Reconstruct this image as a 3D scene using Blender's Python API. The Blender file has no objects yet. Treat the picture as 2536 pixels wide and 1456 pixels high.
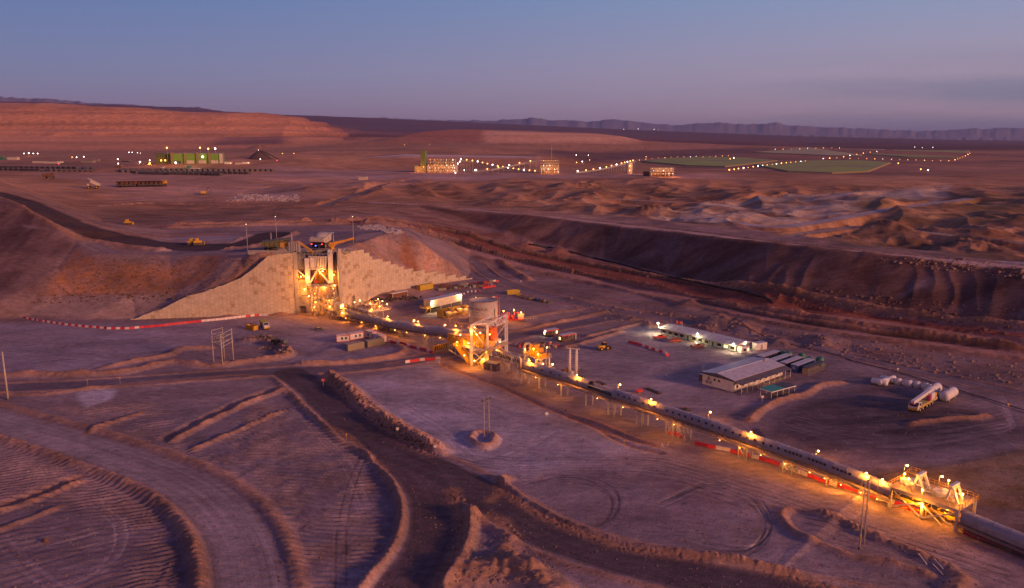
import bpy, bmesh, math, random
import numpy as np
from mathutils import Vector, Matrix, geometry
random.seed(7); np.random.seed(7)
SC = bpy.context.scene
COL = SC.collection
R = math.radians

# ------------------------------------------------------------------ camera
CAM_H = 80.0
PITCH = R(10.9)
FPX = 1981.0                       # focal length in units of a 2536 px wide picture
CX, CY = 1268.0, 728.0
cam = bpy.data.cameras.new('camera'); camo = bpy.data.objects.new('camera', cam); COL.objects.link(camo)
camo.location = (0, 0, CAM_H); camo.rotation_euler = (R(90) - PITCH, 0, 0)
cam.sensor_width = 36.0; cam.lens = 36.0 * FPX / 2536.0
cam.clip_start = 0.5; cam.clip_end = 150000
SC.camera = camo

# ------------------------------------------------------------------ sky, sun, exposure
SUN_AZ, SUN_EL = R(122), R(14)      # azimuth clockwise from the view direction, height of the afterglow
w = bpy.data.worlds.new('World'); SC.world = w; w.use_nodes = True
nt = w.node_tree; nt.nodes.clear()
N = nt.nodes.new; L = nt.links.new
out = N('ShaderNodeOutputWorld')
sky = N('ShaderNodeTexSky'); sky.sky_type = 'NISHITA'; sky.sun_disc = False
sky.sun_elevation = R(1.0); sky.sun_rotation = SUN_AZ; sky.altitude = 2400; sky.dust_density = 1.0
bg1 = N('ShaderNodeBackground'); bg1.inputs['Strength'].default_value = 0.05
L(sky.outputs[0], bg1.inputs[0])
geo = N('ShaderNodeTexCoord'); sep = N('ShaderNodeSeparateXYZ'); L(geo.outputs['Generated'], sep.inputs[0])
def ramp(stops, src):
    r = N('ShaderNodeValToRGB'); e = r.color_ramp.elements
    e[0].position, e[0].color = stops[0][0], (*stops[0][1], 1)
    e[1].position, e[1].color = stops[-1][0], (*stops[-1][1], 1)
    for p, c in stops[1:-1]:
        k = e.new(p); k.color = (*c, 1)
    L(src, r.inputs[0]); return r
# away from the afterglow (left of the view) and towards it (right of the view)
rl = ramp([(0.0, (.055,.030,.060)), (0.012, (.195,.135,.36)), (0.07, (.125,.155,.43)), (0.22, (.028,.13,.45)), (0.45, (.06,.065,.26)), (1.0, (.095,.05,.20))], sep.outputs['Z'])
rr = ramp([(0.0, (.10,.06,.09)), (0.01, (.42,.26,.42)), (0.08, (.44,.34,.51)), (0.22, (.19,.40,.70)), (0.45, (.12,.13,.33)), (1.0, (.095,.05,.20))], sep.outputs['Z'])
mz = N('ShaderNodeMapRange'); mz.inputs[1].default_value = -0.75; mz.inputs[2].default_value = 0.72
mz.interpolation_type = 'SMOOTHSTEP'
L(sep.outputs['X'], mz.inputs[0])
# thin streaks of cloud low on the right
nz = N('ShaderNodeTexNoise'); nz.inputs['Scale'].default_value = 3.2; nz.inputs['Detail'].default_value = 5
mp = N('ShaderNodeMapping'); mp.inputs['Scale'].default_value = (1, 1, 11); L(geo.outputs['Generated'], mp.inputs[0]); L(mp.outputs[0], nz.inputs[0])
mix = N('ShaderNodeMixRGB'); L(mz.outputs[0], mix.inputs[0]); L(rl.outputs[0], mix.inputs[1]); L(rr.outputs[0], mix.inputs[2])
cr = N('ShaderNodeMapRange'); cr.inputs[1].default_value = 0.40; cr.inputs[2].default_value = 0.58; L(nz.outputs[0], cr.inputs[0])
cx = N('ShaderNodeMapRange'); cx.inputs[1].default_value = 0.15; cx.inputs[2].default_value = 0.6; L(sep.outputs['X'], cx.inputs[0])
cz = N('ShaderNodeMapRange'); cz.inputs[1].default_value = 0.10; cz.inputs[2].default_value = 0.05; L(sep.outputs['Z'], cz.inputs[0])
m1 = N('ShaderNodeMath'); m1.operation = 'MULTIPLY'; L(cr.outputs[0], m1.inputs[0]); L(cx.outputs[0], m1.inputs[1])
m2 = N('ShaderNodeMath'); m2.operation = 'MULTIPLY'; L(m1.outputs[0], m2.inputs[0]); L(cz.outputs[0], m2.inputs[1])
m3 = N('ShaderNodeMath'); m3.operation = 'MULTIPLY'; L(m2.outputs[0], m3.inputs[0]); m3.inputs[1].default_value = 0.95
cm = N('ShaderNodeMixRGB'); L(m3.outputs[0], cm.inputs[0]); L(mix.outputs[0], cm.inputs[1]); cm.inputs[2].default_value = (.15,.18,.36,1)
# the afterglow behind the camera
rb = ramp([(0.0, (.16,.07,.06)), (0.02, (.40,.17,.13)), (0.15, (.27,.12,.15)), (0.4, (.12,.07,.17)), (1.0, (.095,.05,.20))], sep.outputs['Z'])
my = N('ShaderNodeMapRange'); my.inputs[1].default_value = 0.25; my.inputs[2].default_value = -0.7; my.interpolation_type = 'SMOOTHSTEP'; L(sep.outputs['Y'], my.inputs[0])
cb_ = N('ShaderNodeMixRGB'); L(my.outputs[0], cb_.inputs[0]); L(cm.outputs[0], cb_.inputs[1]); L(rb.outputs[0], cb_.inputs[2]); cm = cb_
bg2 = N('ShaderNodeBackground'); bg2.inputs['Strength'].default_value = 0.80; L(cm.outputs[0], bg2.inputs[0])
add = N('ShaderNodeAddShader'); L(bg1.outputs[0], add.inputs[0]); L(bg2.outputs[0], add.inputs[1]); L(add.outputs[0], out.inputs[0])

sun = bpy.data.lights.new('sun', 'SUN'); suno = bpy.data.objects.new('sun', sun); COL.objects.link(suno)
sun.energy = 3.3; sun.angle = R(7); sun.color = (1.0, 0.43, 0.24)
sd = Vector((math.sin(SUN_AZ) * math.cos(SUN_EL), math.cos(SUN_AZ) * math.cos(SUN_EL), math.sin(SUN_EL)))
suno.rotation_euler = sd.to_track_quat('Z', 'Y').to_euler()

SC.view_settings.view_transform = 'Standard'; SC.view_settings.look = 'None'
SC.view_settings.exposure = -0.04; SC.view_settings.gamma = 1.0
SC.cycles.max_bounces = 4; SC.cycles.diffuse_bounces = 2; SC.cycles.glossy_bounces = 2
SC.cycles.transmission_bounces = 2; SC.cycles.volume_bounces = 0
SC.cycles.caustics_reflective = False; SC.cycles.caustics_refractive = False
SC.cycles.use_denoising = True; SC.cycles.use_light_tree = True
SC.cycles.sample_clamp_indirect = 4.0
SC.render.film_transparent = False

# ------------------------------------------------------------------ picture point -> place in the world
CP, SP = math.cos(PITCH), math.sin(PITCH)
def ray(px, py):
    a = (px - CX) / FPX; b = -(py - CY) / FPX
    return (a, CP + b * SP, -SP + b * CP)
def G(px, py, z=0.0):              # where the line of sight meets the level z
    r = ray(px, py); t = (z - CAM_H) / r[2]
    return (r[0] * t, r[1] * t, z)
def D(px, py, d):                  # at forward distance d
    r = ray(px, py); t = d / r[1]
    return (r[0] * t, d, CAM_H + r[2] * t)

def haze_box():
    me = bpy.data.meshes.new('haze'); bm = bmesh.new(); bmesh.ops.create_cube(bm, size=1)
    for v in bm.verts: v.co = (v.co.x*190000, v.co.y*190000, (v.co.z+.5)*1190 - 330)
    bm.to_mesh(me); o = bpy.data.objects.new('haze', me); COL.objects.link(o); o['kind'] = 'stuff'
    m = bpy.data.materials.new('haze_air'); m.use_nodes = True; t = m.node_tree; t.nodes.clear()
    po = t.nodes.new('ShaderNodeOutputMaterial'); pv = t.nodes.new('ShaderNodeVolumePrincipled')
    pv.inputs['Color'].default_value = (.50,.60,1.0,1); pv.inputs['Density'].default_value = HAZE; pv.inputs['Anisotropy'].default_value = .2
    t.links.new(pv.outputs[0], po.inputs['Volume']); me.materials.append(m); return o
HAZE = 2.3e-5
haze_box()
# ================================================================== LAND
def hsh(ix, iy, s):
    n = (ix.astype(np.int64) * 374761393 + iy.astype(np.int64) * 668265263 + s * 1442695041) & 0x7fffffff
    n = ((n ^ (n >> 13)) * 1274126177) & 0x7fffffff
    n = n ^ (n >> 16)
    return (n & 0xffff).astype(np.float32) / 65535.0
def vnoise(x, y, s=0):
    ix = np.floor(x); iy = np.floor(y); fx = (x - ix).astype(np.float32); fy = (y - iy).astype(np.float32)
    fx = fx * fx * (3 - 2 * fx); fy = fy * fy * (3 - 2 * fy)
    a = hsh(ix, iy, s); b = hsh(ix + 1, iy, s); c = hsh(ix, iy + 1, s); d = hsh(ix + 1, iy + 1, s)
    return (a + (b - a) * fx + (c - a) * fy + (a - b - c + d) * fx * fy) * 2 - 1
def rnoise(x, y, s=0):
    a = s*1.7 + .6; c, q = math.cos(a), math.sin(a)
    return .62*vnoise(x*c + y*q, y*c - x*q, s) + .38*vnoise((x*q + y*c)*1.37 + 5.3, (y*q - x*c)*1.37 + 1.9, s + 100)
def sstep(a, b, x):
    t = np.clip((x - a) / (b - a), 0, 1); return t * t * (3 - 2 * t)

# the two retaining walls stand on these ground lines; WP finds the point of a wall seen at a picture point
WALL_L = (G(738, 775), G(330, 791)); WALL_R = (G(842, 775), G(1166, 691, 3))
def WP(wall, px, py, off=0.0, dz=0.0):
    (x1, y1, _), (x2, y2, _) = wall; r = ray(px, py)
    nx, ny = -(y2-y1), x2-x1; ln = math.hypot(nx, ny); nx /= ln; ny /= ln
    if ny < 0: nx, ny = -nx, -ny
    t = (nx*x1 + ny*y1)/(nx*r[0] + ny*r[1])
    return (r[0]*t + nx*off, r[1]*t + ny*off, CAM_H + r[2]*t + dz)
def wpl(wall, pts, off, dz=0.0): return [('w',) + WP(wall, x, y, off, dz) for x, y in pts]
TOP_L = [(736,624),(700,628),(660,632),(640,650),(600,683),(560,702),(500,722),(460,733),(400,762),(350,780),(331,790)]
TOP_R = [(842,620),(900,622),(925,640),(960,648),(1000,664),(1040,672),(1080,672),(1110,682),(1140,683),(1165,690)]
XL, XR, YN = WALL_L[0][0], WALL_R[0][0], WALL_R[0][1]
# ---- breaklines: (picture x, picture y, level z, roughness) or world points ('w', x, y, z, rough)
LN = []
def line(pts, rough=None): LN.append(([p if p[0] != 'd' else ('w',) + D(p[1], p[2], p[3]) for p in pts], rough))
# working ground in front
line([(-900,1456,0),(0,1440,0),(700,1440,0),(1268,1440,0),(1900,1440,0),(2536,1440,0),(3500,1456,0)], .10)
line([('w',-400,30,0),('w',0,20,0),('w',400,30,0)], .1)
line([('w',-900,-400,0),('w',0,-500,0),('w',900,-400,0)], .3)
line([(-300,960,0),(0,950,0),(300,945,0),(700,915,0),(1000,893,0),(1130,870,0),(1290,830,0),(1440,800,0)], .1)
line([(-400,860,0),(0,850,0),(200,850,0)], .1)
# toe of the left embankment and of the retaining wall
def foot(wall, off, zz=0):
    (x1, y1, _), (x2, y2, _) = wall; nx, ny = -(y2-y1), x2-x1; l_ = math.hypot(nx, ny); nx /= l_; ny /= l_
    if ny < 0: nx, ny = -nx, -ny
    return [('w', x1+(x2-x1)*t+nx*off, y1+(y2-y1)*t+ny*off, zz) for t in (0, .15, .3, .5, .7, .85, 1)]
line([(-500,800,0),(-200,795,0),(60,788,0),(200,792,0)] + foot(WALL_L, .1)[::-1], .1)
line([(-500,770,6),(-200,757,6),(0,748,6.5),(90,735,7),(180,724,8),(330,726,8.5),(430,731,8.2)], .5)
line([(188,602,26.4),(142,665,17),(96,733,7.2)], .5)
line(wpl(WALL_L, TOP_L[:], 2.8, -.3), .3)
line([(-500,445,60),(-200,470,52),(0,500,45),(60,520,41),(130,560,34),(186,597,27),(250,628,24),(420,631,23.8),(520,632,25.0),(600,631,26.8),(640,630,27.8)], .35)
# the notch: floor and top behind the crusher
line([('w',XL+.4,YN+.5,0),('w',XL+.4,YN+12,0),('w',XR-.4,YN+12,0),('w',XR-.4,YN+.5,0)], .05)
line([('w',XL-1.6,YN+2.9,28.4),('w',XL-1.6,YN+13.8,28.4),('w',XR+1.6,YN+13.8,28.4),('w',XR+1.6,YN+2.9,28.6)], .03)
# right retaining wall foot, top, and fill behind
line([('w',)+WP(WALL_R,x,y,.1) for x, y in ((844,775),(870,764),(905,745),(943,725),(1038,709),(1100,699),(1160,691))], .08)
line([(905,768,1),(960,752,3.2),(1010,752,2.8),(1080,742,2.4),(1200,722,1.8)], .15)
line([(850,785,0),(900,788,0),(985,790,0),(1080,820,0),(1160,832,0),(1260,824,0),(1440,782,0)], .08)
line([(1000,785,2),(1060,792,2),(1160,802,1.6),(1250,800,1.5),(1380,775,1)], .1)
line(wpl(WALL_R, TOP_R[:], 2.8, -.3), .15)
line([(850,614,28.6),(900,600,29),(930,588,30),(965,577,31),(1001,569,32)], .2)
line([(1001,569,32),(1042,600,26),(1088,636,18),(1120,655,12),(1172,689,3)], .2)
line([(1012,566,25),(1060,598,20),(1110,632,12),(1160,645,7)], .5)
# plateau behind the wall
line([(250,560,24.5),(420,572,24.3),(620,570,25.5),(760,572,26.5),(880,564,25),(950,560,24)], .35)
line([(-500,420,58),(-200,428,54),(0,449,48),(120,500,40),(230,545,33),(330,580,27.5),(420,592,25.5)], .3)
line([(-500,416,44),(-200,425,40),(0,443,34),(140,497,27),(250,540,25),(350,566,24.5)], .6)
line([(300,530,23),(500,535,23),(700,532,23)], 3.0)
line([(-300,432,22),(0,432,22),(300,432,22),(700,428,22),(1000,428,22),(1500,432,22),(1800,432,22),(2200,436,22),(2800,440,22)], 1.5)
line([(250,500,22),(500,500,22),(800,505,22)], 4.0)
line([(640,622,28.3),(700,612,28.3),(780,590,28.3),(850,600,28.4)], .1)
line([(700,540,23),(820,535,23),(930,530,23)], 1.2)
# valley of the haul roads: pale strip road, red road, rubble, long slope, crest road
line([(940,556,23),(1000,572,19),(1090,596,14),(1165,620,10),(1300,655,5),(1500,700,1.5),(1700,748,1),(1900,790,1),(2100,822,1),(2300,850,1),(2536,882,1),(3000,940,1)], .25)
line([(930,542,24),(1030,560,20),(1130,583,15),(1250,622,9),(1400,655,5),(1600,697,3),(1800,735,2),(2000,770,2),(2250,808,2),(2536,852,2),(3000,915,2)], .25)
line([(930,532,24),(1050,546,21),(1180,578,15),(1300,615,9),(1450,655,5.5),(1650,694,4),(1850,735,4),(2100,775,4),(2536,838,4),(3000,900,4)], .9)
line([(960,520,23),(1100,540,20),(1240,580,14),(1330,610,9),(1500,640,6),(1650,675,5),(1900,738,5),(2100,765,5),(2300,795,5),(2536,828,5),(3000,880,5)], 1.3)
line([(955,507,24),(1040,512,24),(1200,526,24),(1400,546,24),(1500,558,24),(1700,580,24),(1900,605,24),(2100,628,24),(2300,646,24),(2536,668,24),(3000,715,24)], .3)
line([(955,500,24),(1040,503,24),(1200,517,24),(1400,537,24),(1500,548,24),(1700,570,24),(1900,594,24),(2100,617,24),(2300,634,24),(2536,655,24),(3000,700,24)], .8)
line([(1000,480,24),(1300,505,24),(1600,535,24),(1900,565,24),(2200,590,24),(2600,625,24)], 8.0)
line([(1000,462,22),(1300,466,22),(1700,470,23),(2100,490,23),(2600,520,23)], 13.0)
line([(900,448,22),(1300,448,21),(1700,445,21),(2100,450,22),(2600,458,22)], 4.5)
# plant floor behind the conveyors
line([(1180,700,2.6),(1250,715,1.5),(1400,745,.8),(1600,775,.5),(1850,820,.5),(2050,862,.5),(2250,905,.5),(2536,965,.5),(3000,1050,.5)], .2)
line([(1165,672,3),(1300,695,2.2),(1500,735,2.5),(1700,770,3),(1900,812,2.5),(2100,850,2.5),(2300,885,2),(2536,925,2)], .7)
line([(1200,1000,0),(1700,1000,0),(1850,1000,0)], .08)
line([(1880,1060,.5),(2000,985,.5),(2150,955,1.6),(2300,985,1.6),(2536,1045,1.6),(2900,1100,1.6)], .15)
line([(1880,1065,.5),(1960,1130,.4),(2080,1170,.8),(2200,1172,2.2),(2330,1158,3.8),(2536,1118,5),(2900,1060,5)], .2)
line([(1850,1052,0),(1940,1140,0),(2050,1185,0),(2200,1225,0),(2330,1240,0),(2536,1262,0),(2900,1300,0)], .15)
line([(2150,1200,1.2),(2330,1205,2),(2536,1190,2.6)], .7)
# far ground: dumps, pit edge, plain, horizon
line([(-400,400,22),(0,400,22),(640,402,22),(760,402,22),(1000,412,22),(1340,412,22),(1600,412,22),(2000,404,22),(2500,400,22),(3000,400,22)], .6)
line([('d',735,381,1950),('d',1000,386,1950),('d',1330,391,1900)], 1.5)
line([('d',735,379,2500),('d',1000,380,2500),('d',1330,385,2400)], 2)
line([('d',1380,404,2400),('d',1500,392,2700),('d',1500,380,3300)], 2)
line([('d',-600,377,3500),('d',0,375,3700),('d',400,374,3700),('d',700,369,3700),('d',900,363,3700)], 3)
line([('d',-500,330,4700),('d',0,326,4700),('d',350,328,4700),('d',560,330,4700),('d',700,336,4600),('d',850,349,4450),('d',905,355,4250)], 8)
line([('d',-500,322,4950),('d',0,318,4950),('d',350,318,4950),('d',560,320,4950),('d',700,322,4950),('d',850,343,4900)], 6)
line([('d',-500,283,5350),('d',0,281,5350),('d',350,283,5350),('d',560,292,5350),('d',720,302,5350),('d',800,318,5300),('d',850,336,5200)], 9)
line([('d',-500,279,5500),('d',0,277,5500),('d',350,279,5500),('d',560,288,5500),('d',720,297,5500),('d',800,315,5450),('d',858,336,5350)], 6)
line([('d',-500,254,5900),('d',0,257,5900),('d',130,258,5900),('d',260,264,5900),('d',480,279,5900),('d',560,279,5900),('d',700,283,5900),('d',790,299,5850),('d',865,332,5700)], 7)
line([('d',-500,258,7000),('d',0,260,7000),('d',260,268,7000),('d',480,281,7000),('d',700,288,7000),('d',800,308,6900),('d',880,333,6400)], 6)
line([('d',-500,300,8200),('d',0,305,8200),('d',480,312,8200),('d',700,318,8000),('d',900,325,7600)], 8)
line([('d',950,350,3900),('d',1130,356,3800),('d',1300,360,3700),('d',1585,357,3900),('d',1830,361,3900)], 4)
line([('d',1020,334,4100),('d',1050,328,4150),('d',1110,323,4200),('d',1220,330,4100),('d',1300,332,4100),('d',1480,338,4100),('d',1530,341,4150),('d',1575,351,4200)], 5)
line([('d',1050,327,4600),('d',1130,321,4650),('d',1220,322,4700),('d',1400,328,4700),('d',1480,332,4650),('d',1540,339,4600),('d',1585,350,4500)], 4)
line([('d',1000,335,5200),('d',1300,338,5200),('d',1600,349,5200)], 4)
line([('d',1650,357,3950),('d',1750,357,3950),('d',1820,360,3950)], 3)
line([(2000,372,22),(2300,374,22),(2700,376,22)], 1)
line([('d',-500,330,9300),('d',0,320,9300),('d',700,325,9300),('d',1268,333,9000),('d',1600,341,9000),('d',2000,351,9000),('d',2536,357,9000),('d',3100,360,9000)], 6)
line([('d',-900,215,15000),('d',-300,228,15000),('d',0,241,15000),('d',120,246,15000),('d',240,258,15000),('d',330,262,15000),('d',480,268,15000),('d',560,277,15000),('d',700,285,15000),('d',870,291,15000),('d',1000,297,15000),('d',1268,309,15000),('d',1600,324,15000),('d',2000,339,15000),('d',2300,346,15000),('d',2536,351,15000),('d',3100,354,15000)], 10)
line([('w',-30000,19000,300),('w',-8000,19000,300),('w',0,19000,150),('w',9000,19000,40),('w',20000,19000,30)], 10)
line([('w',-60000,60000,-300),('w',0,60000,-300),('w',60000,60000,-300)], 1)
line([('w',-60000,3000,300),('w',-60000,-20000,0),('w',0,-30000,0),('w',60000,-20000,0),('w',60000,3000,0)], 1)
line([('w',-3000,800,30),('w',-2000,-200,0),('w',-800,-1500,0)], 1)
line([('w',3000,800,22),('w',2000,-200,0),('w',800,-1500,0)], 1)

V, E, RG = [], [], []
for pts, rough in LN:
    base = len(V)
    for p in pts:
        V.append(p[1:4] if p[0] == 'w' else G(*p)); RG.append(rough)
    E += [(base + i, base + i + 1) for i in range(len(pts) - 1)]
rv, re_, rf, ov, oe, of = geometry.delaunay_2d_cdt([Vector(v[:2]) for v in V], E, [], 0, 1e-4)
rz = []
for i, v in enumerate(rv):
    if ov[i]: rz.append((V[ov[i][0]][2], RG[ov[i][0]]))
    else:
        best = sorted(range(len(V)), key=lambda k: (V[k][0]-v[0])**2 + (V[k][1]-v[1])**2)[:3]
        ww = [1/(1e-3 + math.hypot(V[k][0]-v[0], V[k][1]-v[1])) for k in best]
        rz.append((sum(V[k][2]*q for k, q in zip(best, ww))/sum(ww), sum(RG[k]*q for k, q in zip(best, ww))/sum(ww)))
TX = np.array([v[0] for v in rv]); TY = np.array([v[1] for v in rv]); TZ = np.array([z[0] for z in rz]); TR = np.array([z[1] for z in rz])

# ---- the grid: rings round the camera's foot, fine where the view is
th = np.concatenate([np.linspace(-180, -45, 60, endpoint=False), np.linspace(-45, -35.5, 70, endpoint=False), np.linspace(-35.5, 35.5, 1180, endpoint=False),
                     np.linspace(35.5, 45, 70, endpoint=False), np.linspace(45, 180, 61)])
th = np.radians(th); rr_ = [3.0, 20, 40, 60, 80, 95, 105, 112, 118]
r_ = 122.0
while r_ < 60000:
    rr_.append(r_)
    r_ += max(.30, r_ * r_ / 150000.0) if r_ < 520 else (r_ * r_ / 150000.0 if r_ < 4000 else min(r_*r_/150000.0, 40 if r_ < 6600 else 200 if r_ < 16500 else 1e9))
rad = np.array(rr_)
NR, NT = len(rad), len(th)
X = (rad[:, None] * np.sin(th)[None, :]); Y = (rad[:, None] * np.cos(th)[None, :])
Z = np.full(X.shape, 0.0); A = np.full(X.shape, .3)
dth_r = np.maximum(np.gradient(rad)[:, None], rad[:, None] * 0.00107) * np.ones_like(X)     # spacing of the grid
Xf, Yf = X.ravel(), Y.ravel(); RADf = np.hypot(Xf, Yf); THf = np.arctan2(Xf, Yf)
for f in rf:
    a, b, c = f
    x1, y1, x2, y2, x3, y3 = TX[a], TY[a], TX[b], TY[b], TX[c], TY[c]
    det = (y2 - y3) * (x1 - x3) + (x3 - x2) * (y1 - y3)
    if abs(det) < 1e-9: continue
    # rows and columns that can touch the triangle
    cr_ = [math.hypot(x, y) for x, y in ((x1,y1),(x2,y2),(x3,y3))]
    ex = np.array([x1,x2,x3]); ey = np.array([y1,y2,y3])
    seg = [(0,1),(1,2),(2,0)]; dmin = 1e12
    for i, j in seg:
        dx, dy = ex[j]-ex[i], ey[j]-ey[i]; q = max(0, min(1, -(ex[i]*dx+ey[i]*dy)/(dx*dx+dy*dy+1e-12)))
        dmin = min(dmin, math.hypot(ex[i]+q*dx, ey[i]+q*dy))
    inside0 = all(((ex[j]-ex[i])*(-ey[i]) - (ey[j]-ey[i])*(-ex[i])) * (1 if det > 0 else -1) >= 0 for i, j in seg)
    if inside0: dmin = 0
    r0 = max(0, np.searchsorted(rad, dmin) - 1); r1 = min(NR, np.searchsorted(rad, max(cr_)) + 1)
    ta = np.arctan2(ex, ey)
    if inside0 or ta.max() - ta.min() > 3.1: t0, t1 = 0, NT
    else: t0 = max(0, np.searchsorted(th, ta.min()) - 1); t1 = min(NT, np.searchsorted(th, ta.max()) + 1)
    if r1 <= r0 or t1 <= t0: continue
    xs = X[r0:r1, t0:t1]; ys = Y[r0:r1, t0:t1]
    l1 = ((y2-y3)*(xs-x3) + (x3-x2)*(ys-y3)) / det; l2 = ((y3-y1)*(xs-x3) + (x1-x3)*(ys-y3)) / det; l3 = 1 - l1 - l2
    m = (l1 >= -1e-6) & (l2 >= -1e-6) & (l3 >= -1e-6)
    Z[r0:r1, t0:t1][m] = (l1*TZ[a] + l2*TZ[b] + l3*TZ[c])[m]
    A[r0:r1, t0:t1][m] = (l1*TR[a] + l2*TR[b] + l3*TR[c])[m]
print('TIN', len(rf), 'grid', NR, NT)

def blend(dst, src, m): return dst * (1 - m) + src * m
SP_ = dth_r
def octave(lam, s, ax=1.0, ang=0.0):
    c, s_ = math.cos(ang), math.sin(ang)
    u = (X * c + Y * s_) / lam; v = (-X * s_ + Y * c) / (lam * ax)
    return rnoise(u, v, s) * np.clip(1.6 - 4.2 * SP_ / lam, 0, 1)

# ---- helpers that act on part of the grid
def window(pts, pad):
    xs = np.array([p[0] for p in pts]); ys = np.array([p[1] for p in pts])
    rr2 = np.hypot(xs, ys); tt = np.arctan2(xs, ys); pr = pad / max(20, rr2.min())
    r0 = max(0, np.searchsorted(rad, rr2.min() * (0.90 if len(pts) > 2 else .97) - pad)); r1 = np.searchsorted(rad, rr2.max() + pad)
    t0 = max(0, np.searchsorted(th, tt.min() - pr)); t1 = np.searchsorted(th, tt.max() + pr)
    return slice(r0, r1), slice(t0, t1)
def smooth(pts, k=6):
    p = [Vector(q[:2]) for q in pts]; o = []
    for i in range(len(p) - 1):
        a = p[max(0, i-1)]; b = p[i]; c = p[i+1]; d = p[min(len(p)-1, i+2)]
        for j in range(k):
            t = j / k
            o.append(0.5 * ((2*b) + (c-a)*t + (2*a-5*b+4*c-d)*t*t + (3*b-a-3*c+d)*t**3))
    o.append(p[-1]); return o
def polydist(pts, pad):
    """distance to a polyline, signed side, arc length; only near it"""
    sl = window(pts, pad); xs, ys = X[sl], Y[sl]
    best = np.full(xs.shape, 1e9); side = np.zeros(xs.shape); arc = np.zeros(xs.shape); s = 0.0; endd = np.zeros(xs.shape)
    n = len(pts)
    for i in range(n - 1):
        ax_, ay = pts[i][0], pts[i][1]; dx, dy = pts[i+1][0]-ax_, pts[i+1][1]-ay; l2 = dx*dx+dy*dy
        if l2 < 1e-9: continue
        t = np.clip(((xs-ax_)*dx + (ys-ay)*dy)/l2, 0, 1); ex, ey = xs-ax_-t*dx, ys-ay-t*dy
        d = np.hypot(ex, ey); m = d < best
        best[m] = d[m]; side[m] = np.sign(dx*ey - dy*ex)[m]; arc[m] = (s + t*math.sqrt(l2))[m]
        s += math.sqrt(l2)
    return sl, best, side, arc, s
def inpoly(pts, feather):
    sl = window(list(pts) + [( sum(p[0] for p in pts)/len(pts), sum(p[1] for p in pts)/len(pts))], feather * 2); xs, ys = X[sl], Y[sl]
    ins = np.zeros(xs.shape, bool); best = np.full(xs.shape, 1e9); n = len(pts)
    for i in range(n):
        x1, y1 = pts[i][:2]; x2, y2 = pts[(i+1) % n][:2]
        if y1 != y2:
            c = ((y1 > ys) != (y2 > ys)) & (xs < (x2-x1)*(ys-y1)/(y2-y1) + x1); ins ^= c
        dx, dy = x2-x1, y2-y1; t = np.clip(((xs-x1)*dx+(ys-y1)*dy)/(dx*dx+dy*dy+1e-9), 0, 1)
        best = np.minimum(best, np.hypot(xs-x1-t*dx, ys-y1-t*dy))
    d = np.where(ins, best, -best)
    return sl, sstep(-feather, feather, d)

# ---- roads: name, centre line, width, levels, colour, berm left, berm right
ALB = np.zeros(X.shape + (3,)); ROAD = np.zeros(X.shape, np.int8); FLAT = np.zeros(X.shape); PALE = np.zeros(X.shape)
ROADS = []
def road(name, pts, w, col, bl=0, br=0, bw=3.0, jit=.35, strength=.85):
    ROADS.append((name, smooth([G(*p) for p in pts]), w, col, bl, br, bw, jit, strength))
GREYR = (.190,.130,.145); PALER = (.31,.215,.225); REDR = (.32,.105,.062); DARKR = (.055,.030,.030); DUST = (.29,.195,.20)
road('haul_road', [(-260,990,0),(-100,1015,0),(0,1043,0),(155,1088,0),(300,1136,0),(435,1188,0),(525,1247,0),(585,1322,0),(612,1400,0),(622,1480,0),(620,1620,0),(600,1800,0)], 11.8, (.40,.315,.33), .9, 2.3, 4.8)
road('gravel_road', [(985,1135,0),(1040,1180,0),(1075,1240,0),(1082,1310,0),(1060,1375,0),(1010,1450,0),(960,1540,0),(880,1700,0)], 11.5, (.115,.078,.092), 1.1, 1.9, 3.2)
road('access_road', [(-300,975,0),(0,961,0),(150,955,0),(300,946,0),(450,935,0),(600,925,0),(720,917,0),(860,912,0),(1000,896,0),(1110,874,0),(1200,852,0),(1300,826,0),(1440,799,0),(1520,784,.3)], 8.5, (.175,.140,.175), .3, .5, 3)
road('truck_road', [(720,922,0),(780,965,0),(840,1025,0),(910,1080,0),(1010,1132,0),(1110,1175,0),(1210,1235,0),(1320,1305,0),(1450,1358,0),(1600,1398,0),(1800,1440,0),(2050,1485,0),(2400,1560,0)], 11.5, (.095,.070,.085), .25, .7, 3)
road('pale_track', [(1150,655,4),(1185,672,1.5),(1230,702,0),(1330,730,.5),(1500,765,.5),(1660,790,.5),(1850,828,.5),(2050,872,.5),(2200,905,.5),(2400,950,.5),(2600,995,.5)], 7, (.24,.180,.205), .6, .5, 2.5)
road('strip_road', [(700,545,24),(850,550,24),(940,562,22),(1050,585,16.5),(1165,622,9.8),(1300,658,5),(1500,703,1.5),(1700,750,1),(1900,793,1),(2100,826,1),(2300,853,1),(2600,893,1)], 9, (.50,.29,.25), 2.0, 1.8, 5)
road('red_haul_road', [(400,560,24.5),(620,556,24.2),(800,552,24),(930,545,24),(1030,562,20),(1130,586,15),(1250,624,9),(1400,658,5),(1600,700,2.6),(1800,739,2),(2000,775,2),(2250,813,2),(2600,865,2)], 15, REDR, 2.6, 2.6, 6)
road('bench_track', [(1420,672,5),(1500,688,4.2),(1700,727,3.7),(1900,760,3.5),(2100,789,3),(2300,814,3),(2600,856,3)], 4.5, (.46,.25,.19), .8, 1.4, 3)
road('plain_track', [(150,478,22),(420,474,22),(640,468,22),(860,462,22),(1100,458,22)], 7, (.56,.38,.33), .8, .8, 5)
road('plain_track', [(240,520,22),(420,508,22),(620,512,22),(800,522,23),(900,532,23)], 7, (.50,.30,.23), 1.2, 1.0, 5)
road('mine_track', [(1300,500,24),(1500,492,24),(1750,500,24),(2000,480,24),(2300,462,24)], 8, (.56,.42,.34), 1.5, 1.5, 6)
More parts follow.
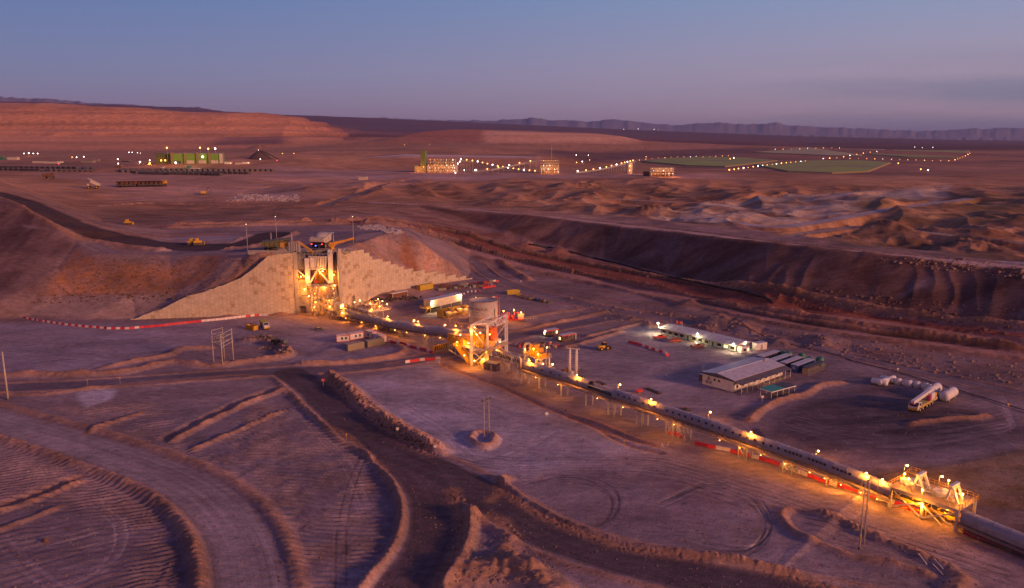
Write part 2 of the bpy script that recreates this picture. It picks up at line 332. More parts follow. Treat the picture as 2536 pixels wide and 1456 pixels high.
road('mine_track', [(1950,585,24),(2150,560,24),(2300,575,24),(2536,600,24),(2700,610,24)], 8, (.46,.34,.28), 1.2, 1.5, 6)
road('crest_road', [(915,500,23.5),(955,503,24),(1040,508,24),(1200,522,24),(1400,542,24),(1500,553,24),(1700,575,24),(1900,600,24),(2100,622,24),(2300,640,24),(2700,678,24)], 10, (.64,.43,.37), 1.0, .9, 4)
road('ramp_road', [(-400,432,57),(-100,462,50),(0,476,46.5),(110,520,39.5),(200,563,32),(300,590,27),(420,606,25.5),(560,612,25.5),(640,600,26),(680,580,26)], 21, DARKR, .8, 2.2, 5)
road('loop_road', [(230,600,27),(262,612,26),(320,622,25.5),(430,618,25.5),(560,622,25.7),(640,618,26)], 7, (.30,.215,.22), .4, 0, 2.5)
road('far_track', [(800,512,22),(870,488,22),(905,476,22),(950,458,22),(1010,450,22)], 10, (.27,.18,.18), .6, .6, 5)
road('mine_track', [(1700,540,24),(1790,545,24),(1900,560,24),(2000,552,24),(2200,520,23),(2400,490,23)], 12, (.50,.41,.41), 0, 0, 5)

RM = np.zeros(X.shape)
for nm, c, w_, col, bl, br, bw, jit, st in ROADS:
    sl, d, side, arc, tot = polydist([(p.x, p.y) for p in c], w_/2 + bw*2.4)
    RM[sl] = np.maximum(RM[sl], 1 - sstep(w_/2-.2, w_/2+1.3, d))
for nm, c, w_, col, bl, br, bw, jit, st in ROADS:
    sl, d, side, arc, tot = polydist([(p.x, p.y) for p in c], w_/2 + bw*2.4)
    wob = 1 + .12 * vnoise(arc/14, side*7.3, 31)
    m = 1 - sstep(w_/2*wob*.98, w_/2*wob*1.04 + .5, d)
    FLAT[sl] = np.maximum(FLAT[sl], 1 - sstep(w_/2, w_/2 + bw, d))
    for sd_, h in ((1, bl), (-1, br)):
        if h <= 0: continue
        lump = 1 + .45*rnoise(X[sl]/7, Y[sl]/7, 5) + .18*rnoise(X[sl]/1.6, Y[sl]/1.6, 6)
        q = np.clip(1 - np.abs(d - (w_/2 + bw*.55)) / (bw*.62), 0, 1)
        q = q*q*(3-2*q) * (side == sd_) * np.clip((tot-arc)/8, 0, 1) * np.clip(arc/8, 0, 1)
        fl = FLAT[sl] if False else 1
        ROADS_B = Z[sl]; Z[sl] = Z[sl] + h * .8 * q * lump * (1-RM[sl]); PALE[sl] = np.maximum(PALE[sl], q*.85*(1-RM[sl]))
    rid = ROADS.index((nm, c, w_, col, bl, br, bw, jit, st)) + 1
    R_ = ROAD[sl]; R_[(m > .5)] = rid; ROAD[sl] = R_

# berms, spoil ridges and mounds: points, height, width
def berm(pts, h, wd, lum=.45, rock=0.0):
    c = smooth([G(*p) if len(p) == 3 else G(p[0], p[1], 0) for p in pts])
    sl, d, side, arc, tot = polydist([(p.x, p.y) for p in c], wd)
    q = np.clip(1 - d / (wd*.62), 0, 1); q = q*q*(3-2*q)
    lump = 1 + lum*1.1*rnoise(X[sl]/wd, Y[sl]/wd, 9) + lum*.5*rnoise(X[sl]/1.4, Y[sl]/1.4, 11)
    tp = np.minimum(1, np.minimum(arc + .3*wd, tot - arc + .3*wd)/(wd*.5))
    Z[sl] += h*.82*q*lump*tp*(1-RM[sl]) + rock*q*(np.abs(vnoise(X[sl]/.9, Y[sl]/.9, 14)))
    PALE[sl] = np.maximum(PALE[sl], q)
berm([(-60,935),(60,930),(170,930),(290,925),(360,912),(430,898),(520,908),(610,898),(700,886),(718,872)], 1.9, 6)
berm([(250,912),(330,896),(420,880),(440,868),(520,862)], 1.3, 5)
berm([(600,845),(660,850),(705,868),(715,880)], 1.6, 5, .6, .4)
berm([(742,903),(800,903),(870,899),(940,891),(990,879),(1000,868),(985,856)], 1.6, 5)
berm([(560,782),(610,775),(650,772),(700,777)], 1.6, 7, .2)
berm([(0,975),(100,978),(230,962),(330,950),(480,938),(590,928),(640,933)], .8, 3.5)
berm([(960,901),(1010,893),(1060,885)], .8, 3)
berm([(812,940),(850,965),(890,1000),(935,1035),(985,1070),(1030,1095),(1075,1115)], 3.2, 10, .6, .7)
berm([(1166,1093),(1172,1080),(1196,1074),(1222,1082),(1224,1096),(1205,1110),(1180,1106),(1166,1093)], 1.7, 3.4, .35)
berm([(1215,1240),(1240,1215),(1238,1195),(1258,1186)], 1.5, 4)
berm([(1240,1205),(1290,1245),(1370,1290),(1470,1330),(1560,1358),(1700,1378),(1850,1400),(2000,1440),(2100,1470)], 1.6, 5, .5, .3)
berm([(1090,900),(1160,928),(1230,953),(1300,985),(1370,1015),(1430,1035),(1480,1055),(1540,1080),(1640,1108)], -.7, 2.8, .2)
berm([(1400,1030),(1470,1055),(1520,1085),(1580,1108),(1640,1122)], -.7, 2.6, .2)
berm([(1400,1022),(1490,1050),(1560,1080),(1630,1103)], .5, 2.2, .2)
berm([(690,960),(620,985),(560,1012),(480,1050),(415,1085)], -1.3, 5.5, .3)
berm([(700,968),(630,993),(570,1020),(490,1060),(430,1092)], 1.2, 3.6, .5)
berm([(700,1018),(640,1045),(560,1080),(480,1115)], .8, 3, .5)
berm([(350,1025),(270,1050),(215,1075)], .9, 3.5, .5)
berm([(-40,1262),(80,1225),(190,1182)], -1.0, 5, .3)
berm([(-40,1278),(80,1243),(200,1195)], .9, 3, .5)
berm([(-40,1325),(60,1290),(150,1255)], .6, 3, .5)
berm([(690,955),(740,1000),(800,1050),(860,1080),(900,1120),(950,1165)], .8, 3.5, .5, .3)
berm([(1120,1215),(1135,1270),(1150,1300),(1145,1350),(1120,1400),(1080,1470)], 1.5, 5.0, .5, .3)
berm([(1145,1300),(1190,1283),(1235,1290),(1260,1330),(1250,1370)], 1.6, 6, .5)
berm([(1140,1440),(1200,1420),(1270,1425),(1330,1450),(1400,1500)], 3.0, 12, .5)
berm([(1240,1390),(1290,1410),(1330,1440)], 1.6, 6, .5)
berm([(1960,1262),(1938,1270),(1940,1292),(1975,1325),(2030,1350),(2110,1378),(2200,1395),(2300,1425)], 1.1, 3.2, .4)
berm([(2010,1272),(2070,1290),(2150,1325),(2230,1355),(2300,1385),(2345,1402)], 1.2, 4, .6, .4)
berm([(2360,1420),(2385,1440),(2360,1470)], 1.6, 5, .4)
berm([(1855,1045),(1890,1015),(1940,993),(1990,982),(2030,962),(2085,957)], 1.5, 4, .3)
berm([(2250,1078),(2330,1065),(2400,1060),(2440,1045)], 1.0, 4, .4)
berm([(990,792),(1060,804),(1150,812),(1250,806),(1340,786),(1440,768)], .8, 5, .4)
berm([(1290,822),(1360,805),(1430,788),(1500,775)], 1.2, 5, .4)
berm([(1395,862),(1450,848),(1540,822)], 1.1, 4, .4)
berm([(1450,835),(1520,818),(1600,800)], .9, 3.5, .4)
berm([(1555,795),(1600,800),(1610,812),(1640,806)], 1.4, 5, .4)
berm([(860,745),(930,742),(970,745),(985,760)], .8, 4, .3)
berm([(1235,640,8),(1260,662,5),(1310,690,3)], 2.2, 7, .3)
berm([(980,560,21),(1060,580,17),(1140,610,12)], 1.6, 6, .6)
for (mx, my, mz_, mh, mw) in ((1308,612,9,4.5,12),(1385,632,6,5,14),(1760,800,2,3.4,9),(1790,797,2,3,9),(1838,808,2,3.4,9),(1935,845,1.5,2.4,8),(2040,848,2,3,10),(1700,760,2,2.6,10),
        (2180,565,24,5,16),(2095,590,24,6,17),(2400,600,24,8,30),(1600,530,24,6,25),(1450,470,24,8,45),(1250,510,23,6,28),(1170,575,17,3,12),(640,380,22,24,70)):
    c = G(mx, my, mz_); sl = window([c, (c[0]+1, c[1]+1)], mw*1.1)
    d = np.hypot(X[sl]-c[0], (Y[sl]-c[1])) / mw * (1 + .18*vnoise(X[sl]/mw*1.6, Y[sl]/mw*1.6, 3))
    Z[sl] += mh*np.clip(1 - d, 0, 1)**1.15*(1 + .15*vnoise(X[sl]/2.2, Y[sl]/2.2, 8))

# broad relief: rough where the roughness is high, quiet on floors and roads
am = A * (1 - .93*FLAT)
rel = 0
for lam, k, s in ((900,.9,1),(420,1.0,2),(190,1.0,3),(85,.85,4),(40,.6,5),(19,.40,6),(9,.24,7),(4.2,.13,8)):
    o = octave(lam, s, 1.5, .45)
    rel = rel + k * ((.45 - np.abs(o)*2) if lam in (190, 85, 40) else o) * (np.clip(am*30/lam, 0, 1) if lam > 100 else 1)
hugeok = sstep(300, 650, RADf.reshape(X.shape))
Z += am * rel * .50
def vn_(lam, s, ax, ang):
    c, s_ = math.cos(ang), math.sin(ang); wx = X + .35*lam*octave(lam*1.6, s+40); wy = Y + .35*lam*octave(lam*1.6, s+41)
    return vnoise((wx*c + wy*s_)/lam, (-wx*s_ + wy*c)/(lam*ax), s)*np.clip(1.6 - 4.2*SP_/lam, 0, 1)
sm_ = sstep(3.5, 9, A) * (1 - FLAT)
Z += sm_*(5*(.35-np.abs(vn_(58, 11, 3.0, -.5))) + 4.4*(.35-np.abs(vn_(26, 12, 2.2, -.25))) + 3.4*(.3-np.abs(octave(13, 13))) + 1.9*(.3-np.abs(octave(6.5, 14))))
sl_, msk = inpoly([G(*q) for q in ((1040,512,23),(1400,549,23),(1700,584,23),(2100,632,23),(2600,675,23),(2600,832,5),(2300,797,5),(1900,742,5),(1500,645,6),(1240,582,14))], 6)
Z[sl_] += msk*(1.3*(.35-np.abs(vn_(21, 71, 4.0, -.9)[sl_])) + .9*(.35-np.abs(vn_(8, 72, 5.0, -.5)[sl_])) + 2.5*octave(60, 73)[sl_])
ms_ = sstep(1.5, 3.5, A)*(1-sm_)*(1-FLAT); Z += ms_*(2.6*(.35-np.abs(octave(60, 15, 2.2, 1.2))) + 1.3*(.35-np.abs(octave(24, 16))))
Z += .10*octave(5.5, 21)*(1-.7*FLAT) + .055*octave(2.3, 22)*(1-.6*FLAT) + .03*octave(1.0, 23)
dz = sstep(4300, 4500, Y)*(1 - sstep(6300, 6900, Y))*sstep(70, 100, Z)*(X < -300)
zq = Z/34 + .25*vnoise(X/500, Y/500, 44); fr_q = zq - np.floor(zq); Z += dz*34*(sstep(.5, .95, fr_q) - fr_q)
# far dumps: gullies running down the faces
gl = sstep(3900, 4300, Y)*(1 - sstep(6600, 7400, Y)); Z += gl * (5*octave(90, 41, 4, 0.1) + 3*octave(160, 42, 3, 0))
# machine-ripped ground: combed furrows
def furrow(poly, ang, lam, amp, ft=5):
    sl, m = inpoly([G(x, y, 0) for x, y in poly], ft)
    xs, ys = X[sl], Y[sl]; c, s = math.cos(ang), math.sin(ang)
    u = xs*c + ys*s; v = -xs*s + ys*c
    wv = v + 1.6*vnoise(u/9, v/14, 51) + .6*vnoise(u/3, v/4, 52)
    am2 = .35 + .65*np.clip(.5 + .9*vnoise(u/7, v/5, 53), 0, 1)
    tri = np.abs(((wv/lam) % 1)*2 - 1)
    Z[sl] += amp*m*am2*(tri - .5)*(1 - FLAT[sl])*np.clip(1.5 - 1.5*SP_[sl]/lam, 0, 1)
furrow([(640,990),(760,1010),(860,1080),(960,1180),(1010,1300),(980,1400),(930,1456),(700,1500),(700,1330),(640,1240),(560,1180),(520,1130)], -.20, 1.9, .75)
furrow([(120,1010),(330,985),(430,1010),(430,1080),(520,1130),(600,1180),(480,1150),(300,1080)], .38, 1.9, .60)
furrow([(-80,1090),(60,1120),(240,1180),(400,1240),(500,1330),(530,1456),(300,1470),(360,1330),(200,1260),(-60,1240)], .33, 1.8, .70)
furrow([(-60,1300),(260,1290),(420,1420),(300,1540),(-60,1540)], .55, 2.6, .25)
furrow([(400,1330),(540,1330),(560,1560),(380,1560)], .02, 1.6, .60)
for (ar, sd2) in (((1300,1200,2500,1456), 0),):
    pass

# ---- colour of the ground (albedo)
def C3(m, c): return m[..., None]*np.array(c)
n1 = .5+.5*vnoise(X/260, Y/260, 61); n2 = .5+.5*(.6*octave(60, 62, 2.2, .3)+.4*octave(17, 63, 2, .2)); n3 = .5+.5*(.6*octave(9, 64)+.4*octave(3, 65))
ALB[:] = (.295,.215,.225)
warm = sstep(430, 800, RADf.reshape(X.shape))*(1-sstep(6500, 8500, RADf.reshape(X.shape)))
ALB = blend(ALB, np.array((.52,.265,.145)), warm[...,None])
ALB = blend(ALB, np.array((.28,.135,.085)), (n1*.45*sstep(250,500,RADf.reshape(X.shape)))[...,None])
ALB *= (.80 + .36*n2)[...,None]; ALB *= (.90 + .2*n3)[...,None]
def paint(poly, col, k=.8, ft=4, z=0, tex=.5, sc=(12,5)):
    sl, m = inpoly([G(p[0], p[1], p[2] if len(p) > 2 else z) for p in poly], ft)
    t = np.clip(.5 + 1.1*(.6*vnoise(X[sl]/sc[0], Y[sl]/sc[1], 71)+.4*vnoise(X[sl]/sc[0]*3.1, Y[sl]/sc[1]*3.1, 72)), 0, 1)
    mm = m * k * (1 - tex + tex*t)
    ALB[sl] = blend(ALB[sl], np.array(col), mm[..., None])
def paintD(poly, col, k=.8, ft=60, tex=.4, sc=(300,120)):
    pts = [D(*p) if len(p) == 3 and p[2] > 400 else G(*p) for p in poly]
    sl, m = inpoly(pts, ft)
    t = np.clip(.5 + 1.1*vnoise(X[sl]/sc[0], Y[sl]/sc[1], 73), 0, 1)
    ALB[sl] = blend(ALB[sl], np.array(col), (m*k*(1-tex+tex*t))[..., None])
PADC = (.335,.28,.34)
paint([(-100,800),(330,800),(740,785),(900,830),(1100,850),(1000,880),(740,905),(700,860),(560,850),(420,870),(200,920),(-100,930)], PADC, .85, 5, tex=.3)
paint([(850,950),(1060,900),(1300,1000),(1480,1070),(1600,1115),(1420,1160),(1250,1180),(1080,1110),(960,1030)], (.385,.34,.42), .95, 6, tex=.35)
paint([(1250,1200),(1480,1130),(1750,1160),(1950,1240),(1940,1330),(2100,1400),(1700,1370),(1450,1310)], (.295,.235,.28), .85, 8, tex=.5)
paint([(1300,1290),(1500,1180),(1800,1200),(1900,1260),(1700,1330),(1500,1300)], (.15,.095,.125), .6, 10, tex=.9, sc=(18,7))
paint([(1270,900),(1400,860),(1600,800),(1900,870),(1900,960),(1700,1060),(1500,1000)], (.33,.27,.315), .9, 6, tex=.3)
paint([(1900,1050),(2050,980),(2200,970),(2536,1060),(2600,1100),(2200,1160),(2000,1130)], (.082,.056,.068), .94, 6, tex=.4, sc=(18,6))
paint([(1870,1062,1),(1960,1135,1),(2080,1178,1),(2330,1160,3),(2600,1100,4),(2600,1280),(2350,1240),(2100,1200),(1940,1140)], (.16,.105,.055), .85, 2, tex=.4)
paint([(2250,1240),(2600,1265),(2600,1420),(2420,1350)], (.14,.09,.085), .7, 5, tex=.6)
paint([(-100,1060),(240,1190),(480,1280),(520,1456),(-100,1500)], (.20,.145,.175), .8, 8, tex=.7)
paint([(140,1040),(520,1000),(700,980),(1000,1250),(930,1456),(740,1456),(650,1250),(400,1130)], (.255,.20,.24), .8, 8, tex=.5)
paint([(190,975),(240,965),(290,962),(280,985),(240,1000),(215,1010),(195,990)], (.60,.55,.62), .85, 1.5, tex=.45, sc=(2.5,1.5))
paint([(940,1130),(1000,1170),(1020,1260),(960,1280),(900,1230)], (.15,.09,.10), .55, 6, tex=.5)
# warmer sand from the crusher foot along the first conveyor
paint([(740,780),(840,782),(1100,880),(1240,950),(1200,960),(1060,890),(850,820),(700,790)], (.42,.27,.21), .7, 3, tex=.3)
# left embankment: brown rocky face, paler lower bench
paint([(188,600,28),(250,632,24),(520,636,24),(640,664,20),(560,690,14),(520,733,8),(180,724,8.5),(95,734,7),(142,665,17.5)], (.42,.19,.09), .95, 3, tex=.55, sc=(4,3))
paint([(640,664,20),(722,634,26),(560,632,26),(540,700,14)], (.46,.29,.22), .85, 4, tex=.4)
paint([(520,736,7),(330,730,8),(230,728,8),(120,745,5),(60,786,0),(330,791,0),(500,760,3)], (.44,.31,.27), .85, 2, tex=.3)
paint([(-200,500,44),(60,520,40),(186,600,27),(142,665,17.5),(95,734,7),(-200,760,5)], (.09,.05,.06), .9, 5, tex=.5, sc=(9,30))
paint([(118,566,33),(100,570,32),(62,600,25),(66,606,24)], (.32,.25,.28), .8, 1.5, tex=.3)
paint([(190,572,28),(215,570,28),(245,625,25),(205,620,25)], (.44,.30,.26), .85, 2, tex=.4)
paint([(320,600,25.5),(480,585,25),(600,590,25),(600,620,25.5),(430,626,25.5)], (.44,.37,.41), .8, 5, tex=.5)
paint([(330,585,25.5),(430,577,25),(560,578,25),(560,588,25),(400,592,25)], (.38,.19,.13), .7, 4, tex=.3)
# behind the right wall
paint([(860,620,27),(930,590,29),(1001,569,33),(1090,636,16),(1170,690,1),(1020,664,19),(900,640,25)], (.40,.24,.19), .9, 1.5, tex=.25)
paint([(985,580,32),(1001,566,33),(1042,600,28),(1095,640,14),(1080,640,15),(1035,603,28)], (.38,.165,.09), .85, 1.2, tex=.3)
paint([(860,608,28),(890,590,28),(945,578,30),(960,584,29),(905,604,27)], (.52,.36,.31), .8, 1.5, tex=.6, sc=(3,2))
# valley
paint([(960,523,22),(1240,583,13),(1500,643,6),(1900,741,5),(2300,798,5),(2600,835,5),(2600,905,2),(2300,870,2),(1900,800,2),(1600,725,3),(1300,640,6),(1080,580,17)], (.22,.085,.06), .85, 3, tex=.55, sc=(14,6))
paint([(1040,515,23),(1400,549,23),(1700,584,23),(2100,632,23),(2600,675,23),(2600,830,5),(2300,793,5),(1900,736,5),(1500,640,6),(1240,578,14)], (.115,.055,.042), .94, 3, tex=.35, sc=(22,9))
paint([(2030,638,23),(2075,645,23),(2160,735,9),(2190,780,5),(2150,780,5),(2130,740,9)], (.17,.10,.09), .7, 2, tex=.3)
paint([(2300,660,23),(2330,665,23),(2230,745,9),(2210,745,9)], (.24,.18,.20), .8, 2, tex=.3)
paint([(1640,585,22),(1700,600,20),(1660,660,8),(1690,680,6),(1650,668,7)], (.22,.15,.15), .6, 2, tex=.3)
paint([(1250,590,14),(1340,615,9),(1440,640,7),(1360,650,6),(1280,615,10)], (.30,.145,.10), .7, 3, tex=.5)
paint([(1170,628,9),(1300,663,5),(1500,708,2),(1700,755,1.5),(1900,798,1.5),(2100,831,1.5),(2300,858,1.5),(2600,898,1.5),(2600,985,1),(2400,935,1),(2200,892,1),(2000,850,1),(1800,808,1),(1600,772,1),(1400,735,1),(1250,700,2)], (.26,.15,.125), .75, 3, tex=.9, sc=(10,5))
paint([(1060,583,17),(1170,612,11),(1300,645,6),(1500,692,2.5),(1700,739,2),(1900,781,2),(2100,813,2),(2600,874,2),(2600,886,2),(2100,822,2),(1900,790,2),(1700,748,2),(1500,701,2.5),(1300,656,6),(1170,621,11)], (.055,.026,.024), .92, 1.5, tex=.3)
paint([(1000,545,22),(1130,572,16),(1300,618,9),(1450,652,5.5),(1650,691,4),(1850,731,4),(2100,771,4),(2600,846,4),(2600,853,4),(2100,778,4),(1850,739,4),(1650,699,4),(1450,660,5.5),(1300,626,9),(1130,580,16)], (.06,.025,.02), .92, 1.5, tex=.3)
paint([(1560,562,23),(1900,632,17),(2120,664,17),(2120,668,17),(1900,637,17),(1560,566,23)], (.26,.15,.11), .7, 1, tex=.3)
# mine ground beyond the crest
paint([(1000,470,23),(1500,480,23),(2600,470,23),(2600,640,23),(2100,600,23),(1500,535,23),(1050,500,23)], (.33,.15,.075), .85, 15, tex=.7, sc=(60,25))
paint([(1000,468,23),(1500,465,23),(2600,460,23),(2600,640,23),(2100,605,23),(1500,540,23),(1050,500,23)], (.10,.05,.032), .8, 15, tex=1.0, sc=(24,13))
paint([(1000,472,23),(1500,469,23),(2600,462,23),(2600,640,23),(2100,605,23),(1500,540,23),(1050,500,23)], (.52,.30,.18), .6, 15, tex=1.0, sc=(15,9))
paint([(300,500,22),(900,500,22),(930,530,23),(700,545,23),(350,560,24),(230,530,24)], (.20,.10,.07), .6, 10, tex=1.0, sc=(20,12))
paint([(1600,540,24),(1800,500,24),(2100,470,24),(2360,455,24),(2350,478,24),(2200,500,24),(1980,560,24),(1780,560,24)], (.60,.50,.43), .8, 6, tex=.9, sc=(45,14))
paint([(2100,500,24),(2600,470,24),(2600,560,24),(2200,560,24)], (.20,.13,.06), .75, 10, tex=.8, sc=(50,12))
paint([(2000,570,24),(2200,560,24),(2600,600,24),(2600,645,24),(2200,625,24),(2000,600,24)], (.16,.095,.055), .7, 8, tex=.8, sc=(30,12))
paint([(2470,640,24),(2600,648,24),(2600,662,24),(2480,655,24)], (.40,.40,.48), .7, 3, tex=.3)
paint([(1000,520,23),(1250,530,23),(1400,570,15),(1200,565,16)], (.22,.085,.06), .7, 6, tex=.6)
# plain in the middle distance
paint([(0,430,22),(900,430,22),(1300,440,22),(900,470,22),(600,480,22),(300,480,22),(120,450,22)], (.56,.33,.27), .6, 20, tex=.5, sc=(90,30))
paint([(200,460,22),(620,462,22),(850,470,22),(800,500,22),(300,500,22)], (.56,.34,.28), .5, 15, tex=.6, sc=(60,25))
paint([(600,480,22),(730,482,22),(740,495,22),(560,495,22)], (.50,.40,.42), .6, 6, tex=.7, sc=(12,6))
paint([(650,420,22),(1800,430,22),(1800,440,22),(1000,445,22),(700,440,22)], (.52,.34,.33), .6, 30, tex=.4, sc=(120,50))
paint([(-100,415,22),(640,413,22),(640,404,22),(-100,404,22)], (.16,.09,.09), .5, 25, tex=.5, sc=(120,50))
paintD([(-500,378,3550),(0,376,3720),(400,375,3720),(700,369,3760),(905,356,4200),(880,335,5500),(720,290,6200),(250,262,6200),(-500,250,6500)], (.68,.31,.155), .95, 120, .3)
paintD([(350,300,5300),(510,300,5300),(510,308,5300),(350,308,5300)], (.20,.10,.09), .7, 40, .2)
paintD([(520,366,3950),(700,362,3950),(720,348,4500),(560,345,4500)], (.16,.085,.10), .8, 60, .3)
paintD([(1195,360,3720),(1400,358,3800),(1590,357,3880),(1590,347,4600),(1300,325,4700),(1190,330,4500)], (.78,.42,.26), .95, 40, .3)
paintD([(950,352,3850),(1080,357,3800),(1195,359,3720),(1200,325,4700),(1050,320,4800)], (.40,.17,.12), .85, 40, .3)
paintD([(1560,365,3500),(1850,365,3500),(1830,357,4000),(1640,355,4000)], (.50,.25,.17), .8, 60, .3)
paintD([(740,405,22),(1340,412,22),(1340,390,1950),(740,381,1950)], (.58,.29,.19), .8, 15, .3, (60,40))
paintD([('x',)] if False else [(735,381,1960),(1330,391,1910),(1330,388,2150),(735,379,2250)], (.78,.64,.60), .9, 25, .5, (60,40))
paintD([(1340,396,2300),(1900,385,3000),(1900,370,3600),(1340,370,3300)], (.14,.075,.085), .8, 90, .3)
paintD([(910,352,4500),(1590,357,4650),(1850,360,4400),(2700,362,4500),(3300,358,9000),(3100,352,15500),(1600,322,15500),(700,283,15500),(-600,210,15500),(-600,240,9500),(500,300,9000)], (.150,.062,.075), .93, 500, .2, (1500,600))
paintD([(1800,366,3400),(2700,368,3600),(2800,430,22),(2300,436,22),(1650,425,22)], (.20,.115,.105), .7, 60, .5, (200,90))
bandm = sstep(3600, 4300, Y)*(1-sstep(7000, 8000, Y))
bands = .80 + .42*np.clip(.5+.9*vnoise(Z/11, X/1400, 91), 0, 1)
ALB *= (1 - bandm[...,None]*(1-bands[...,None]))
far2 = sstep(420, 700, RADf.reshape(X.shape))*(1-sstep(2600, 3600, RADf.reshape(X.shape)))
mot = .62 + .8*np.clip(.5 + .9*(.5*rnoise(X/95, Y/150, 92)+.3*rnoise(X/38, Y/60, 93)+.2*octave(14, 94)), 0, 1)
ALB *= (1 - far2[...,None]*(1-mot[...,None]))
mid2 = (1-far2)*(1-bandm); mot = .80 + .42*np.clip(.5 + .9*(.4*rnoise(X/30, Y/22, 95)+.35*rnoise(X/9, Y/6, 96)+.25*octave(3, 97)), 0, 1)
ALB *= (1 - mid2[...,None]*(1-mot[...,None]))
# roads over everything
for i, (nm, c, w_, col, bl, br, bw, jit, st) in enumerate(ROADS):
    sl, d, side, arc, tot = polydist([(p.x, p.y) for p in c], w_)
    wob = 1 + .10*vnoise(arc/9, side*7.3, 33)
    m = (1 - sstep(w_/2*wob*.8, w_/2*wob*1.12, d)) * st
    ALB[sl] = blend(ALB[sl], np.array((.30,.20,.20)), (m*.5)[..., None])
    streak = .92 + .16*vnoise((d*side)/.9, arc/45, 81) + .12*vnoise((d*side)/.35, arc/30, 82)
    ALB[sl] = blend(ALB[sl], np.array(col)*np.clip(streak, .5, 1.5)[..., None], m[..., None])
# tyre tracks: pairs of thin pale or dark lines
def tracks(pts, n, spread, k, w_=.35, seed=0, dark=False):
    rnd = random.Random(seed)
    for i in range(n):
        off = rnd.uniform(-spread, spread); q = [(p[0]+rnd.uniform(-6,6), p[1]+off*(.5+.5*p[1]/1400)+rnd.uniform(-2,2), 0) for p in pts]
        c = smooth([G(*p) for p in q], 8)
        for sh in (-1.1, 1.1):
            cc = [(p.x+sh*.8, p.y+sh*.6) for p in c]; sl, d, side, arc, tot = polydist(cc, 2)
            m = np.clip(1-d/w_, 0, 1)*k*np.clip(.6+.8*rnoise(X[sl]/6, Y[sl]/6, i+7), 0, 1); ALB[sl] = ALB[sl]*(1-m[...,None]*(.45 if dark else 0)) + (0 if dark else m[...,None]*np.array((.10,.085,.085)))
            Z[sl] -= .05*m
tracks([(840,1456),(850,1300),(880,1180),(900,1120),(870,1080)], 2, 10, .9, seed=1, dark=True)
tracks([(740,1010),(800,1080),(860,1150),(900,1250)], 3, 14, .6, seed=2)
tracks([(150,1456),(260,1400),(300,1340),(290,1290),(240,1250)], 4, 14, .9, seed=3)
tracks([(0,1400),(120,1370),(250,1330),(330,1290)], 4, 30, .7, seed=4)
tracks([(0,1330),(60,1400),(160,1470)], 3, 20, .6, seed=5)
tracks([(100,880),(250,868),(420,855),(600,842),(760,860)], 6, 30, .7, seed=6, dark=True)
tracks([(100,880),(250,868),(420,855),(600,842),(760,860)], 5, 30, .6, seed=16)
tracks([(720,830),(780,870),(860,885),(960,870)], 4, 12, .6, seed=7)
tracks([(1000,1000),(1100,1060),(1180,1125),(1260,1130),(1340,1080),(1400,1040)], 6, 14, .7, seed=8)
tracks([(950,960),(1050,960),(1150,1000),(1250,1040)], 6, 30, .5, seed=9, dark=True)
tracks([(1100,1120),(1250,1150),(1450,1140),(1650,1150),(1900,1220),(2200,1330),(2500,1440)], 9, 32, .8, seed=10)
tracks([(1100,1130),(1250,1160),(1450,1160),(1650,1170),(1900,1250),(2200,1350),(2500,1450)], 9, 30, .8, seed=11, dark=True)
tracks([(1300,1200),(1420,1180),(1520,1220),(1500,1290),(1400,1300),(1310,1250)], 5, 16, .7, seed=12, dark=True)
tracks([(1640,1250),(1750,1210),(1860,1240),(1900,1310),(1850,1370),(1700,1350)], 7, 18, .8, seed=13, dark=True)
tracks([(1640,1250),(1750,1210),(1860,1240),(1900,1310),(1850,1370),(1700,1350)], 5, 18, .7, seed=14)
tracks([(1300,870),(1420,900),(1560,880),(1700,870),(1850,905)], 7, 26, .6, seed=15, dark=True)
tracks([(1450,950),(1600,975),(1750,1010),(1900,1000),(2050,960)], 6, 16, .6, seed=17)
tracks([(1950,1050),(2150,1110),(2350,1110),(2500,1070),(2480,1000)], 10, 28, .8, seed=18)
tracks([(1950,1040),(2150,1090),(2350,1090),(2500,1050)], 8, 34, .7, seed=19, dark=True)
tracks([(1700,1370),(1900,1400),(2100,1440),(2300,1480)], 5, 12, .6, seed=20)
# berm crests take a warmer soil colour
ALB = blend(ALB, np.array((.45,.235,.135))*(.8+.4*n3)[...,None], (PALE*.75)[...,None])
ALB = np.clip(ALB, .02, .8)

# ---- build the sheet, split into ground and roads by face
idx = np.arange(NR*NT).reshape(NR, NT)
q = np.stack([idx[:-1,:-1], idx[:-1,1:], idx[1:,1:], idx[1:,:-1]], -1).reshape(-1, 4)[:, ::-1]
fr = ROAD[:-1,:-1].reshape(-1)
P3 = np.stack([X, Y, Z], -1).reshape(-1, 3).astype(np.float32); AL = ALB.reshape(-1, 3).astype(np.float32)
def sheet(name, faces, mat, extra=None):
    used, inv = np.unique(faces, return_inverse=True); inv = inv.reshape(faces.shape)
    me = bpy.data.meshes.new(name); nv, nf = len(used), len(faces)
    me.vertices.add(nv); me.vertices.foreach_set('co', P3[used].ravel())
    me.loops.add(nf*4); me.loops.foreach_set('vertex_index', inv.ravel().astype(np.int32))
    me.polygons.add(nf); me.polygons.foreach_set('loop_start', (np.arange(nf)*4).astype(np.int32))
    me.polygons.foreach_set('use_smooth', np.ones(nf, bool))
    me.update(calc_edges=True)
    at = me.attributes.new('soil', 'FLOAT_COLOR', 'POINT')
    at.data.foreach_set('color', np.concatenate([AL[used], np.ones((nv, 1), np.float32)], 1).ravel())
    me.materials.append(mat)
    o = bpy.data.objects.new(name, me); COL.objects.link(o); o['kind'] = 'structure'
    return o
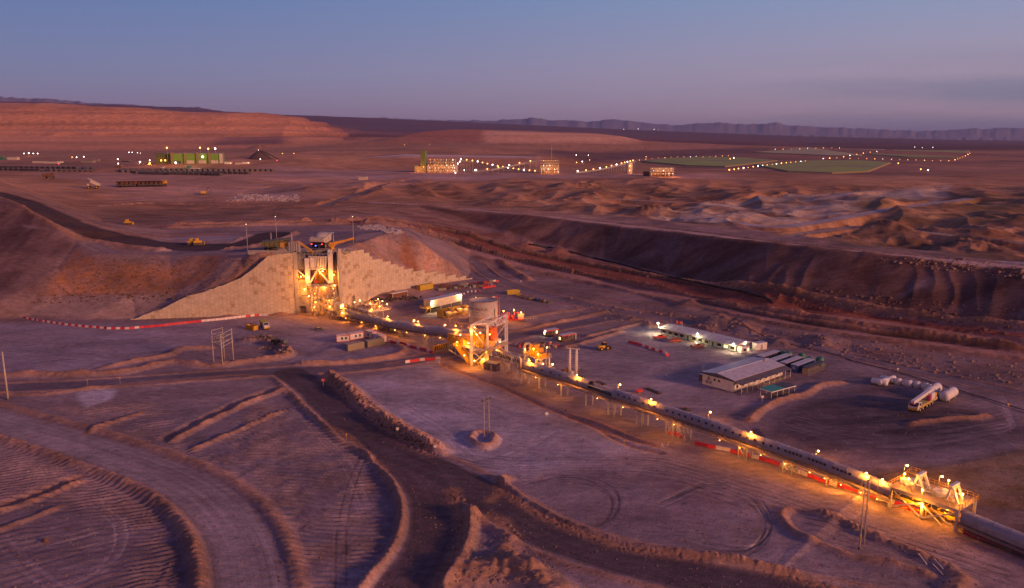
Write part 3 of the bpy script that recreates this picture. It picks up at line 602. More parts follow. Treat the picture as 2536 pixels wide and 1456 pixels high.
def soil_material():
    m = bpy.data.materials.new('soil'); m.use_nodes = True; t = m.node_tree; b = t.nodes['Principled BSDF']
    N = t.nodes.new; L = t.links.new
    b.inputs['Roughness'].default_value = .95; b.inputs['Specular IOR Level'].default_value = .12
    a = N('ShaderNodeAttribute'); a.attribute_name = 'soil'
    g = N('ShaderNodeNewGeometry')
    n1 = N('ShaderNodeTexNoise'); n1.inputs['Scale'].default_value = .55; n1.inputs['Detail'].default_value = 10; n1.inputs['Roughness'].default_value = .74
    mp = N('ShaderNodeMapping'); mp.inputs['Scale'].default_value = (.55, 1.0, 1); mp.inputs['Rotation'].default_value = (0, 0, .35)
    L(g.outputs['Position'], mp.inputs[0]); L(mp.outputs[0], n1.inputs[0])
    n2 = N('ShaderNodeTexNoise'); n2.inputs['Scale'].default_value = .07; n2.inputs['Detail'].default_value = 7; L(mp.outputs[0], n2.inputs[0])
    r1 = N('ShaderNodeMapRange'); r1.inputs[1].default_value = .3; r1.inputs[2].default_value = .7; r1.inputs[3].default_value = .62; r1.inputs[4].default_value = 1.38; L(n1.outputs[0], r1.inputs[0])
    r2 = N('ShaderNodeMapRange'); r2.inputs[1].default_value = .3; r2.inputs[2].default_value = .7; r2.inputs[3].default_value = .75; r2.inputs[4].default_value = 1.25; L(n2.outputs[0], r2.inputs[0])
    k1 = N('ShaderNodeMath'); k1.operation = 'MULTIPLY'; L(r1.outputs[0], k1.inputs[0]); L(r2.outputs[0], k1.inputs[1])
    n3 = N('ShaderNodeTexNoise'); n3.inputs['Scale'].default_value = 2.1; n3.inputs['Detail'].default_value = 4; n3.inputs['Roughness'].default_value = .8; L(g.outputs['Position'], n3.inputs[0])
    r3 = N('ShaderNodeMapRange'); r3.inputs[1].default_value = .32; r3.inputs[2].default_value = .68; r3.inputs[3].default_value = .74; r3.inputs[4].default_value = 1.26; L(n3.outputs[0], r3.inputs[0])
    k3 = N('ShaderNodeMath'); k3.operation = 'MULTIPLY'; L(k1.outputs[0], k3.inputs[0]); L(r3.outputs[0], k3.inputs[1]); k1 = k3
    v = N('ShaderNodeVectorMath'); v.operation = 'SCALE'; L(a.outputs['Color'], v.inputs[0]); L(k1.outputs[0], v.inputs['Scale'])
    L(v.outputs[0], b.inputs['Base Color'])
    bp = N('ShaderNodeBump'); bp.inputs['Strength'].default_value = .85; bp.inputs['Distance'].default_value = .5; L(n1.outputs[0], bp.inputs['Height'])
    L(bp.outputs[0], b.inputs['Normal'])
    return m
SOIL = soil_material()
# the middle under the camera
sheet('ground', q[fr == 0], SOIL)
for i, rd in enumerate(ROADS):
    f = q[fr == i+1]
    if len(f): sheet(rd[0], f, SOIL)

# height of the land anywhere, and where a line of sight meets it
def gz(x, y):
    r = math.hypot(x, y); t = math.atan2(x, y)
    i = min(max(np.searchsorted(rad, r) - 1, 0), NR-2); j = min(max(np.searchsorted(th, t) - 1, 0), NT-2)
    a = (r-rad[i])/(rad[i+1]-rad[i]); b = (t-th[j])/(th[j+1]-th[j])
    return float((Z[i,j]*(1-a)+Z[i+1,j]*a)*(1-b) + (Z[i,j+1]*(1-a)+Z[i+1,j+1]*a)*b)
def T(px, py, lift=0.0, zmax=None):
    """the first point of the land seen at that picture point"""
    r = ray(px, py); t0 = 60.0; prev = t0; t = t0
    while t < 30000:
        x, y, z = r[0]*t, r[1]*t, CAM_H + r[2]*t
        if gz(x, y) >= z:
            lo, hi = prev, t
            for _ in range(14):
                m = (lo+hi)/2
                if gz(r[0]*m, r[1]*m) >= CAM_H + r[2]*m: hi = m
                else: lo = m
            t = hi; return (r[0]*t, r[1]*t, CAM_H + r[2]*t + lift)
        prev = t; t += max(.8, t*.006)
    return G(px, py, 22)

# distant blue ranges
def mountains(name, sil, d, depth, s):
    me = bpy.data.meshes.new(name); vs = []; fs = []; n = 500; rows = 15
    xs = np.linspace(sil[0][0], sil[-1][0], n); ys = np.interp(xs, [p[0] for p in sil], [p[1] for p in sil])
    ys = ys + 1.6*vnoise(xs/14, xs*0+s, 90+s) + .9*vnoise(xs/5, xs*0+s, 91+s)
    RN = [vnoise(xs/26, xs*0 + k*.7, s) + .5*vnoise(xs/11, xs*0 + k*.9, s+5) for k in range(rows)]
    for k in range(rows):
        u = k/(rows-1); f = math.sin(u*math.pi)**.8 if u < 1 else 0
        for i in range(n):
            c = D(xs[i], ys[i], d); y = d + (u-.5)*depth
            zz = -250 + (c[2]+250)*(f if abs(u-.5) < .04 else min(.985, f*(1 + .05*RN[k][i])))
            vs.append((c[0]*y/d, y, zz))
    for k in range(rows-1):
        for i in range(n-1): a = k*n+i; fs.append((a, a+1, a+n+1, a+n))
    me.from_pydata(vs, [], fs); me.polygons.foreach_set('use_smooth', [True]*len(fs)); me.materials.append(ROCK)
    o = bpy.data.objects.new(name, me); COL.objects.link(o); o['kind'] = 'structure'; return o
ROCK = bpy.data.materials.new('hazed_far_rock'); ROCK.use_nodes = True
ROCK.node_tree.nodes['Principled BSDF'].inputs['Base Color'].default_value = (.22,.21,.32,1); ROCK.node_tree.nodes['Principled BSDF'].inputs['Roughness'].default_value = 1  # bluish rock colour carries part of the distance haze
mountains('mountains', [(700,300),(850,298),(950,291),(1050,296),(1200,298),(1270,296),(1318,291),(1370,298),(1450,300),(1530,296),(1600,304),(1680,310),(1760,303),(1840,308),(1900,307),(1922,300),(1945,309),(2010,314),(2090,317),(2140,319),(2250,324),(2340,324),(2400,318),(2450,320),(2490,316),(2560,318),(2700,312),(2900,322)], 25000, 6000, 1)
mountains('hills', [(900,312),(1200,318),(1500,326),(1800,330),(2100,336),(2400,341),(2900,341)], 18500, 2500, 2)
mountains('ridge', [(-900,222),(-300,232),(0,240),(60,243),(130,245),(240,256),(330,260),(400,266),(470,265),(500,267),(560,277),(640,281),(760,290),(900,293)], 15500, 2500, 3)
# ================================================================== BUILDING KIT
MATS = {}
def mat(name, col, rough=.7, metal=0.0, dirt=.25, emit=None, es=0.0, scale=.8):
    if name in MATS: return MATS[name]
    m = bpy.data.materials.new(name); m.use_nodes = True; t = m.node_tree; b = t.nodes['Principled BSDF']
    b.inputs['Roughness'].default_value = rough; b.inputs['Metallic'].default_value = metal
    b.inputs['Base Color'].default_value = (*col, 1)
    if emit:
        b.inputs['Emission Color'].default_value = (*emit, 1); b.inputs['Emission Strength'].default_value = es
    elif dirt > 0:
        g = t.nodes.new('ShaderNodeTexCoord'); n = t.nodes.new('ShaderNodeTexNoise'); n.inputs['Scale'].default_value = scale; n.inputs['Detail'].default_value = 6
        t.links.new(g.outputs['Object'], n.inputs[0])
        mx = t.nodes.new('ShaderNodeMixRGB'); mr = t.nodes.new('ShaderNodeMapRange'); mr.inputs[1].default_value = .42; mr.inputs[2].default_value = .75; mr.inputs[4].default_value = dirt*2.2
        t.links.new(n.outputs[0], mr.inputs[0]); t.links.new(mr.outputs[0], mx.inputs[0])
        mx.inputs[1].default_value = (*col, 1); mx.inputs[2].default_value = (.28, .18, .13, 1); t.links.new(mx.outputs[0], b.inputs['Base Color'])
    MATS[name] = m; return m
STEEL = mat('pale_galvanised_steel', (.50,.47,.46), .55, .2)
GREY = mat('grey_paint', (.36,.35,.35), .6)
DARK = mat('dark_steel', (.06,.055,.06), .6)
WHITE = mat('white_paint', (.78,.75,.72), .5, 0, .15)
CREAM = mat('cream_cladding', (.62,.55,.46), .55)
ROOFW = mat('pale_sheet_roof', (.62,.58,.60), .5, .1, .2)
YEL = mat('yellow_paint', (.72,.40,.02), .45, 0, .2)
ORNG = mat('orange_yellow_paint', (.75,.36,.03), .45, 0, .2)
RED = mat('red_paint', (.60,.03,.03), .5, 0, .1)
REDB = mat('red_plastic', (.62,.025,.045), .5, 0, .1)
WHTB = mat('white_plastic', (.78,.68,.66), .5, 0, .15)
BLUE = mat('blue_paint', (.03,.10,.30), .5)
GREEN = mat('green_paint', (.02,.22,.12), .5)
TEAL = mat('teal_tarpaulin', (.01,.34,.25), .6)
BLACK = mat('black_rubber', (.02,.02,.022), .8, 0, .1)
GLASS = mat('dark_glass', (.03,.035,.05), .12, 0, 0)
KHAKI = mat('khaki_paint', (.30,.27,.19), .6)
CONC = mat('concrete', (.42,.38,.35), .85)
WOOD = mat('weathered_wood', (.33,.25,.19), .85)
PLATE = mat('conveyor_cover_sheet', (.40,.36,.38), .5, .1, .3)
TRUSS = mat('dusty_truss_steel', (.25,.19,.16), .8)
AMB = (1.0, .33, .025)
BULB = mat('sodium_lamp_glow', (1,.6,.2), .5, 0, 0, (1.0,.46,.11), 30)
BULBW = mat('white_lamp_glow', (1,1,.9), .5, 0, 0, (1.0,.90,.62), 40)
BULBF = mat('far_sodium_lamp_glow', (1,.6,.2), .5, 0, 0, (1.0,.34,.07), 9)
BULBP = mat('far_white_lamp_glow', (1,1,1), .5, 0, 0, (1.0,.80,.72), 14)
REDGLOW = mat('red_tail_lamp_glow', (1,0,0), .5, 0, 0, (1.0,.04,.06), 6)
BLUEGLOW = mat('blue_lamp_glow', (0,0,1), .5, 0, 0, (.12,.2,1.0), 4)
WINLIT = mat('lit_window', (.8,.7,.4), .5, 0, 0, (1.0,.80,.36), 2.0)

class MB:
    def __init__(s): s.v, s.f, s.sm, s.st = [], [], [], []
    def _add(s, vs, fs, sm=False):
        k = len(s.v); s.st.append((k, len(s.f))); s.v += [tuple(v) for v in vs]; s.f += [tuple(i+k for i in f) for f in fs]; s.sm += [sm]*len(fs); return s
    def box(s, c, d, rz=0, taper=1.0):
        x, y, z = d[0]/2, d[1]/2, d[2]/2; M = Matrix.Rotation(rz, 3, 'Z') if rz else None; o = []
        for i, (a, b, e) in enumerate(((-1,-1,-1),(1,-1,-1),(1,1,-1),(-1,1,-1),(-1,-1,1),(1,-1,1),(1,1,1),(-1,1,1))):
            k = taper if e > 0 else 1; p = Vector((a*x*k, b*y*k, e*z)); p = M @ p if M else p; o.append((p.x+c[0], p.y+c[1], p.z+c[2]))
        return s._add(o, [(0,3,2,1),(4,5,6,7),(0,1,5,4),(1,2,6,5),(2,3,7,6),(3,0,4,7)])
    def bx(s, x0, x1, y0, y1, z0, z1): return s.box(((x0+x1)/2,(y0+y1)/2,(z0+z1)/2), (x1-x0,y1-y0,z1-z0))
    def bar(s, p, q, w=.2, h=None):
        p, q = Vector(p), Vector(q); d = q-p
        if d.length < 1e-6: return s
        d.normalize(); u = d.cross(Vector((0,0,1)));
        if u.length < 1e-3: u = Vector((1,0,0))
        u.normalize(); v = u.cross(d); a = w/2; b = (h or w)/2; o = []
        for e in (p, q):
            for i, j in ((-1,-1),(1,-1),(1,1),(-1,1)): o.append(e + u*a*i + v*b*j)
        return s._add(o, [(0,3,2,1),(4,5,6,7),(0,1,5,4),(1,2,6,5),(2,3,7,6),(3,0,4,7)])
    def tube(s, p, q, r, n=12, r2=None, cap=True):
        p, q = Vector(p), Vector(q); d = (q-p); d.normalize(); u = d.cross(Vector((0,0,1)))
        if u.length < 1e-3: u = Vector((1,0,0))
        u.normalize(); v = u.cross(d); r2 = r if r2 is None else r2; o = []
        for e, rr in ((p, r), (q, r2)):
            for i in range(n): a = 2*math.pi*i/n; o.append(e + u*rr*math.cos(a) + v*rr*math.sin(a))
        s._add(o, [(i, (i+1) % n, n+(i+1) % n, n+i) for i in range(n)] + ([tuple(range(n-1,-1,-1)), tuple(range(n,2*n))] if cap else []), True)
        if cap: s.sm[-2:] = [False, False]
        return s
    def path(s, pts, r, n=8):
        for a, b in zip(pts, pts[1:]): s.tube(a, b, r, n)
        return s
    def lathe(s, prof, c=(0,0,0), n=20, ax='z'):
        o = []
        for r, z in prof:
            for i in range(n):
                a = 2*math.pi*i/n; x, y = r*math.cos(a), r*math.sin(a)
                o.append((x+c[0], y+c[1], z+c[2]) if ax == 'z' else (z+c[0], x+c[1], y+c[2]))
        fs = [(k*n+i, k*n+(i+1) % n, (k+1)*n+(i+1) % n, (k+1)*n+i) for k in range(len(prof)-1) for i in range(n)]
        return s._add(o, fs, True)
    def prism(s, poly, y0, y1):          # outline in x,z pushed along y
        n = len(poly); o = [(x, y0, z) for x, z in poly] + [(x, y1, z) for x, z in poly]
        return s._add(o, [tuple(range(n)), tuple(range(2*n-1, n-1, -1))] + [(i, n+i, n+(i+1) % n, (i+1) % n) for i in range(n)])
    def plate(s, poly, z0, z1):          # outline in x,y pushed up
        n = len(poly); o = [(x, y, z0) for x, y in poly] + [(x, y, z1) for x, y in poly]
        return s._add(o, [tuple(range(n-1, -1, -1)), tuple(range(n, 2*n))] + [(i, (i+1) % n, n+(i+1) % n, n+i) for i in range(n)])
    def rail(s, pts, h=1.1, step=2.0, w=.07):
        for a, b in zip(pts, pts[1:]):
            a, b = Vector(a), Vector(b); up = Vector((0,0,h)); s.bar(a+up, b+up, w); s.bar(a+up*.5, b+up*.5, w*.8)
            n = max(1, int((b-a).length/step))
            for i in range(n+1): p = a.lerp(b, i/n); s.bar(p, p+up, w)
        return s
    def truss(s, a, b, h, n, w=.2, dw=None):
        a, b = Vector(a), Vector(b); up = Vector((0,0,h)); dw = dw or w*.7; s.bar(a, b, w); s.bar(a+up, b+up, w)
        for i in range(n+1):
            p = a.lerp(b, i/n); s.bar(p, p+up, dw)
            if i < n:
                q = a.lerp(b, (i+1)/n)
                s.bar(p if i % 2 else p+up, q+up if i % 2 else q, dw)
        return s
    def build(s, name, m, parent=None, loc=None):
        me = bpy.data.meshes.new(name); me.from_pydata(s.v, [], s.f); me.polygons.foreach_set('use_smooth', s.sm); me.materials.append(m)
        o = bpy.data.objects.new(name, me); COL.objects.link(o)
        if parent: o.parent = parent
        if loc: o.location = loc
        return o
def each(mb, name, m, parent=None):
    """every shape of the builder as a mesh of its own"""
    st = mb.st + [(len(mb.v), len(mb.f))]; r = None
    for (v0, f0), (v1, f1) in zip(st, st[1:]):
        q = MB(); q.v = mb.v[v0:v1]; q.f = [tuple(i-v0 for i in f) for f in mb.f[f0:f1]]; q.sm = mb.sm[f0:f1]; r = q.build(name, m, parent)
    return r
def tag(o, label, cat, group=None, kind=None):
    if label: o['label'] = label
    if cat: o['category'] = cat
    if group: o['group'] = group
    if kind: o['kind'] = kind
    return o
def thing(name, loc, rz, label, cat, group=None, scale=None):
    o = bpy.data.objects.new(name, None); COL.objects.link(o); o.empty_display_size = .5
    o.location = loc; o.rotation_euler = (0, 0, rz)
    if scale: o.scale = (scale,)*3
    return tag(o, label, cat, group)
def kids(o): return [c for c in KIDS.get(o.name, [])]
def dup(root, loc, rz, label, group=None):
    r = root.copy(); COL.objects.link(r); r.location = loc; r.rotation_euler = (0, 0, rz)
    if label: r['label'] = label
    if group: r['group'] = group
    for ch in [c for c in COL.objects if c.parent == root]:
        c = ch.copy(); COL.objects.link(c); c.parent = r
        for g in [x for x in COL.objects if x.parent == ch]:
            e = g.copy(); COL.objects.link(e); e.parent = c
    return r
def heading(a, b): return math.atan2(b[1]-a[1], b[0]-a[0])
def dist(a, b): return math.hypot(b[0]-a[0], b[1]-a[1])
NLIGHT = [0]
def lamp_light(parent, p, power, col=AMB, r=.25, spot=None):
    l = bpy.data.lights.new('lamp_light', 'POINT'); o = bpy.data.objects.new('lamp_light', l); COL.objects.link(o)
    l.energy = power; l.color = col; l.shadow_soft_size = r; o.location = p
    if parent: o.parent = parent
    NLIGHT[0] += 1; return o
# a pole lamp on the ground
def pole_lamp(px, py, h, label, power=900, col=AMB, bulb=None, at=None, gr='lamp posts along the conveyor', rb=.28):
    p = at or T(px, py); t = thing('lamp_post', p, 0, label, 'lamp post', gr)
    MB().tube((0,0,-.3), (0,0,h), .09, 8, .06).build('pole', STEEL, t)
    MB().bar((0,0,h), (.5,0,h+.05), .08).box((.6,0,h), (.7,.3,.14)).build('lamp_arm', GREY, t)
    MB().lathe([(0,-rb),(rb*.7,-rb*.7),(rb,0),(rb*.7,rb*.6),(0,rb*.6)], (.6,0,h-.12-rb*.6), 10).build('bulb', bulb or BULB, t)
    if power: lamp_light(t, (.6,0,h-.6-rb), power, col)
    return t
# ================================================================== RETAINING WALLS OF PRECAST PANELS
def panel_material():
    m = bpy.data.materials.new('precast_panels'); m.use_nodes = True; t = m.node_tree; b = t.nodes['Principled BSDF']; N = t.nodes.new; L = t.links.new
    b.inputs['Roughness'].default_value = .9
    tc = N('ShaderNodeTexCoord'); sp = N('ShaderNodeSeparateXYZ'); L(tc.outputs['Object'], sp.inputs[0]); cb = N('ShaderNodeCombineXYZ')
    L(sp.outputs['X'], cb.inputs[0]); L(sp.outputs['Z'], cb.inputs[1])
    def brick(off, c1, c2, bias, sq=1.0):
        k = N('ShaderNodeTexBrick'); k.offset = .5; k.inputs['Scale'].default_value = 1; k.inputs['Brick Width'].default_value = 1.7; k.inputs['Row Height'].default_value = 3.4
        k.inputs['Color1'].default_value = (*c1, 1); k.inputs['Color2'].default_value = (*c2, 1); k.inputs['Mortar'].default_value = (.20,.15,.12,1)
        k.inputs['Mortar Size'].default_value = .07; k.inputs['Bias'].default_value = bias; return k
    sw = N('ShaderNodeCombineXYZ'); L(sp.outputs['Z'], sw.inputs[0]); L(sp.outputs['X'], sw.inputs[1])
    k = N('ShaderNodeTexBrick'); k.offset = .5; k.inputs['Scale'].default_value = 1; k.inputs['Brick Width'].default_value = 1.9; k.inputs['Row Height'].default_value = 1.75
    k.inputs['Color1'].default_value = (.60,.50,.38,1); k.inputs['Color2'].default_value = (.55,.455,.345,1); k.inputs['Mortar'].default_value = (.29,.22,.17,1); k.inputs['Mortar Size'].default_value = .055; k.inputs['Mortar Smooth'].default_value = .6
    L(sw.outputs[0], k.inputs[0])
    # some panels cast in browner concrete: whole cells picked by noise held constant over a cell
    def cell(src, size, off):
        a = N('ShaderNodeMath'); a.operation = 'DIVIDE'; L(src, a.inputs[0]); a.inputs[1].default_value = size
        f = N('ShaderNodeMath'); f.operation = 'FLOOR'; L(a.outputs[0], f.inputs[0]); return f
    cxn = cell(sp.outputs['X'], 1.75, 0)
    par = N('ShaderNodeMath'); par.operation = 'PINGPONG'; L(cxn.outputs[0], par.inputs[0]); par.inputs[1].default_value = 1
    ph = N('ShaderNodeMath'); ph.operation = 'MULTIPLY'; L(par.outputs[0], ph.inputs[0]); ph.inputs[1].default_value = .95
    zz = N('ShaderNodeMath'); zz.operation = 'ADD'; L(sp.outputs['Z'], zz.inputs[0]); L(ph.outputs[0], zz.inputs[1])
    czn = cell(zz.outputs[0], 1.9, 0)
    cc = N('ShaderNodeCombineXYZ'); L(cxn.outputs[0], cc.inputs[0]); L(czn.outputs[0], cc.inputs[1])
    wn = N('ShaderNodeTexWhiteNoise'); wn.noise_dimensions = '3D'; L(cc.outputs[0], wn.inputs[0])
    bn = N('ShaderNodeTexNoise'); bn.inputs['Scale'].default_value = .055; bn.inputs['Detail'].default_value = 1; L(cb.outputs[0], bn.inputs[0])
    sm = N('ShaderNodeMath'); sm.operation = 'MULTIPLY_ADD'; L(bn.outputs[0], sm.inputs[0]); sm.inputs[1].default_value = 1.15; L(wn.outputs[0], sm.inputs[2])
    mr = N('ShaderNodeMapRange'); mr.inputs[1].default_value = 1.43; mr.inputs[2].default_value = 1.46; mr.inputs[4].default_value = .5; L(sm.outputs[0], mr.inputs[0])
    mx = N('ShaderNodeMixRGB'); L(mr.outputs[0], mx.inputs[0]); L(k.outputs[0], mx.inputs[1]); mx.inputs[2].default_value = (.27,.175,.10,1)
    gn = N('ShaderNodeTexNoise'); gn.inputs['Scale'].default_value = .4; gn.inputs['Detail'].default_value = 8; L(tc.outputs['Object'], gn.inputs[0])
    g2 = N('ShaderNodeMapRange'); g2.inputs[1].default_value = .3; g2.inputs[2].default_value = .7; g2.inputs[3].default_value = .84; g2.inputs[4].default_value = 1.12; L(gn.outputs[0], g2.inputs[0])
    v = N('ShaderNodeVectorMath'); v.operation = 'SCALE'; L(mx.outputs[0], v.inputs[0]); L(g2.outputs[0], v.inputs['Scale']); L(v.outputs[0], b.inputs['Base Color'])
    return m
PANEL = panel_material()
def retaining(wall, tops, label, flip):
    A, B = wall; ln = dist(A, B); rz = heading(A, B); ux, uy = math.cos(rz), math.sin(rz)
    pr = []
    for x, y in tops:
        p = WP(wall, x, y); pr.append(((p[0]-A[0])*ux + (p[1]-A[1])*uy, p[2]))
    o = thing('retaining_wall', (A[0], A[1], 0), rz, label, 'retaining wall')
    hs_ = []
    n = int(ln/1.75); poly = [(0, -1.5)]; st = []
    for i in range(n+1):
        s = i*1.75; h = np.interp(s+.8, [q[0] for q in pr], [q[1] for q in pr]); h = (round(h/1.9)*1.9 if not flip else h + random.uniform(-.25,.25))
        st.append((s, h)); st.append((min(s+1.75, ln+1.75), h))
    mb = MB(); s_ = -1 if flip else 1
    for i in range(0, len(st), 2):      # panel columns of one wall, butted edge to edge
        x0, x1, h = st[i][0], st[i+1][0], st[i][1]
        h2 = st[i+2][1] if flip and i+2 < len(st) else h
        mb.prism([(x0, -1.5), (x1, -1.5), (x1, max(.4, h2)), (x0, max(.4, h))], 0, -.6*s_)
    mb.build('panel_face', PANEL, o)
    return o, st
wl, stl = retaining(WALL_L, TOP_L, 'panelled concrete retaining wall left of the crusher, falling away to the left', True)
wr, st_r = retaining(WALL_R, TOP_R, 'panelled concrete retaining wall right of the crusher, stepping down to the right', False)
MB().bx(-.9, .9, -.1, .75, -1, 28.9).build('corner_pillar', CONC, wl)
MB().bx(-.5, .9, -.75, .1, -1, 29.2).build('corner_pillar', CONC, wr)
# side and back walls of the notch
nb = thing('retaining_wall', (XL, YN, 0), 0, 'plain concrete bay walls behind the crusher, lit orange from within', 'retaining wall')
WD = XR - XL
MB().bx(-.8, 0.02, .75, 12.6, -1, 28.6).build('side_wall', CONC, nb); MB().bx(WD-.02, WD+.8, .65, 12.6, -1, 28.8).build('side_wall', CONC, nb)
MB().bx(.02, WD-.02, 12, 12.8, -1, 28.4).build('back_wall', CONC, nb)
# ================================================================== PRIMARY CRUSHER IN THE NOTCH
def zy(y, d=None): return WP((G(738,775), G(842,775)), 790, y)[2]
cru = thing('crusher_building', (XL, YN, 0), 0, 'tall primary crusher tower in the notch between the two panelled walls, glowing orange', 'crusher')
W_ = WD
MB().bx(4.6, 6.6, -1.2, .9, 13.2, 26.2).build('column', WHITE, cru)
MB().bx(15.4, 17.3, -1.0, 1.0, 14.5, 30.0).build('column', WHITE, cru)
each(MB().bx(4.9, 6.3, 1.5, 3, 0, 13).bx(15.6, 17.1, 1.5, 3, 0, 14), 'lower_column', STEEL, cru)
m = MB().bx(.9, 4.2, .2, 5, 20.8, 28.0)
for i in range(5): m.bx(1.1+i*.7, 1.3+i*.7, -.05, .2, 21, 27.8)
m.build('cladding', GREY, cru)
m = MB()
m._add([(6.8,-.6,21),(14.2,-.6,21),(15.2,-.9,27),(6.4,-.9,27),(6.8,7,21),(14.2,7,21),(15.2,8,27),(6.4,8,27)], [(0,1,2,3),(1,5,6,2),(5,4,7,6),(4,0,3,7),(0,4,5,1)])
m.build('dump_hopper', STEEL, cru)
m = MB()
for i in range(7): m.bar((9.6+i*.72,-.9,21.2), (9.6+i*.78,-1.2,27), .26)
m.bar((6.8,-.9,21.1),(14.3,-.9,21.1),.5).bar((6.6,-1.2,26.9),(15.2,-1.2,26.9),.4).build('hopper_ribs', WHITE, cru)
MB().bx(7.2, 9.2, -1.15, -.95, 21.8, 26.4).build('hopper_plate', WHITE, cru)
m = MB().bar((10.4,-1,20.8),(6.8,-1,14.8),.65).bar((10.6,-1,20.8),(15.6,-1,14.4),.65).bar((.9,-.4,20.6),(4.6,-.6,17.2),.5).bar((6,2,13),(15.8,2,13),.4).bar((6,4,7),(15.8,4,7),.4)
each(m, 'brace', WHITE, cru)
MB().bx(7.6, 14, 2.6, 8, 13.6, 20.9).build('crusher_body', YEL, cru)
MB().lathe([(0,0),(2.6,0),(3.1,2),(3.3,4.5),(2.4,5.6),(2.4,6.4),(0,6.4)], (10.8,4,13.6), 20).build('crusher_shell', ORNG, cru)
MB().bx(8.6, 9.9, -.4, .5, 14.6, 15.6).build('red_box', RED, cru)
m = MB().bx(.5, 4.6, .6, 6, 8.4, 15.8)
for i in range(9): m.bx(.7, 4.4, .45, .6, 9.2+i*.6, 9.5+i*.6)
m.build('side_cladding', CREAM, cru)
MB().bx(.4, 5.4, -.6, 8, 3.4, 8.2).bx(.4, 1.2, -.5, 8, 0, 3.4).bx(4.2, 5.4, -.6, 8, 0, 3.4).build('concrete_base', CONC, cru)
MB().bx(8.2, 15.6, 3, 9, .2, 7.0).build('lower_chute', YEL, cru)
m = MB()                                              # working floors with their rails
for z, x0, x1, y0, y1 in ((13.3, 6.6, 19, -3.6, 3.0), (7.4, 6.8, 19.0, -3.0, 3), (27.2, 6.2, 16, -1.4, -.9)): m.bx(x0, x1, y0, y1, z-.18, z)
each(m, 'floor', STEEL, cru)
for z in (13.3, 7.4): MB().rail([(6.8,3,z),(6.8,-3.4 if z > 10 else -2.9,z),(18.9,-3.4 if z > 10 else -2.9,z),(18.9,2.5,z)], 1.1, 1.6, .11).build('handrail', STEEL, cru)
m = MB(); m.rail([(1,-.3,28.1),(4.4,-.5,28.1),(5.2,-1.4,27.4),(15,-1.5,27.4),(19.6,-1.0,28.9)], 1.1, 1.5, .12)
m.build('handrail', STEEL, cru)
m = MB()                                              # stair tower of open lattice
for x, y in ((8,-6.2),(11.2,-6.2),(8,-3.7),(11.2,-3.7)): m.bar((x,y,0),(x,y,14.4),.28)
for k in range(5):
    z = k*3.0
    for a, b in (((8,-6.2),(11.2,-6.2)),((8,-3.7),(11.2,-3.7)),((8,-6.2),(8,-3.7)),((11.2,-6.2),(11.2,-3.7))): m.bar((*a,z+2.4),(*b,z+2.4),.18)
    m.bar((8,-6.2,z),(11.2,-6.2,z+2.4),.14); m.bar((8 if k%2 else 11.2,-5,z),(11.2 if k%2 else 8,-5,z+2.4),.7,.12)
m.build('stair_tower', STEEL, cru)
m = MB()
for x in (13.0, 16.2, 19.0):
    m.bar((x,-3.4,0),(x,-3.4,13.2),.26)
for a, b in ((13.0,16.2),(16.2,19.0)):
    for z in (0.4, 4.0, 7.4, 10.4): m.bar((a,-3.4,z),(b,-3.4,z+3),.15); m.bar((b,-3.4,z),(a,-3.4,z+3),.15)
m.build('front_lattice', STEEL, cru)
m = MB().path([(17.6,-3.9,13),(18.3,-4.2,11),(18.6,-4.4,8),(18.4,-4.8,5)], .35); m.build('dust_duct', STEEL, cru)
def fix(parent, p, power, r=.3, col=AMB, bulb=None, name='lamp'):
    MB().lathe([(0,-r),(r*.75,-r*.7),(r,0),(r*.7,r*.6),(0,r*.7)], p, 8).build(name, bulb or BULB, parent)
    if power: lamp_light(parent, (p[0], p[1]-r*2.4, p[2]-.3), power*.6, col)
for p, pw in (((5.9,-2.2,17.4),2600),((12.8,-1.6,20.2),2200),((11.6,-2.2,19.2),0),((17.9,-1.6,18.4),2600),((18.6,-3.9,14.0),1200),((6.6,-4.2,8.9),1800),((12.6,1,12.2),3000),((4,-1,11.5),1500),((9,-2,5.6),1500),((15,0,6),2200),((9.6,-6.8,4.3),900),((9.6,-4.8,10.2),900),((2.5,-1.2,17.6),1500),((9.5,.6,12.0),1200)):
    fix(cru, p, pw, .22 if pw > 1000 else .15)

def clutter(parent, x0, x1, y0, y1, z0, z1, n, mt, seed, w_=.12, name='pipework'):
    rnd = random.Random(seed); m = MB()
    for i in range(n):
        a = Vector((rnd.uniform(x0,x1), rnd.uniform(y0,y1), rnd.uniform(z0,z1))); k = rnd.random()
        b = a + (Vector((rnd.uniform(-3,3),0,0)) if k < .35 else Vector((0,0,rnd.uniform(-3.5,3.5))) if k < .7 else Vector((rnd.uniform(-2,2),rnd.uniform(-1,1),rnd.uniform(-2.5,2.5))))
        b = Vector((min(max(b.x,x0),x1), b.y, min(max(b.z,z0),z1))); m.bar(a, b, w_*rnd.uniform(.7,2.0))
    o = m.build(name, mt, parent); o['kind'] = 'stuff'; return o
clutter(cru, 6.8, 19.2, -3.2, 2.5, .5, 14, 90, STEEL, 1); clutter(cru, .6, 19, -1, 1.5, 14, 20.5, 34, YEL, 2, .14, 'cable_runs'); clutter(cru, 7, 19, -4.2, -3.4, .4, 8, 40, GREY, 3, .10, 'scaffold_bars')
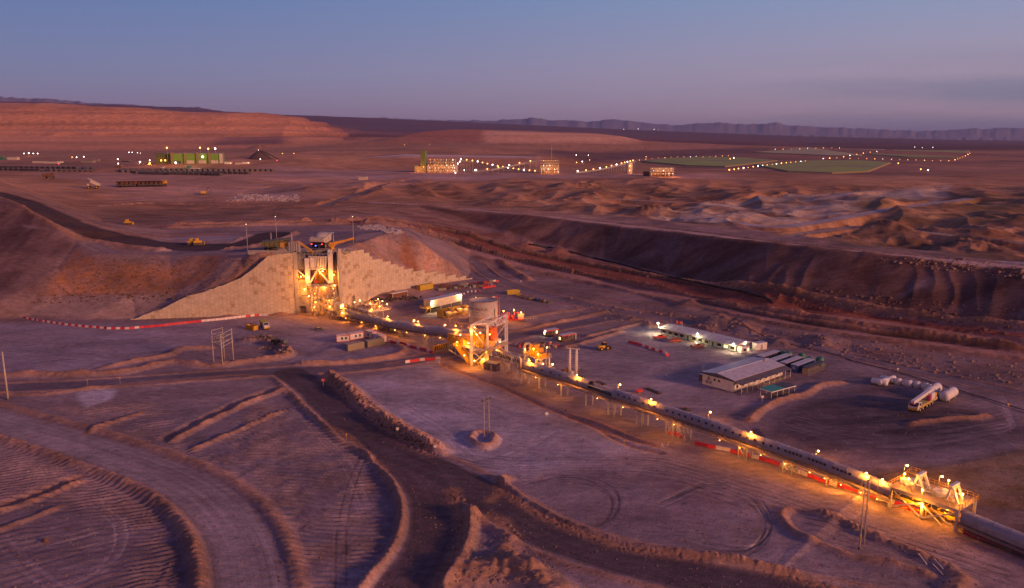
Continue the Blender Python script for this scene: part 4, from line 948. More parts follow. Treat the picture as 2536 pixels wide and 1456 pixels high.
# discharge house at the tower's foot
dh = thing('discharge_house', (XR+1.5, YN-12, 0), R(-14), 'slatted white cabin on steel legs at the crusher foot, where the covered conveyor starts', 'transfer station')
m = MB()
for x in (-3,1,5):
    for y in (-2.2,2.2): m.bar((x,y,0),(x,y,7.4),.3)
for x in (-3,1): m.bar((x,-2.2,0),(x+4,-2.2,4),.18); m.bar((x+4,-2.2,0),(x,-2.2,4),.18)
m.build('legs', STEEL, dh)
MB().bx(-3.4,5.4,-2.6,2.6,4.0,4.25).bx(-3.4,5.4,-2.6,2.6,1.6,1.8).build('floor', STEEL, dh)
m = MB().bx(-.6,2.4,-1.8,1.8,4.25,7.2)
for i in range(6): m.bx(-.6+i*.5,-.4+i*.5,-1.95,-1.8,4.5,7)
m.build('cabin', WHITE, dh); MB().bx(-1,2.8,-2.2,2.2,7.2,7.4).build('cabin_roof', ROOFW, dh)
MB().rail([(-3.4,-2.6,4.25),(5.4,-2.6,4.25),(5.4,2.6,4.25)],1.1,1.5,.1).build('handrail', YEL, dh)
MB().lathe([(0,0),(.5,0),(.5,1.6),(.35,2.1),(0,2.1)], (4.2,1.6,4.3), 10).build('motor', DARK, dh)
fix(dh, (-2.2,-2.8,6), 900, .22); fix(dh, (3.6,-2.8,3.4), 900, .22)

# ------------------------------------------------------------------ covered conveyors
def conveyor(name, pts, label, r, hatches, gaps=(), deck=True, legs=(), lamps=(), side=-1, closed=0):
    base = pts[0]; t = thing(name, (base[0], base[1], 0), 0, label, 'conveyor')
    P = [Vector((p[0]-base[0], p[1]-base[1], p[2])) for p in pts]
    # even resampling
    L_ = [0.0]
    for a, b in zip(P, P[1:]): L_.append(L_[-1] + (b-a).length)
    def at(s):
        s = max(0, min(L_[-1], s))
        for i in range(len(P)-1):
            if s <= L_[i+1]: q = (s-L_[i])/(L_[i+1]-L_[i]); return P[i].lerp(P[i+1], q), (P[i+1]-P[i]).normalized()
    def frame(s):
        p, d = at(s); u = Vector((d.y, -d.x, 0)).normalized(); return p, d, u      # u points to the near side (right hand of travel)
    n = int(L_[-1]/1.5); ns = 14; vs = []; fs = []; mb = MB()
    ring = [(-1.0, -.55)] + [(-math.cos(math.pi*k/ns), math.sin(math.pi*k/ns)) for k in range(ns+1)] + [(1.0, -.55)]
    ring = [(-x, y) for x, y in ring]; nr_ = len(ring)
    def open_(s): return any(a < s < b for a, b in gaps)
    for i in range(n+1):
        p, d, u = frame(L_[-1]*i/n)
        for x, y in ring: vs.append(p + u*(x*r) + Vector((0,0,y*r)))
    for i in range(n):
        if open_(L_[-1]*(i+.5)/n): continue
        for k in range(nr_-1): a = i*nr_+k; fs.append((a, a+1, a+nr_+1, a+nr_))
    mb._add(vs, fs, True)
    vs2 = [v*1 for v in vs]
    for i in range(0, n+1, 2):
        s = L_[-1]*i/n
        p, d, u = frame(s); rr = r*1.025
        for k in range(ns):
            a0, a1 = math.pi*k/ns, math.pi*(k+1)/ns
            mb.bar(p+u*rr*math.cos(a0)+Vector((0,0,rr*math.sin(a0))), p+u*rr*math.cos(a1)+Vector((0,0,rr*math.sin(a1))), .07)
    mb.build('cover', PLATE, t)          # with its stiffening hoops
    mb = MB(); mb2 = MB()
    for s, z0 in ((0,-.30),(0,-.85)):
        for i in range(n):
            p, d, u = frame(L_[-1]*i/n); q, e, v = frame(L_[-1]*(i+1)/n)
            mb.bar(p+Vector((0,0,z0*r-.2)), q+Vector((0,0,z0*r-.2)), r*1.5, .09)
    mb.build('belt', BLACK, t)
    mb = MB()                                       # truss and walkway
    nb = int(L_[-1]/3)
    for i in range(nb):
        s0, s1 = L_[-1]*i/nb, L_[-1]*(i+1)/nb
        p, d, u = frame(s0); q, e, v = frame(s1)
        for sg in (-1, 1):
            a0 = p+u*sg*r; b0 = q+v*sg*r
            mb.bar(a0+Vector((0,0,-.55*r)), b0+Vector((0,0,-.55*r)), .2); mb.bar(a0+Vector((0,0,-1.5*r)), b0+Vector((0,0,-1.5*r)), .2)
            mb.bar(a0+Vector((0,0,-.55*r)), b0+Vector((0,0,-1.5*r)), .12); mb.bar(a0+Vector((0,0,-.55*r)), a0+Vector((0,0,-1.5*r)), .12)
    mb.build('truss', TRUSS, t)
    mb = MB(); mr_ = MB()
    for i in range(nb):
        p, d, u = frame(L_[-1]*i/nb); q, e, v = frame(L_[-1]*(i+1)/nb); z = Vector((0,0,-.75*r))
        a = p+u*(r+.75)+z; b = q+v*(r+.75)+z
        mb.bar(a, b, 1.2, .08)
        a2 = p+u*(r+1.3)+z; b2 = q+v*(r+1.3)+z
        for h in (.55, 1.05): mr_.bar(a2+Vector((0,0,h)), b2+Vector((0,0,h)), .06)
        mr_.bar(a2, a2+Vector((0,0,1.05)), .06); mr_.bar(a2.lerp(b2,.5), a2.lerp(b2,.5)+Vector((0,0,1.05)), .06)
    mb.build('walkway', TRUSS, t); mr_.build('handrail', TRUSS, t)
    k = 0
    for s in hatches:                               # dark inspection hatches in the near flank of the cover
        if open_(s): continue
        p, d, u = frame(s); mb = MB(); a = R(24); c_ = p + u*r*1.03*math.cos(a) + Vector((0,0,r*1.03*math.sin(a)))
        mb.bar(c_ - d*.33, c_ + d*.33, .10, .62); mb.build('inspection_hatch', DARK, t); k += 1
    for s, kind in legs:
        p, d, u = frame(s); g = gz(base[0]+p.x, base[1]+p.y); zt = p.z - 1.5*r; mb = MB()
        for sg in (-1, 1):
            for dd in (0,) if kind == 1 else (-1.2, 1.2):
                mb.bar(Vector((p.x, p.y, g-.4))+u*sg*r*.95+d*dd, Vector((p.x, p.y, zt))+u*sg*r*.95+d*dd, .42 if kind == 1 else .26)
        if kind != 1:
            for sg in (-1, 1):
                mb.bar(Vector((p.x, p.y, g))+u*sg*r*.95-d*1.2, Vector((p.x, p.y, zt))+u*sg*r*.95+d*1.2, .16)
                mb.bar(Vector((p.x, p.y, g))+u*sg*r*.95+d*1.2, Vector((p.x, p.y, zt))+u*sg*r*.95-d*1.2, .16)
        mb.bar(Vector((p.x, p.y, zt-.1))-u*r*1.2, Vector((p.x, p.y, zt-.1))+u*r*1.2, .3); mb.build('trestle', GREY, t)
    for s, up, near, pw in lamps:
        p, d, u = frame(s); q = p + u*near + Vector((0,0,up))
        MB().bar(p+u*(r+1.3)+Vector((0,0,-.75*r)), p+u*(r+1.3)+Vector((0,0,up+.25)), .09).bar(p+u*(r+1.3)+Vector((0,0,up+.25)), q+Vector((0,0,.22)), .08).build('lamp_bracket', GREY, t)
        MB().lathe([(0,-.10),(.18,-.08),(.2,0),(.12,.12),(0,.14)], q, 8).build('lamp', BULB, t)
        lamp_light(t, q-Vector((0,0,.32)), pw, AMB, .12)
    t['length'] = L_[-1]; del t['length']
    return t, frame, L_[-1], base
CA = [G(836,768,3.2), G(966,801,4.0), G(1060,817,5.6), G(1140,827,7.6), G(1190,831,9.0)]
LA = sum((Vector(b)-Vector(a)).length for a, b in zip(CA, CA[1:]))
cva, fra, la, ba = conveyor('covered_conveyor', CA, 'thick grey tube conveyor from the crusher foot to the portal frame, with lamp pools', 1.75, [], legs=[(la_*LA, 2) for la_ in (.30,.52,.68,.84)], lamps=[(.055*LA,2.9,.3,1500),(.41*LA,2.9,.3,1500),(.62*LA,2.9,.3,1500),(.86*LA,3.0,.3,1500),(.97*LA,3.0,.3,1500)])
CB = [G(1296,901,5.8), G(1307,905,5.9), G(1430,943,6.3), G(1556,986,6.7), G(1757,1051,6.4), G(1900,1101,5.6), G(2023,1143,4.9), G(2140,1187,4.2), G(2212,1216,3.8)]
LB = sum((Vector(b)-Vector(a)).length for a, b in zip(CB, CB[1:]))
def sB(px):      # arc length at a picture column
    s = 0; pr = (1296,1307,1430,1556,1757,1900,2023,2140,2212)
    for i in range(len(CB)-1):
        l = (Vector(CB[i+1])-Vector(CB[i])).length
        if px <= pr[i+1]: return s + l*(px-pr[i])/(pr[i+1]-pr[i])
        s += l
    return s
hs = [sB(x) for x in (1330,1352,1374,1396,1416,1438,1541,1554,1568,1582,1604,1618,1632,1664,1678,1693,1708,1724,1740,1756,1772,1790,1806,1824,1842,1860,1878,1897,1916,1935,1953,1963,1972,1981,1990,2010,2020,2030,2040,2050,2072,2082,2092,2102,2112)]
cvb, frb, lb, bb = conveyor('covered_conveyor', CB, 'long tube conveyor with a row of dark hatches, ending at the take-up deck', 1.45, hs, gaps=[(sB(1463), sB(1528))],
    legs=[(sB(x), k) for x, k in ((1345,1),(1400,1),(1462,1),(1518,1),(1532,1),(1588,1),(1602,1),(1672,2),(1700,2),(1850,2),(1960,2),(2070,2),(2150,2))],
    lamps=[(sB(1318),2.3,1.1,1700),(sB(1436),2.3,1.1,1700),(sB(1622),2.3,1.1,1700),(sB(1866),2.3,1.1,1700),(sB(2150),2.2,1.1,1700),(sB(2190),2.2,1.1,1400)])
# walkway lamps below the deck on the near side
for px in (1345, 1400, 1500, 1560, 1650, 1690, 1800, 1850, 1900, 1960, 2020, 2060, 2100, 2150, 2190):
    p, d, u = frb(sB(px)); q = p + u*2.9 + Vector((0,0,-2.0)); MB().lathe([(0,-.09),(.11,0),(0,.09)], q, 6).build('walkway_lamp', BULB, cvb); lamp_light(cvb, q + u*.3 - Vector((0,0,.25)), 520, AMB, .1)
for f in (.12,.25,.36,.5,.58,.7,.8,.92):
    p, d, u = fra(f*la); q = p + u*3.2 + Vector((0,0,-1.6)); MB().lathe([(0,-.1),(.12,0),(0,.1)], q, 6).build('walkway_lamp', BULB, cva); lamp_light(cva, q + u*.3 - Vector((0,0,.25)), 420, AMB, .1)
# bare rollers where the cover stands open
m = MB()
for i in range(18):
    p, d, u = frb(sB(1464) + (sB(1528)-sB(1464))*i/17)
    for sg in (-1, 1): m.bar(p+Vector((0,0,-.1)), p+u*sg*1.3+Vector((0,0,.55)), .16)
m.build('idler_rollers', STEEL, cvb)
CC_ = [G(2385,1279,3.0), G(2450,1306,2.6), G(2536,1341,2.2), G(2680,1400,2.0), G(2850,1470,2.0)]
LC = sum((Vector(b)-Vector(a)).length for a, b in zip(CC_, CC_[1:]))
conveyor('covered_conveyor', CC_, 'low tube conveyor leaving the take-up deck at the lower right edge', 1.5, [], legs=[(LC*k, 1) for k in (.12,.3,.5,.7,.9)])

# ------------------------------------------------------------------ transfer platform astride the first conveyor
p0 = G(912, 803, 0); a0 = heading(CA[0], CA[1])
tp = thing('transfer_platform', (p0[0], p0[1]+3, 0), a0, 'cluttered lit machinery platform with a round yellow stack astride the grey tube conveyor', 'transfer station')
m = MB()
for x in (-5,0,5):
    for y in (-3.6,4): m.bar((x,y,0),(x,y,7),.32)
for x in (-5,0): m.bar((x,-3.6,0),(x+5,-3.6,6.6),.24); m.bar((x+5,-3.6,0),(x,-3.6,6.6),.24)
m.bar((9,-5,0),(9,-5,6.2),.35); m.build('legs', STEEL, tp)
MB().bx(-5.6,9.6,-4.2,5,6.8,7.05).build('deck', STEEL, tp)
MB().rail([(-5.6,5,7.05),(-5.6,-4.2,7.05),(9.6,-4.2,7.05),(9.6,5,7.05)],1.1,1.4,.11).rail([(-1,-3,8.9),(4,-3,8.9)],1,1.2,.1).build('handrail', STEEL, tp)
MB().bar((.5,-5.4,7.3),(9.8,-5.4,7.3),.9,.5).build('cable_tray', WHITE, tp)
MB().bx(-2.4,1.4,-1.6,1.6,7.05,9.4).build('gearbox_housing', ORNG, tp); MB().bx(2.4,4.4,-2,2,7.05,8.6).build('drive_housing', YEL, tp)
m = MB()
for x, y, r, h in ((-3.6,1,.5,1.8),(5.6,-1,.6,1.5),(6.8,2,.5,2),(-4,-2,.4,1.3)): m.lathe([(0,0),(r,0),(r,h*.8),(r*.6,h),(0,h)], (x,y,7.05), 10)
m.build('motors', CREAM, tp)
m = MB().path([(-6,3,7.6),(-5,4,9.2),(-3,4,9.6),(-1,4,8.6),(1,4,9.2)],.28); m.build('hoses', BLACK, tp)
MB().bar((2,-3,9.4),(7,-3,9.4),.2).bar((2,-3,7),(2,-3,9.4),.2).bar((7,-3,7),(7,-3,9.4),.2).bx(-.6,4,-3.4,1,8.8,8.92).build('hoist_frame', WHITE, tp)
for p, pw in (((-4.6,-4.4,9.3),700),((1.2,4.2,10.4),900),((4.2,4.4,9.9),700),((7.6,4.6,9.0),600),((8.6,0,8.8),700),((9.2,-4.6,8.2),700),((-2.6,-4,4.8),900),((3.6,-1.6,9.6),500)): fix(tp, p, pw, .18)
clutter(tp, -5.5, 9.4, -4, 4.6, 7.1, 9.6, 60, STEEL, 4, .12); clutter(tp, -5, 5, -3.6, 4, .6, 6.6, 26, STEEL, 5, .14, 'under_bracing')
q0 = G(912, 776, 0)
st = thing('exhaust_stack', (q0[0], q0[1]+2, 0), 0, 'short round yellow exhaust stack rising behind the lit machinery platform', 'stack')
MB().lathe([(0,0),(1.3,0),(1.3,3.5),(1.05,4.2),(1.0,9.4),(.85,9.4),(.85,8.8),(0,8.8)], n=18).build('barrel', CREAM, st)
MB().bx(-3.6,3.6,-2.2,2.2,3.4,3.6).rail([(-3.6,-2.2,3.6),(3.6,-2.2,3.6),(3.6,2.2,3.6)],1.1,1.3,.1).build('service_deck', YEL, st)
MB().bx(-3.2,-1.6,-1.6,.6,0,3.4).bx(1.6,3,-1.6,1,0,3.4).build('skid', YEL, st)
for p in ((-3.9,-1,6.0),(2.6,-1.8,6.0),(3.9,.5,5.0)): fix(st, p, 700, .24)
for x, y in ((-3.9,-1),(3.9,.5),(2.6,-1.8)): MB().bar((x,y,3.6),(x,y,5.8),.09).build('lamp_pole', STEEL, st)

# ------------------------------------------------------------------ transfer station under the grey portal frame
A_, B_, C_ = G(1168,906), G(1208,903), G(1254,878); D_ = (A_[0]+C_[0]-B_[0], A_[1]+C_[1]-B_[1], 0)
PGREY = mat('pale_grey_paint', (.66,.63,.66), .5, 0, .15)
pf = thing('portal_frame', B_, 0, 'tall grey steel portal frame with a lattice top beam over the yellow transfer station', 'steel frame')
def lc(p, z): return (p[0]-B_[0], p[1]-B_[1], z)
H_ = 15.3
m = MB()
for p in (A_, B_, D_): m.bar(lc(p,-.3), lc(p,H_), .85)
each(m, 'column', PGREY, pf)
cdir = Vector((C_[0]-B_[0], C_[1]-B_[1], 0)).normalized()
m = MB()
for dd in (-.9, .9): q = Vector(lc(C_,0)) + cdir*dd; m.bar(q+Vector((0,0,-.3)), q+Vector((0,0,H_+.6)), .5)
for k in range(8):
    z = k*2.05; q = Vector(lc(C_,z)); m.bar(q-cdir*.9, q+cdir*.9, .3); m.bar(q-cdir*.9*(1 if k%2 else -1), q+cdir*.9*(1 if k%2 else -1)+Vector((0,0,2.05)), .28)
m.build('lattice_column', PGREY, pf)
m = MB().truss(lc(B_,H_-2.6), lc(C_,H_-2.2), 2.5, 6, .42, .32)
m.truss(lc(A_,H_-.9), lc(D_,H_-.9), .9, 4, .25, .16); m.build('top_beam', PGREY, pf)
m = MB().bar(lc(A_,H_), lc(B_,H_), .5).bar(lc(D_,H_), lc(C_,H_), .3).bar(lc(A_,5.8), lc(B_,5.8), .5).bar(lc(B_,5.8), lc(C_,5.8), .5).bar(lc(A_,H_-1), lc(B_,5.8), .26).bar(lc(A_,.3), lc(B_,5.6), .3).bar(lc(B_,.3), lc(A_,5.6), .3).bar(lc(A_,5.8),lc(D_,5.8),.4).bar(lc(D_,H_-1),lc(A_,5.8),.2).bar(lc(C_,H_-3),lc(B_,6),.22)
m.build('bracing', PGREY, pf)
ang = heading(A_, C_); ts = thing('transfer_station', G(1172, 890, 0), 0, 'yellow lit transfer station with sloping chutes inside the grey portal frame', 'transfer station')
o_ = G(1172, 890, 0)
def q_(px, py, z): g = G(px, py, z); return Vector((g[0]-o_[0], g[1]-o_[1], g[2]))
m = MB(); hd = heading(CA[3], CA[4])
m.box(q_(1140, 838, 7.6), (9, 5.2, 3.2), hd); m.build('head_house', ORNG, ts)
m = MB().box(q_(1195, 838, 8.5), (7.5, 5.5, 5.2), hd); m.build('chute_house', YEL, ts)
m = MB(); 
for k in range(9):
    a = q_(1180, 846, 6)+Vector((math.cos(hd)*k*.9, math.sin(hd)*k*.9, 0)); m.bar(a, a+Vector((0,0,5)), .14)
m.build('cladding_ribs', YEL, ts)
MB().box(q_(1222, 826, 11.5), (2.6, 2.2, 5.0), hd, .8).build('red_chute', mat('orange_red_paint', (.62,.12,.03), .5), ts)
MB().bar(q_(1128, 850, 7.2), q_(1166, 900, .3), 2.0, 1.2).bar(q_(1140, 850, 7.2), q_(1185, 902, .3), .35).bar(q_(1115, 845, 7), q_(1160,897,1), .35).build('sloping_chute', YEL, ts)
MB().bar(q_(1217, 862, 5.6), q_(1187, 900, .3), 2.2, 1.4).build('lower_chute', CREAM, ts)
MB().bar(q_(1230, 858, 5.4), q_(1262, 885, 4.8), 1.4, 1.0).build('feed_chute', YEL, ts)
m = MB()
for px, py in ((1112,866),(1150,890),(1163,903),(1128,880)): m.bar(q_(px,py,0), q_(px,py,0)+Vector((0,0,6.4)), .3)
m.bar(q_(1112,866,0.2), q_(1150,890,6), .2).bar(q_(1150,890,.2), q_(1112,866,6), .2); m.build('legs', STEEL, ts)
ux, uy = math.cos(hd), math.sin(hd); c_ = q_(1172, 868, 5.8)
m = MB(); f1 = [q_(1108,852,6.2), q_(1168,880,5.9), q_(1209,876,5.9), q_(1256,852,5.9)]
m.bar(q_(1120,850,6.1), q_(1200,868,5.9), 3.2, .15).bar(q_(1200,868,5.9), q_(1250,850,5.9), 3.4, .15).build('floor', STEEL, ts)
MB().rail([tuple(p) for p in f1], 1.1, 1.5, .11).build('handrail', YEL, ts)
m = MB()
for px, py, s in ((1210,848,1.6),(1222,845,1.4),(1233,842,1.3)): m.box(q_(px,py,6.9), (2.0,1.6,s), hd)
m.build('switch_boxes', WHITE, ts)
m = MB().path([q_(1118,836,11), q_(1128,832,11.6), q_(1150,838,11), q_(1165,845,10)], .35); m.build('duct', ORNG, ts)
for px, py, z, pw in ((1140,829,11.4,900),(1132,847,8.2,1200),(1180,828,12.4,0),(1189,824,12.6,900),(1213,828,12.2,500),(1227,838,9.6,1200),(1238,846,8.6,900),(1160,850,7.0,900),(1205,868,4.8,2200),(1150,880,4.5,1800),(1175,893,3.0,1500),(1230,866,5.0,1200),(1198,890,2.2,900),(1168,820,13,700)):
    fix(ts, tuple(q_(px,py,z)), pw, .18)
for (ax_, ay, bx_, by, z0, z1, n, mt, sd_) in ((1112,848,1165,880,1,11,60,YEL,6),(1175,868,1250,850,5.8,12.5,70,ORNG,7),(1165,892,1225,868,.6,5.8,50,STEEL,8)):
    a, b = q_(ax_,ay,0), q_(bx_,by,0); rnd = random.Random(sd_); m = MB()
    for i in range(n):
        p = a.lerp(b, rnd.random()); p.y += rnd.uniform(-1.8,1.8); p.z = rnd.uniform(z0,z1); k = rnd.random(); e = p + (Vector((0,0,rnd.uniform(1,3))) if k < .4 else (b-a).normalized()*rnd.uniform(1,4) if k < .8 else Vector((rnd.uniform(-2,2),rnd.uniform(-1,1),rnd.uniform(-2,2)))); e.z = max(.2, min(e.z, z1)); m.bar(p, e, rnd.uniform(.08,.24))
    m.build('pipework', mt, ts)['kind'] = 'stuff'
p1 = T(1218, 915); bc = thing('site_cabin', p1, heading(G(1207,920), G(1228,925)), 'small dark blue cabin standing at the foot of the portal frame', 'cabin')
MB().bx(-2.6,2.6,-1.3,1.3,0,2.6).build('body', mat('navy_paint', (.035,.035,.10), .5), bc); MB().bx(-2.75,2.75,-1.45,1.45,2.6,2.72).build('roof', GREY, bc)
MB().bx(.4,1.3,-1.36,-1.3,.1,2.1).build('door', GREY, bc)

# ------------------------------------------------------------------ drive house on stilts with the white inverted-U duct
g0 = G(1310, 925, 0); hB = heading(CB[1], CB[4]); dr = thing('drive_house', g0, hB, 'raised conveyor drive deck with glowing orange machinery and a white inverted-U duct', 'transfer station')
def rB(px, py, z):
    g = G(px, py, z); x, y = g[0]-g0[0], g[1]-g0[1]; return Vector((x*math.cos(hB)+y*math.sin(hB), -x*math.sin(hB)+y*math.cos(hB), z))
m = MB()
for px, py in ((1289,947),(1309,949),(1267,941)): a = rB(px,py,0); m.bar(a, (a.x,a.y,8.6), .42)
for px, py in ((1352,905),(1360,918),(1340,925)): a = rB(px,py,0); m.bar(a, (a.x,a.y,6.4), .34)
each(m, 'leg', STEEL, dr)
ctr = rB(1330, 880, 6.6)
MB().box((ctr.x, ctr.y, 6.5), (9, 5.5, .25)).build('deck', STEEL, dr)
x0, y0 = ctr.x, ctr.y
MB().rail([(x0-4.5,y0-2.7,6.6),(x0+4.5,y0-2.7,6.6),(x0+4.5,y0+2.7,6.6),(x0-4.5,y0+2.7,6.6)],1.1,1.3,.11).build('handrail', YEL, dr)
MB().box((x0-1.2,y0,8.5),(2.2,2.6,3.8)).box((x0+.9,y0+.6,8.0),(1.4,2,2.8)).build('machinery_tower', ORNG, dr)
MB().box((x0+3,y0-.5,7.4),(2.4,2.6,1.6)).lathe([(0,0),(.7,0),(.7,1.9),(0,2.2)],(x0+1.6,y0-1.4,6.6),12).build('drive_motor', ORNG, dr)
MB().path([(x0-4.2,y0+.4,6.6),(x0-4.2,y0+.4,7.4)],.9,14).build('drum', STEEL, dr)
e = rB(1293, 920, 0); pts = [(e.x-1.0, e.y+2, 0.5), (e.x-1.0, e.y+2, 8.2)] + [(e.x+1.0-2.0*math.cos(math.pi*k/8), e.y+2, 8.2+2.0*math.sin(math.pi*k/8)) for k in range(9)] + [(e.x+3, e.y+2, 8.2), (e.x+3, e.y+2, 5.5)]
MB().path(pts, .42, 10).build('inverted_duct', WHITE, dr)
clutter(dr, x0-4.4, x0+4.4, y0-2.6, y0+2.6, 6.7, 10, 50, ORNG, 9, .13); clutter(dr, x0-4, x0+4, y0-2, y0+2, 1, 6.2, 26, STEEL, 10, .14, 'under_bracing')
lw = rB(1345, 912, 3.8); MB().box((lw.x, lw.y, 3.6), (8, 3, .2)).rail([(lw.x-4,lw.y-1.5,3.7),(lw.x+4,lw.y-1.5,3.7),(lw.x+4,lw.y+1.5,3.7)],1.1,1.4,.1).build('lower_deck', STEEL, dr)
for x, y, z, pw in ((x0-3,y0-2.9,8.6,900),(x0+.4,y0-2.0,9.4,900),(x0+3.8,y0-2.9,8.4,900),(x0,y0-1,5.8,1500),(lw.x,lw.y,5.4,1200),(x0+2,y0+2.8,9.4,0)): fix(dr, (x,y,z), pw, .18)
# open gallery frames between portal and drive house
gf = thing('conveyor_gallery', G(1262, 905, 0), 0, 'open steel gallery on lattice trestles between the portal frame and the drive house', 'conveyor')
o2 = G(1262, 905, 0)
def q2(px, py, z): g = G(px, py, z); return Vector((g[0]-o2[0], g[1]-o2[1], g[2]))
a, b = q2(1232, 880, 5.0), q2(1300, 902, 5.6); u = Vector((b.y-a.y, -(b.x-a.x), 0)).normalized()
m = MB()
for sg in (-1.5, 1.5): m.truss(a+u*sg, b+u*sg, 2.2, 6, .2, .14)
m.build('gallery_truss', STEEL, gf)
MB().bar(a+Vector((0,0,.3)), b+Vector((0,0,.3)), 2.4, .12).build('belt', BLACK, gf)
m = MB()
for f in (.30, .42, .78, .92):
    p = a.lerp(b, f)
    for sg in (-1.5, 1.5): m.bar((p.x+u.x*sg, p.y+u.y*sg, 0), p+u*sg, .3)
    m.bar((p.x-u.x*1.5, p.y-u.y*1.5, .2), p+u*1.5, .16); m.bar((p.x+u.x*1.5, p.y+u.y*1.5, .2), p-u*1.5, .16)
m.build('trestle', STEEL, gf)
m = MB(); c0 = a + Vector((0,0,3.3)); c1 = b + Vector((0,0,2.8)); m.bar(c0+u*2.3, c1+u*2.3, .9, .18); m.build('pipe_rack', STEEL, gf)

# ------------------------------------------------------------------ take-up deck at the right
fl, fr_, bl_, br_ = G(2203,1256), G(2366,1316), None, None
TL = dist(fl, fr_); ht = heading(fl, fr_); bw = 8.0
tu = thing('take_up_deck', fl, ht, 'raised orange-lit steel deck with two white A-frames at the lower right', 'take-up structure')
ZD = 4.5
m = MB()
for x in (0, TL):
    for y in (0, bw): m.bx(x-.28, x+.28, y-.28, y+.28, -.4, ZD)
each(m, 'leg', STEEL, tu)
m = MB()
for y in (0, bw): m.bar((-.3,y,ZD),(TL+.3,y,ZD),.35,.7)
for i in range(7): m.bar((TL*i/6,0,ZD),(TL*i/6,bw,ZD),.25,.4)
m.build('deck_beams', STEEL, tu)
MB().bx(-.5, TL+.5, -.4, bw+.4, ZD+.36, ZD+.44).build('deck_plate', mat('deck_grating', (.45,.33,.20), .6), tu)
MB().rail([(-.5,bw+.4,ZD+.44),(-.5,-.4,ZD+.44)],1.1,1.1,.09).rail([(3,bw+.4,ZD+.44),(TL+.5,bw+.4,ZD+.44),(TL+.5,-.4,ZD+.44),(TL*.72,-.4,ZD+.44)],1.1,1.1,.09).build('handrail', YEL, tu)
for k, x in enumerate((TL*.30, TL*.80)):
    m = MB(); 
    for y in (bw*.36, bw*.66): m.bar((x-.9,y,ZD+.4),(x,y,ZD+3.8),.42); m.bar((x+1.5,y,ZD+.4),(x+.1,y,ZD+3.8),.42); m.bar((x-.6,y,ZD+1.5),(x+1.1,y,ZD+1.5),.22)
    m.bar((x,bw*.30,ZD+3.8),(x,bw*.72,ZD+3.8),.7,.4); m.build('a_frame', WHITE, tu)
    m = MB().tube((x-2.2,bw*.34,ZD+1.0),(x-2.2,bw*.68,ZD+1.0),.75,14).bar((x-2.2,bw*.3,ZD+.9),(x-.6,bw*.3,ZD+1.8),.4).box((x-3.4,bw*.5,ZD+1),(1.2,1.6,1.1)); m.build('pulley', WHITE, tu)
m = MB().bar((TL*.05,-.1,.6),(TL*.48,-.1,3.6),.34).bar((TL*.48,-.1,3.6),(TL*.78,-.1,.2),.34).bar((TL*.05,-.1,4),(TL*.5,-.1,.2),.2).bar((TL*.5,-.1,.3),(TL*.98,-.1,4.0),.34).bar((TL*.5,-.1,.3),(TL*.5,-.1,4),.5).bar((TL*.62,-.1,3.4),(TL*.97,-.1,.2),.18)
m.build('bracing', STEEL, tu)
MB().bar((-1,bw*.5,2.2),(TL+2,bw*.5,1.6),2.4,.15).bar((-1,bw*.5,1.2),(TL+2,bw*.5,.8),2.2,.12).build('belt', BLACK, tu)
MB().bar((-1,bw*.5-1.3,1.8),(TL+2,bw*.5-1.3,1.2),.2,.6).bar((-1,bw*.5+1.3,1.8),(TL+2,bw*.5+1.3,1.2),.2,.6).build('belt_frame', YEL, tu)
MB().box((TL*.50,.6,1.7),(1.0,.8,3.2)).build('counterweight', YEL, tu)
MB().rail([(-.5,4.5,ZD+.44),(-.5,bw+1.6,ZD+1.4),(2.6,bw+1.6,ZD+1.4)],1.0,1,.09).bx(-.5,2.6,bw+.4,bw+1.6,ZD+1.2,ZD+1.35).build('stair', YEL, tu)
clutter(tu, .5, TL-.5, .4, bw-.4, .6, 4.1, 60, YEL, 11, .12); clutter(tu, 1, TL-1, 1, bw-1, ZD+.5, ZD+1.5, 26, STEEL, 12, .12, 'deck_fittings')
for p, pw in (((TL*.50,-.9,ZD+2.4),1600),((TL*.93,bw*.5,ZD+2.3),1400),((TL*.49,.0,3.3),2600),((TL*.2,bw*.2,ZD+2.8),900),((TL*.62,bw*.9,ZD+3.0),900),((TL*.25,2,3.4),1800),((TL*.80,2,3.2),1800),((TL*.05,bw*.5,ZD+2.6),900)):
    MB().bar((p[0],p[1],min(ZD,p[2])),(p[0],p[1],p[2]),.07).build('lamp_pole', STEEL, tu); fix(tu, p, pw, .20 if pw < 2000 else .3)
# lamp posts
for i, (px, py, h, lb_) in enumerate(((1023,818,4.6,'lamp post behind the grey tube conveyor, nearer the crusher'),(1099,826,4.0,'lamp post behind the grey tube conveyor, nearer the portal frame'),
    (1364,925,3.6,'lamp post behind the hatched conveyor, left of the tall twin white columns'),(1530,985,4.6,'lamp post behind the open rollers of the hatched conveyor'),(1753,1046,3.4,'lamp post behind the conveyor, below the white hall'),
    (2019,1142,3.0,'lamp post behind the conveyor, left of the take-up deck'),(2236,1196,4.6,'lamp post at the far left corner of the take-up deck'),(2322,1222,4.4,'lamp post at the far edge of the take-up deck, between the A-frames'))):
    pole_lamp(px, py, h, lb_, 700, rb=.26)
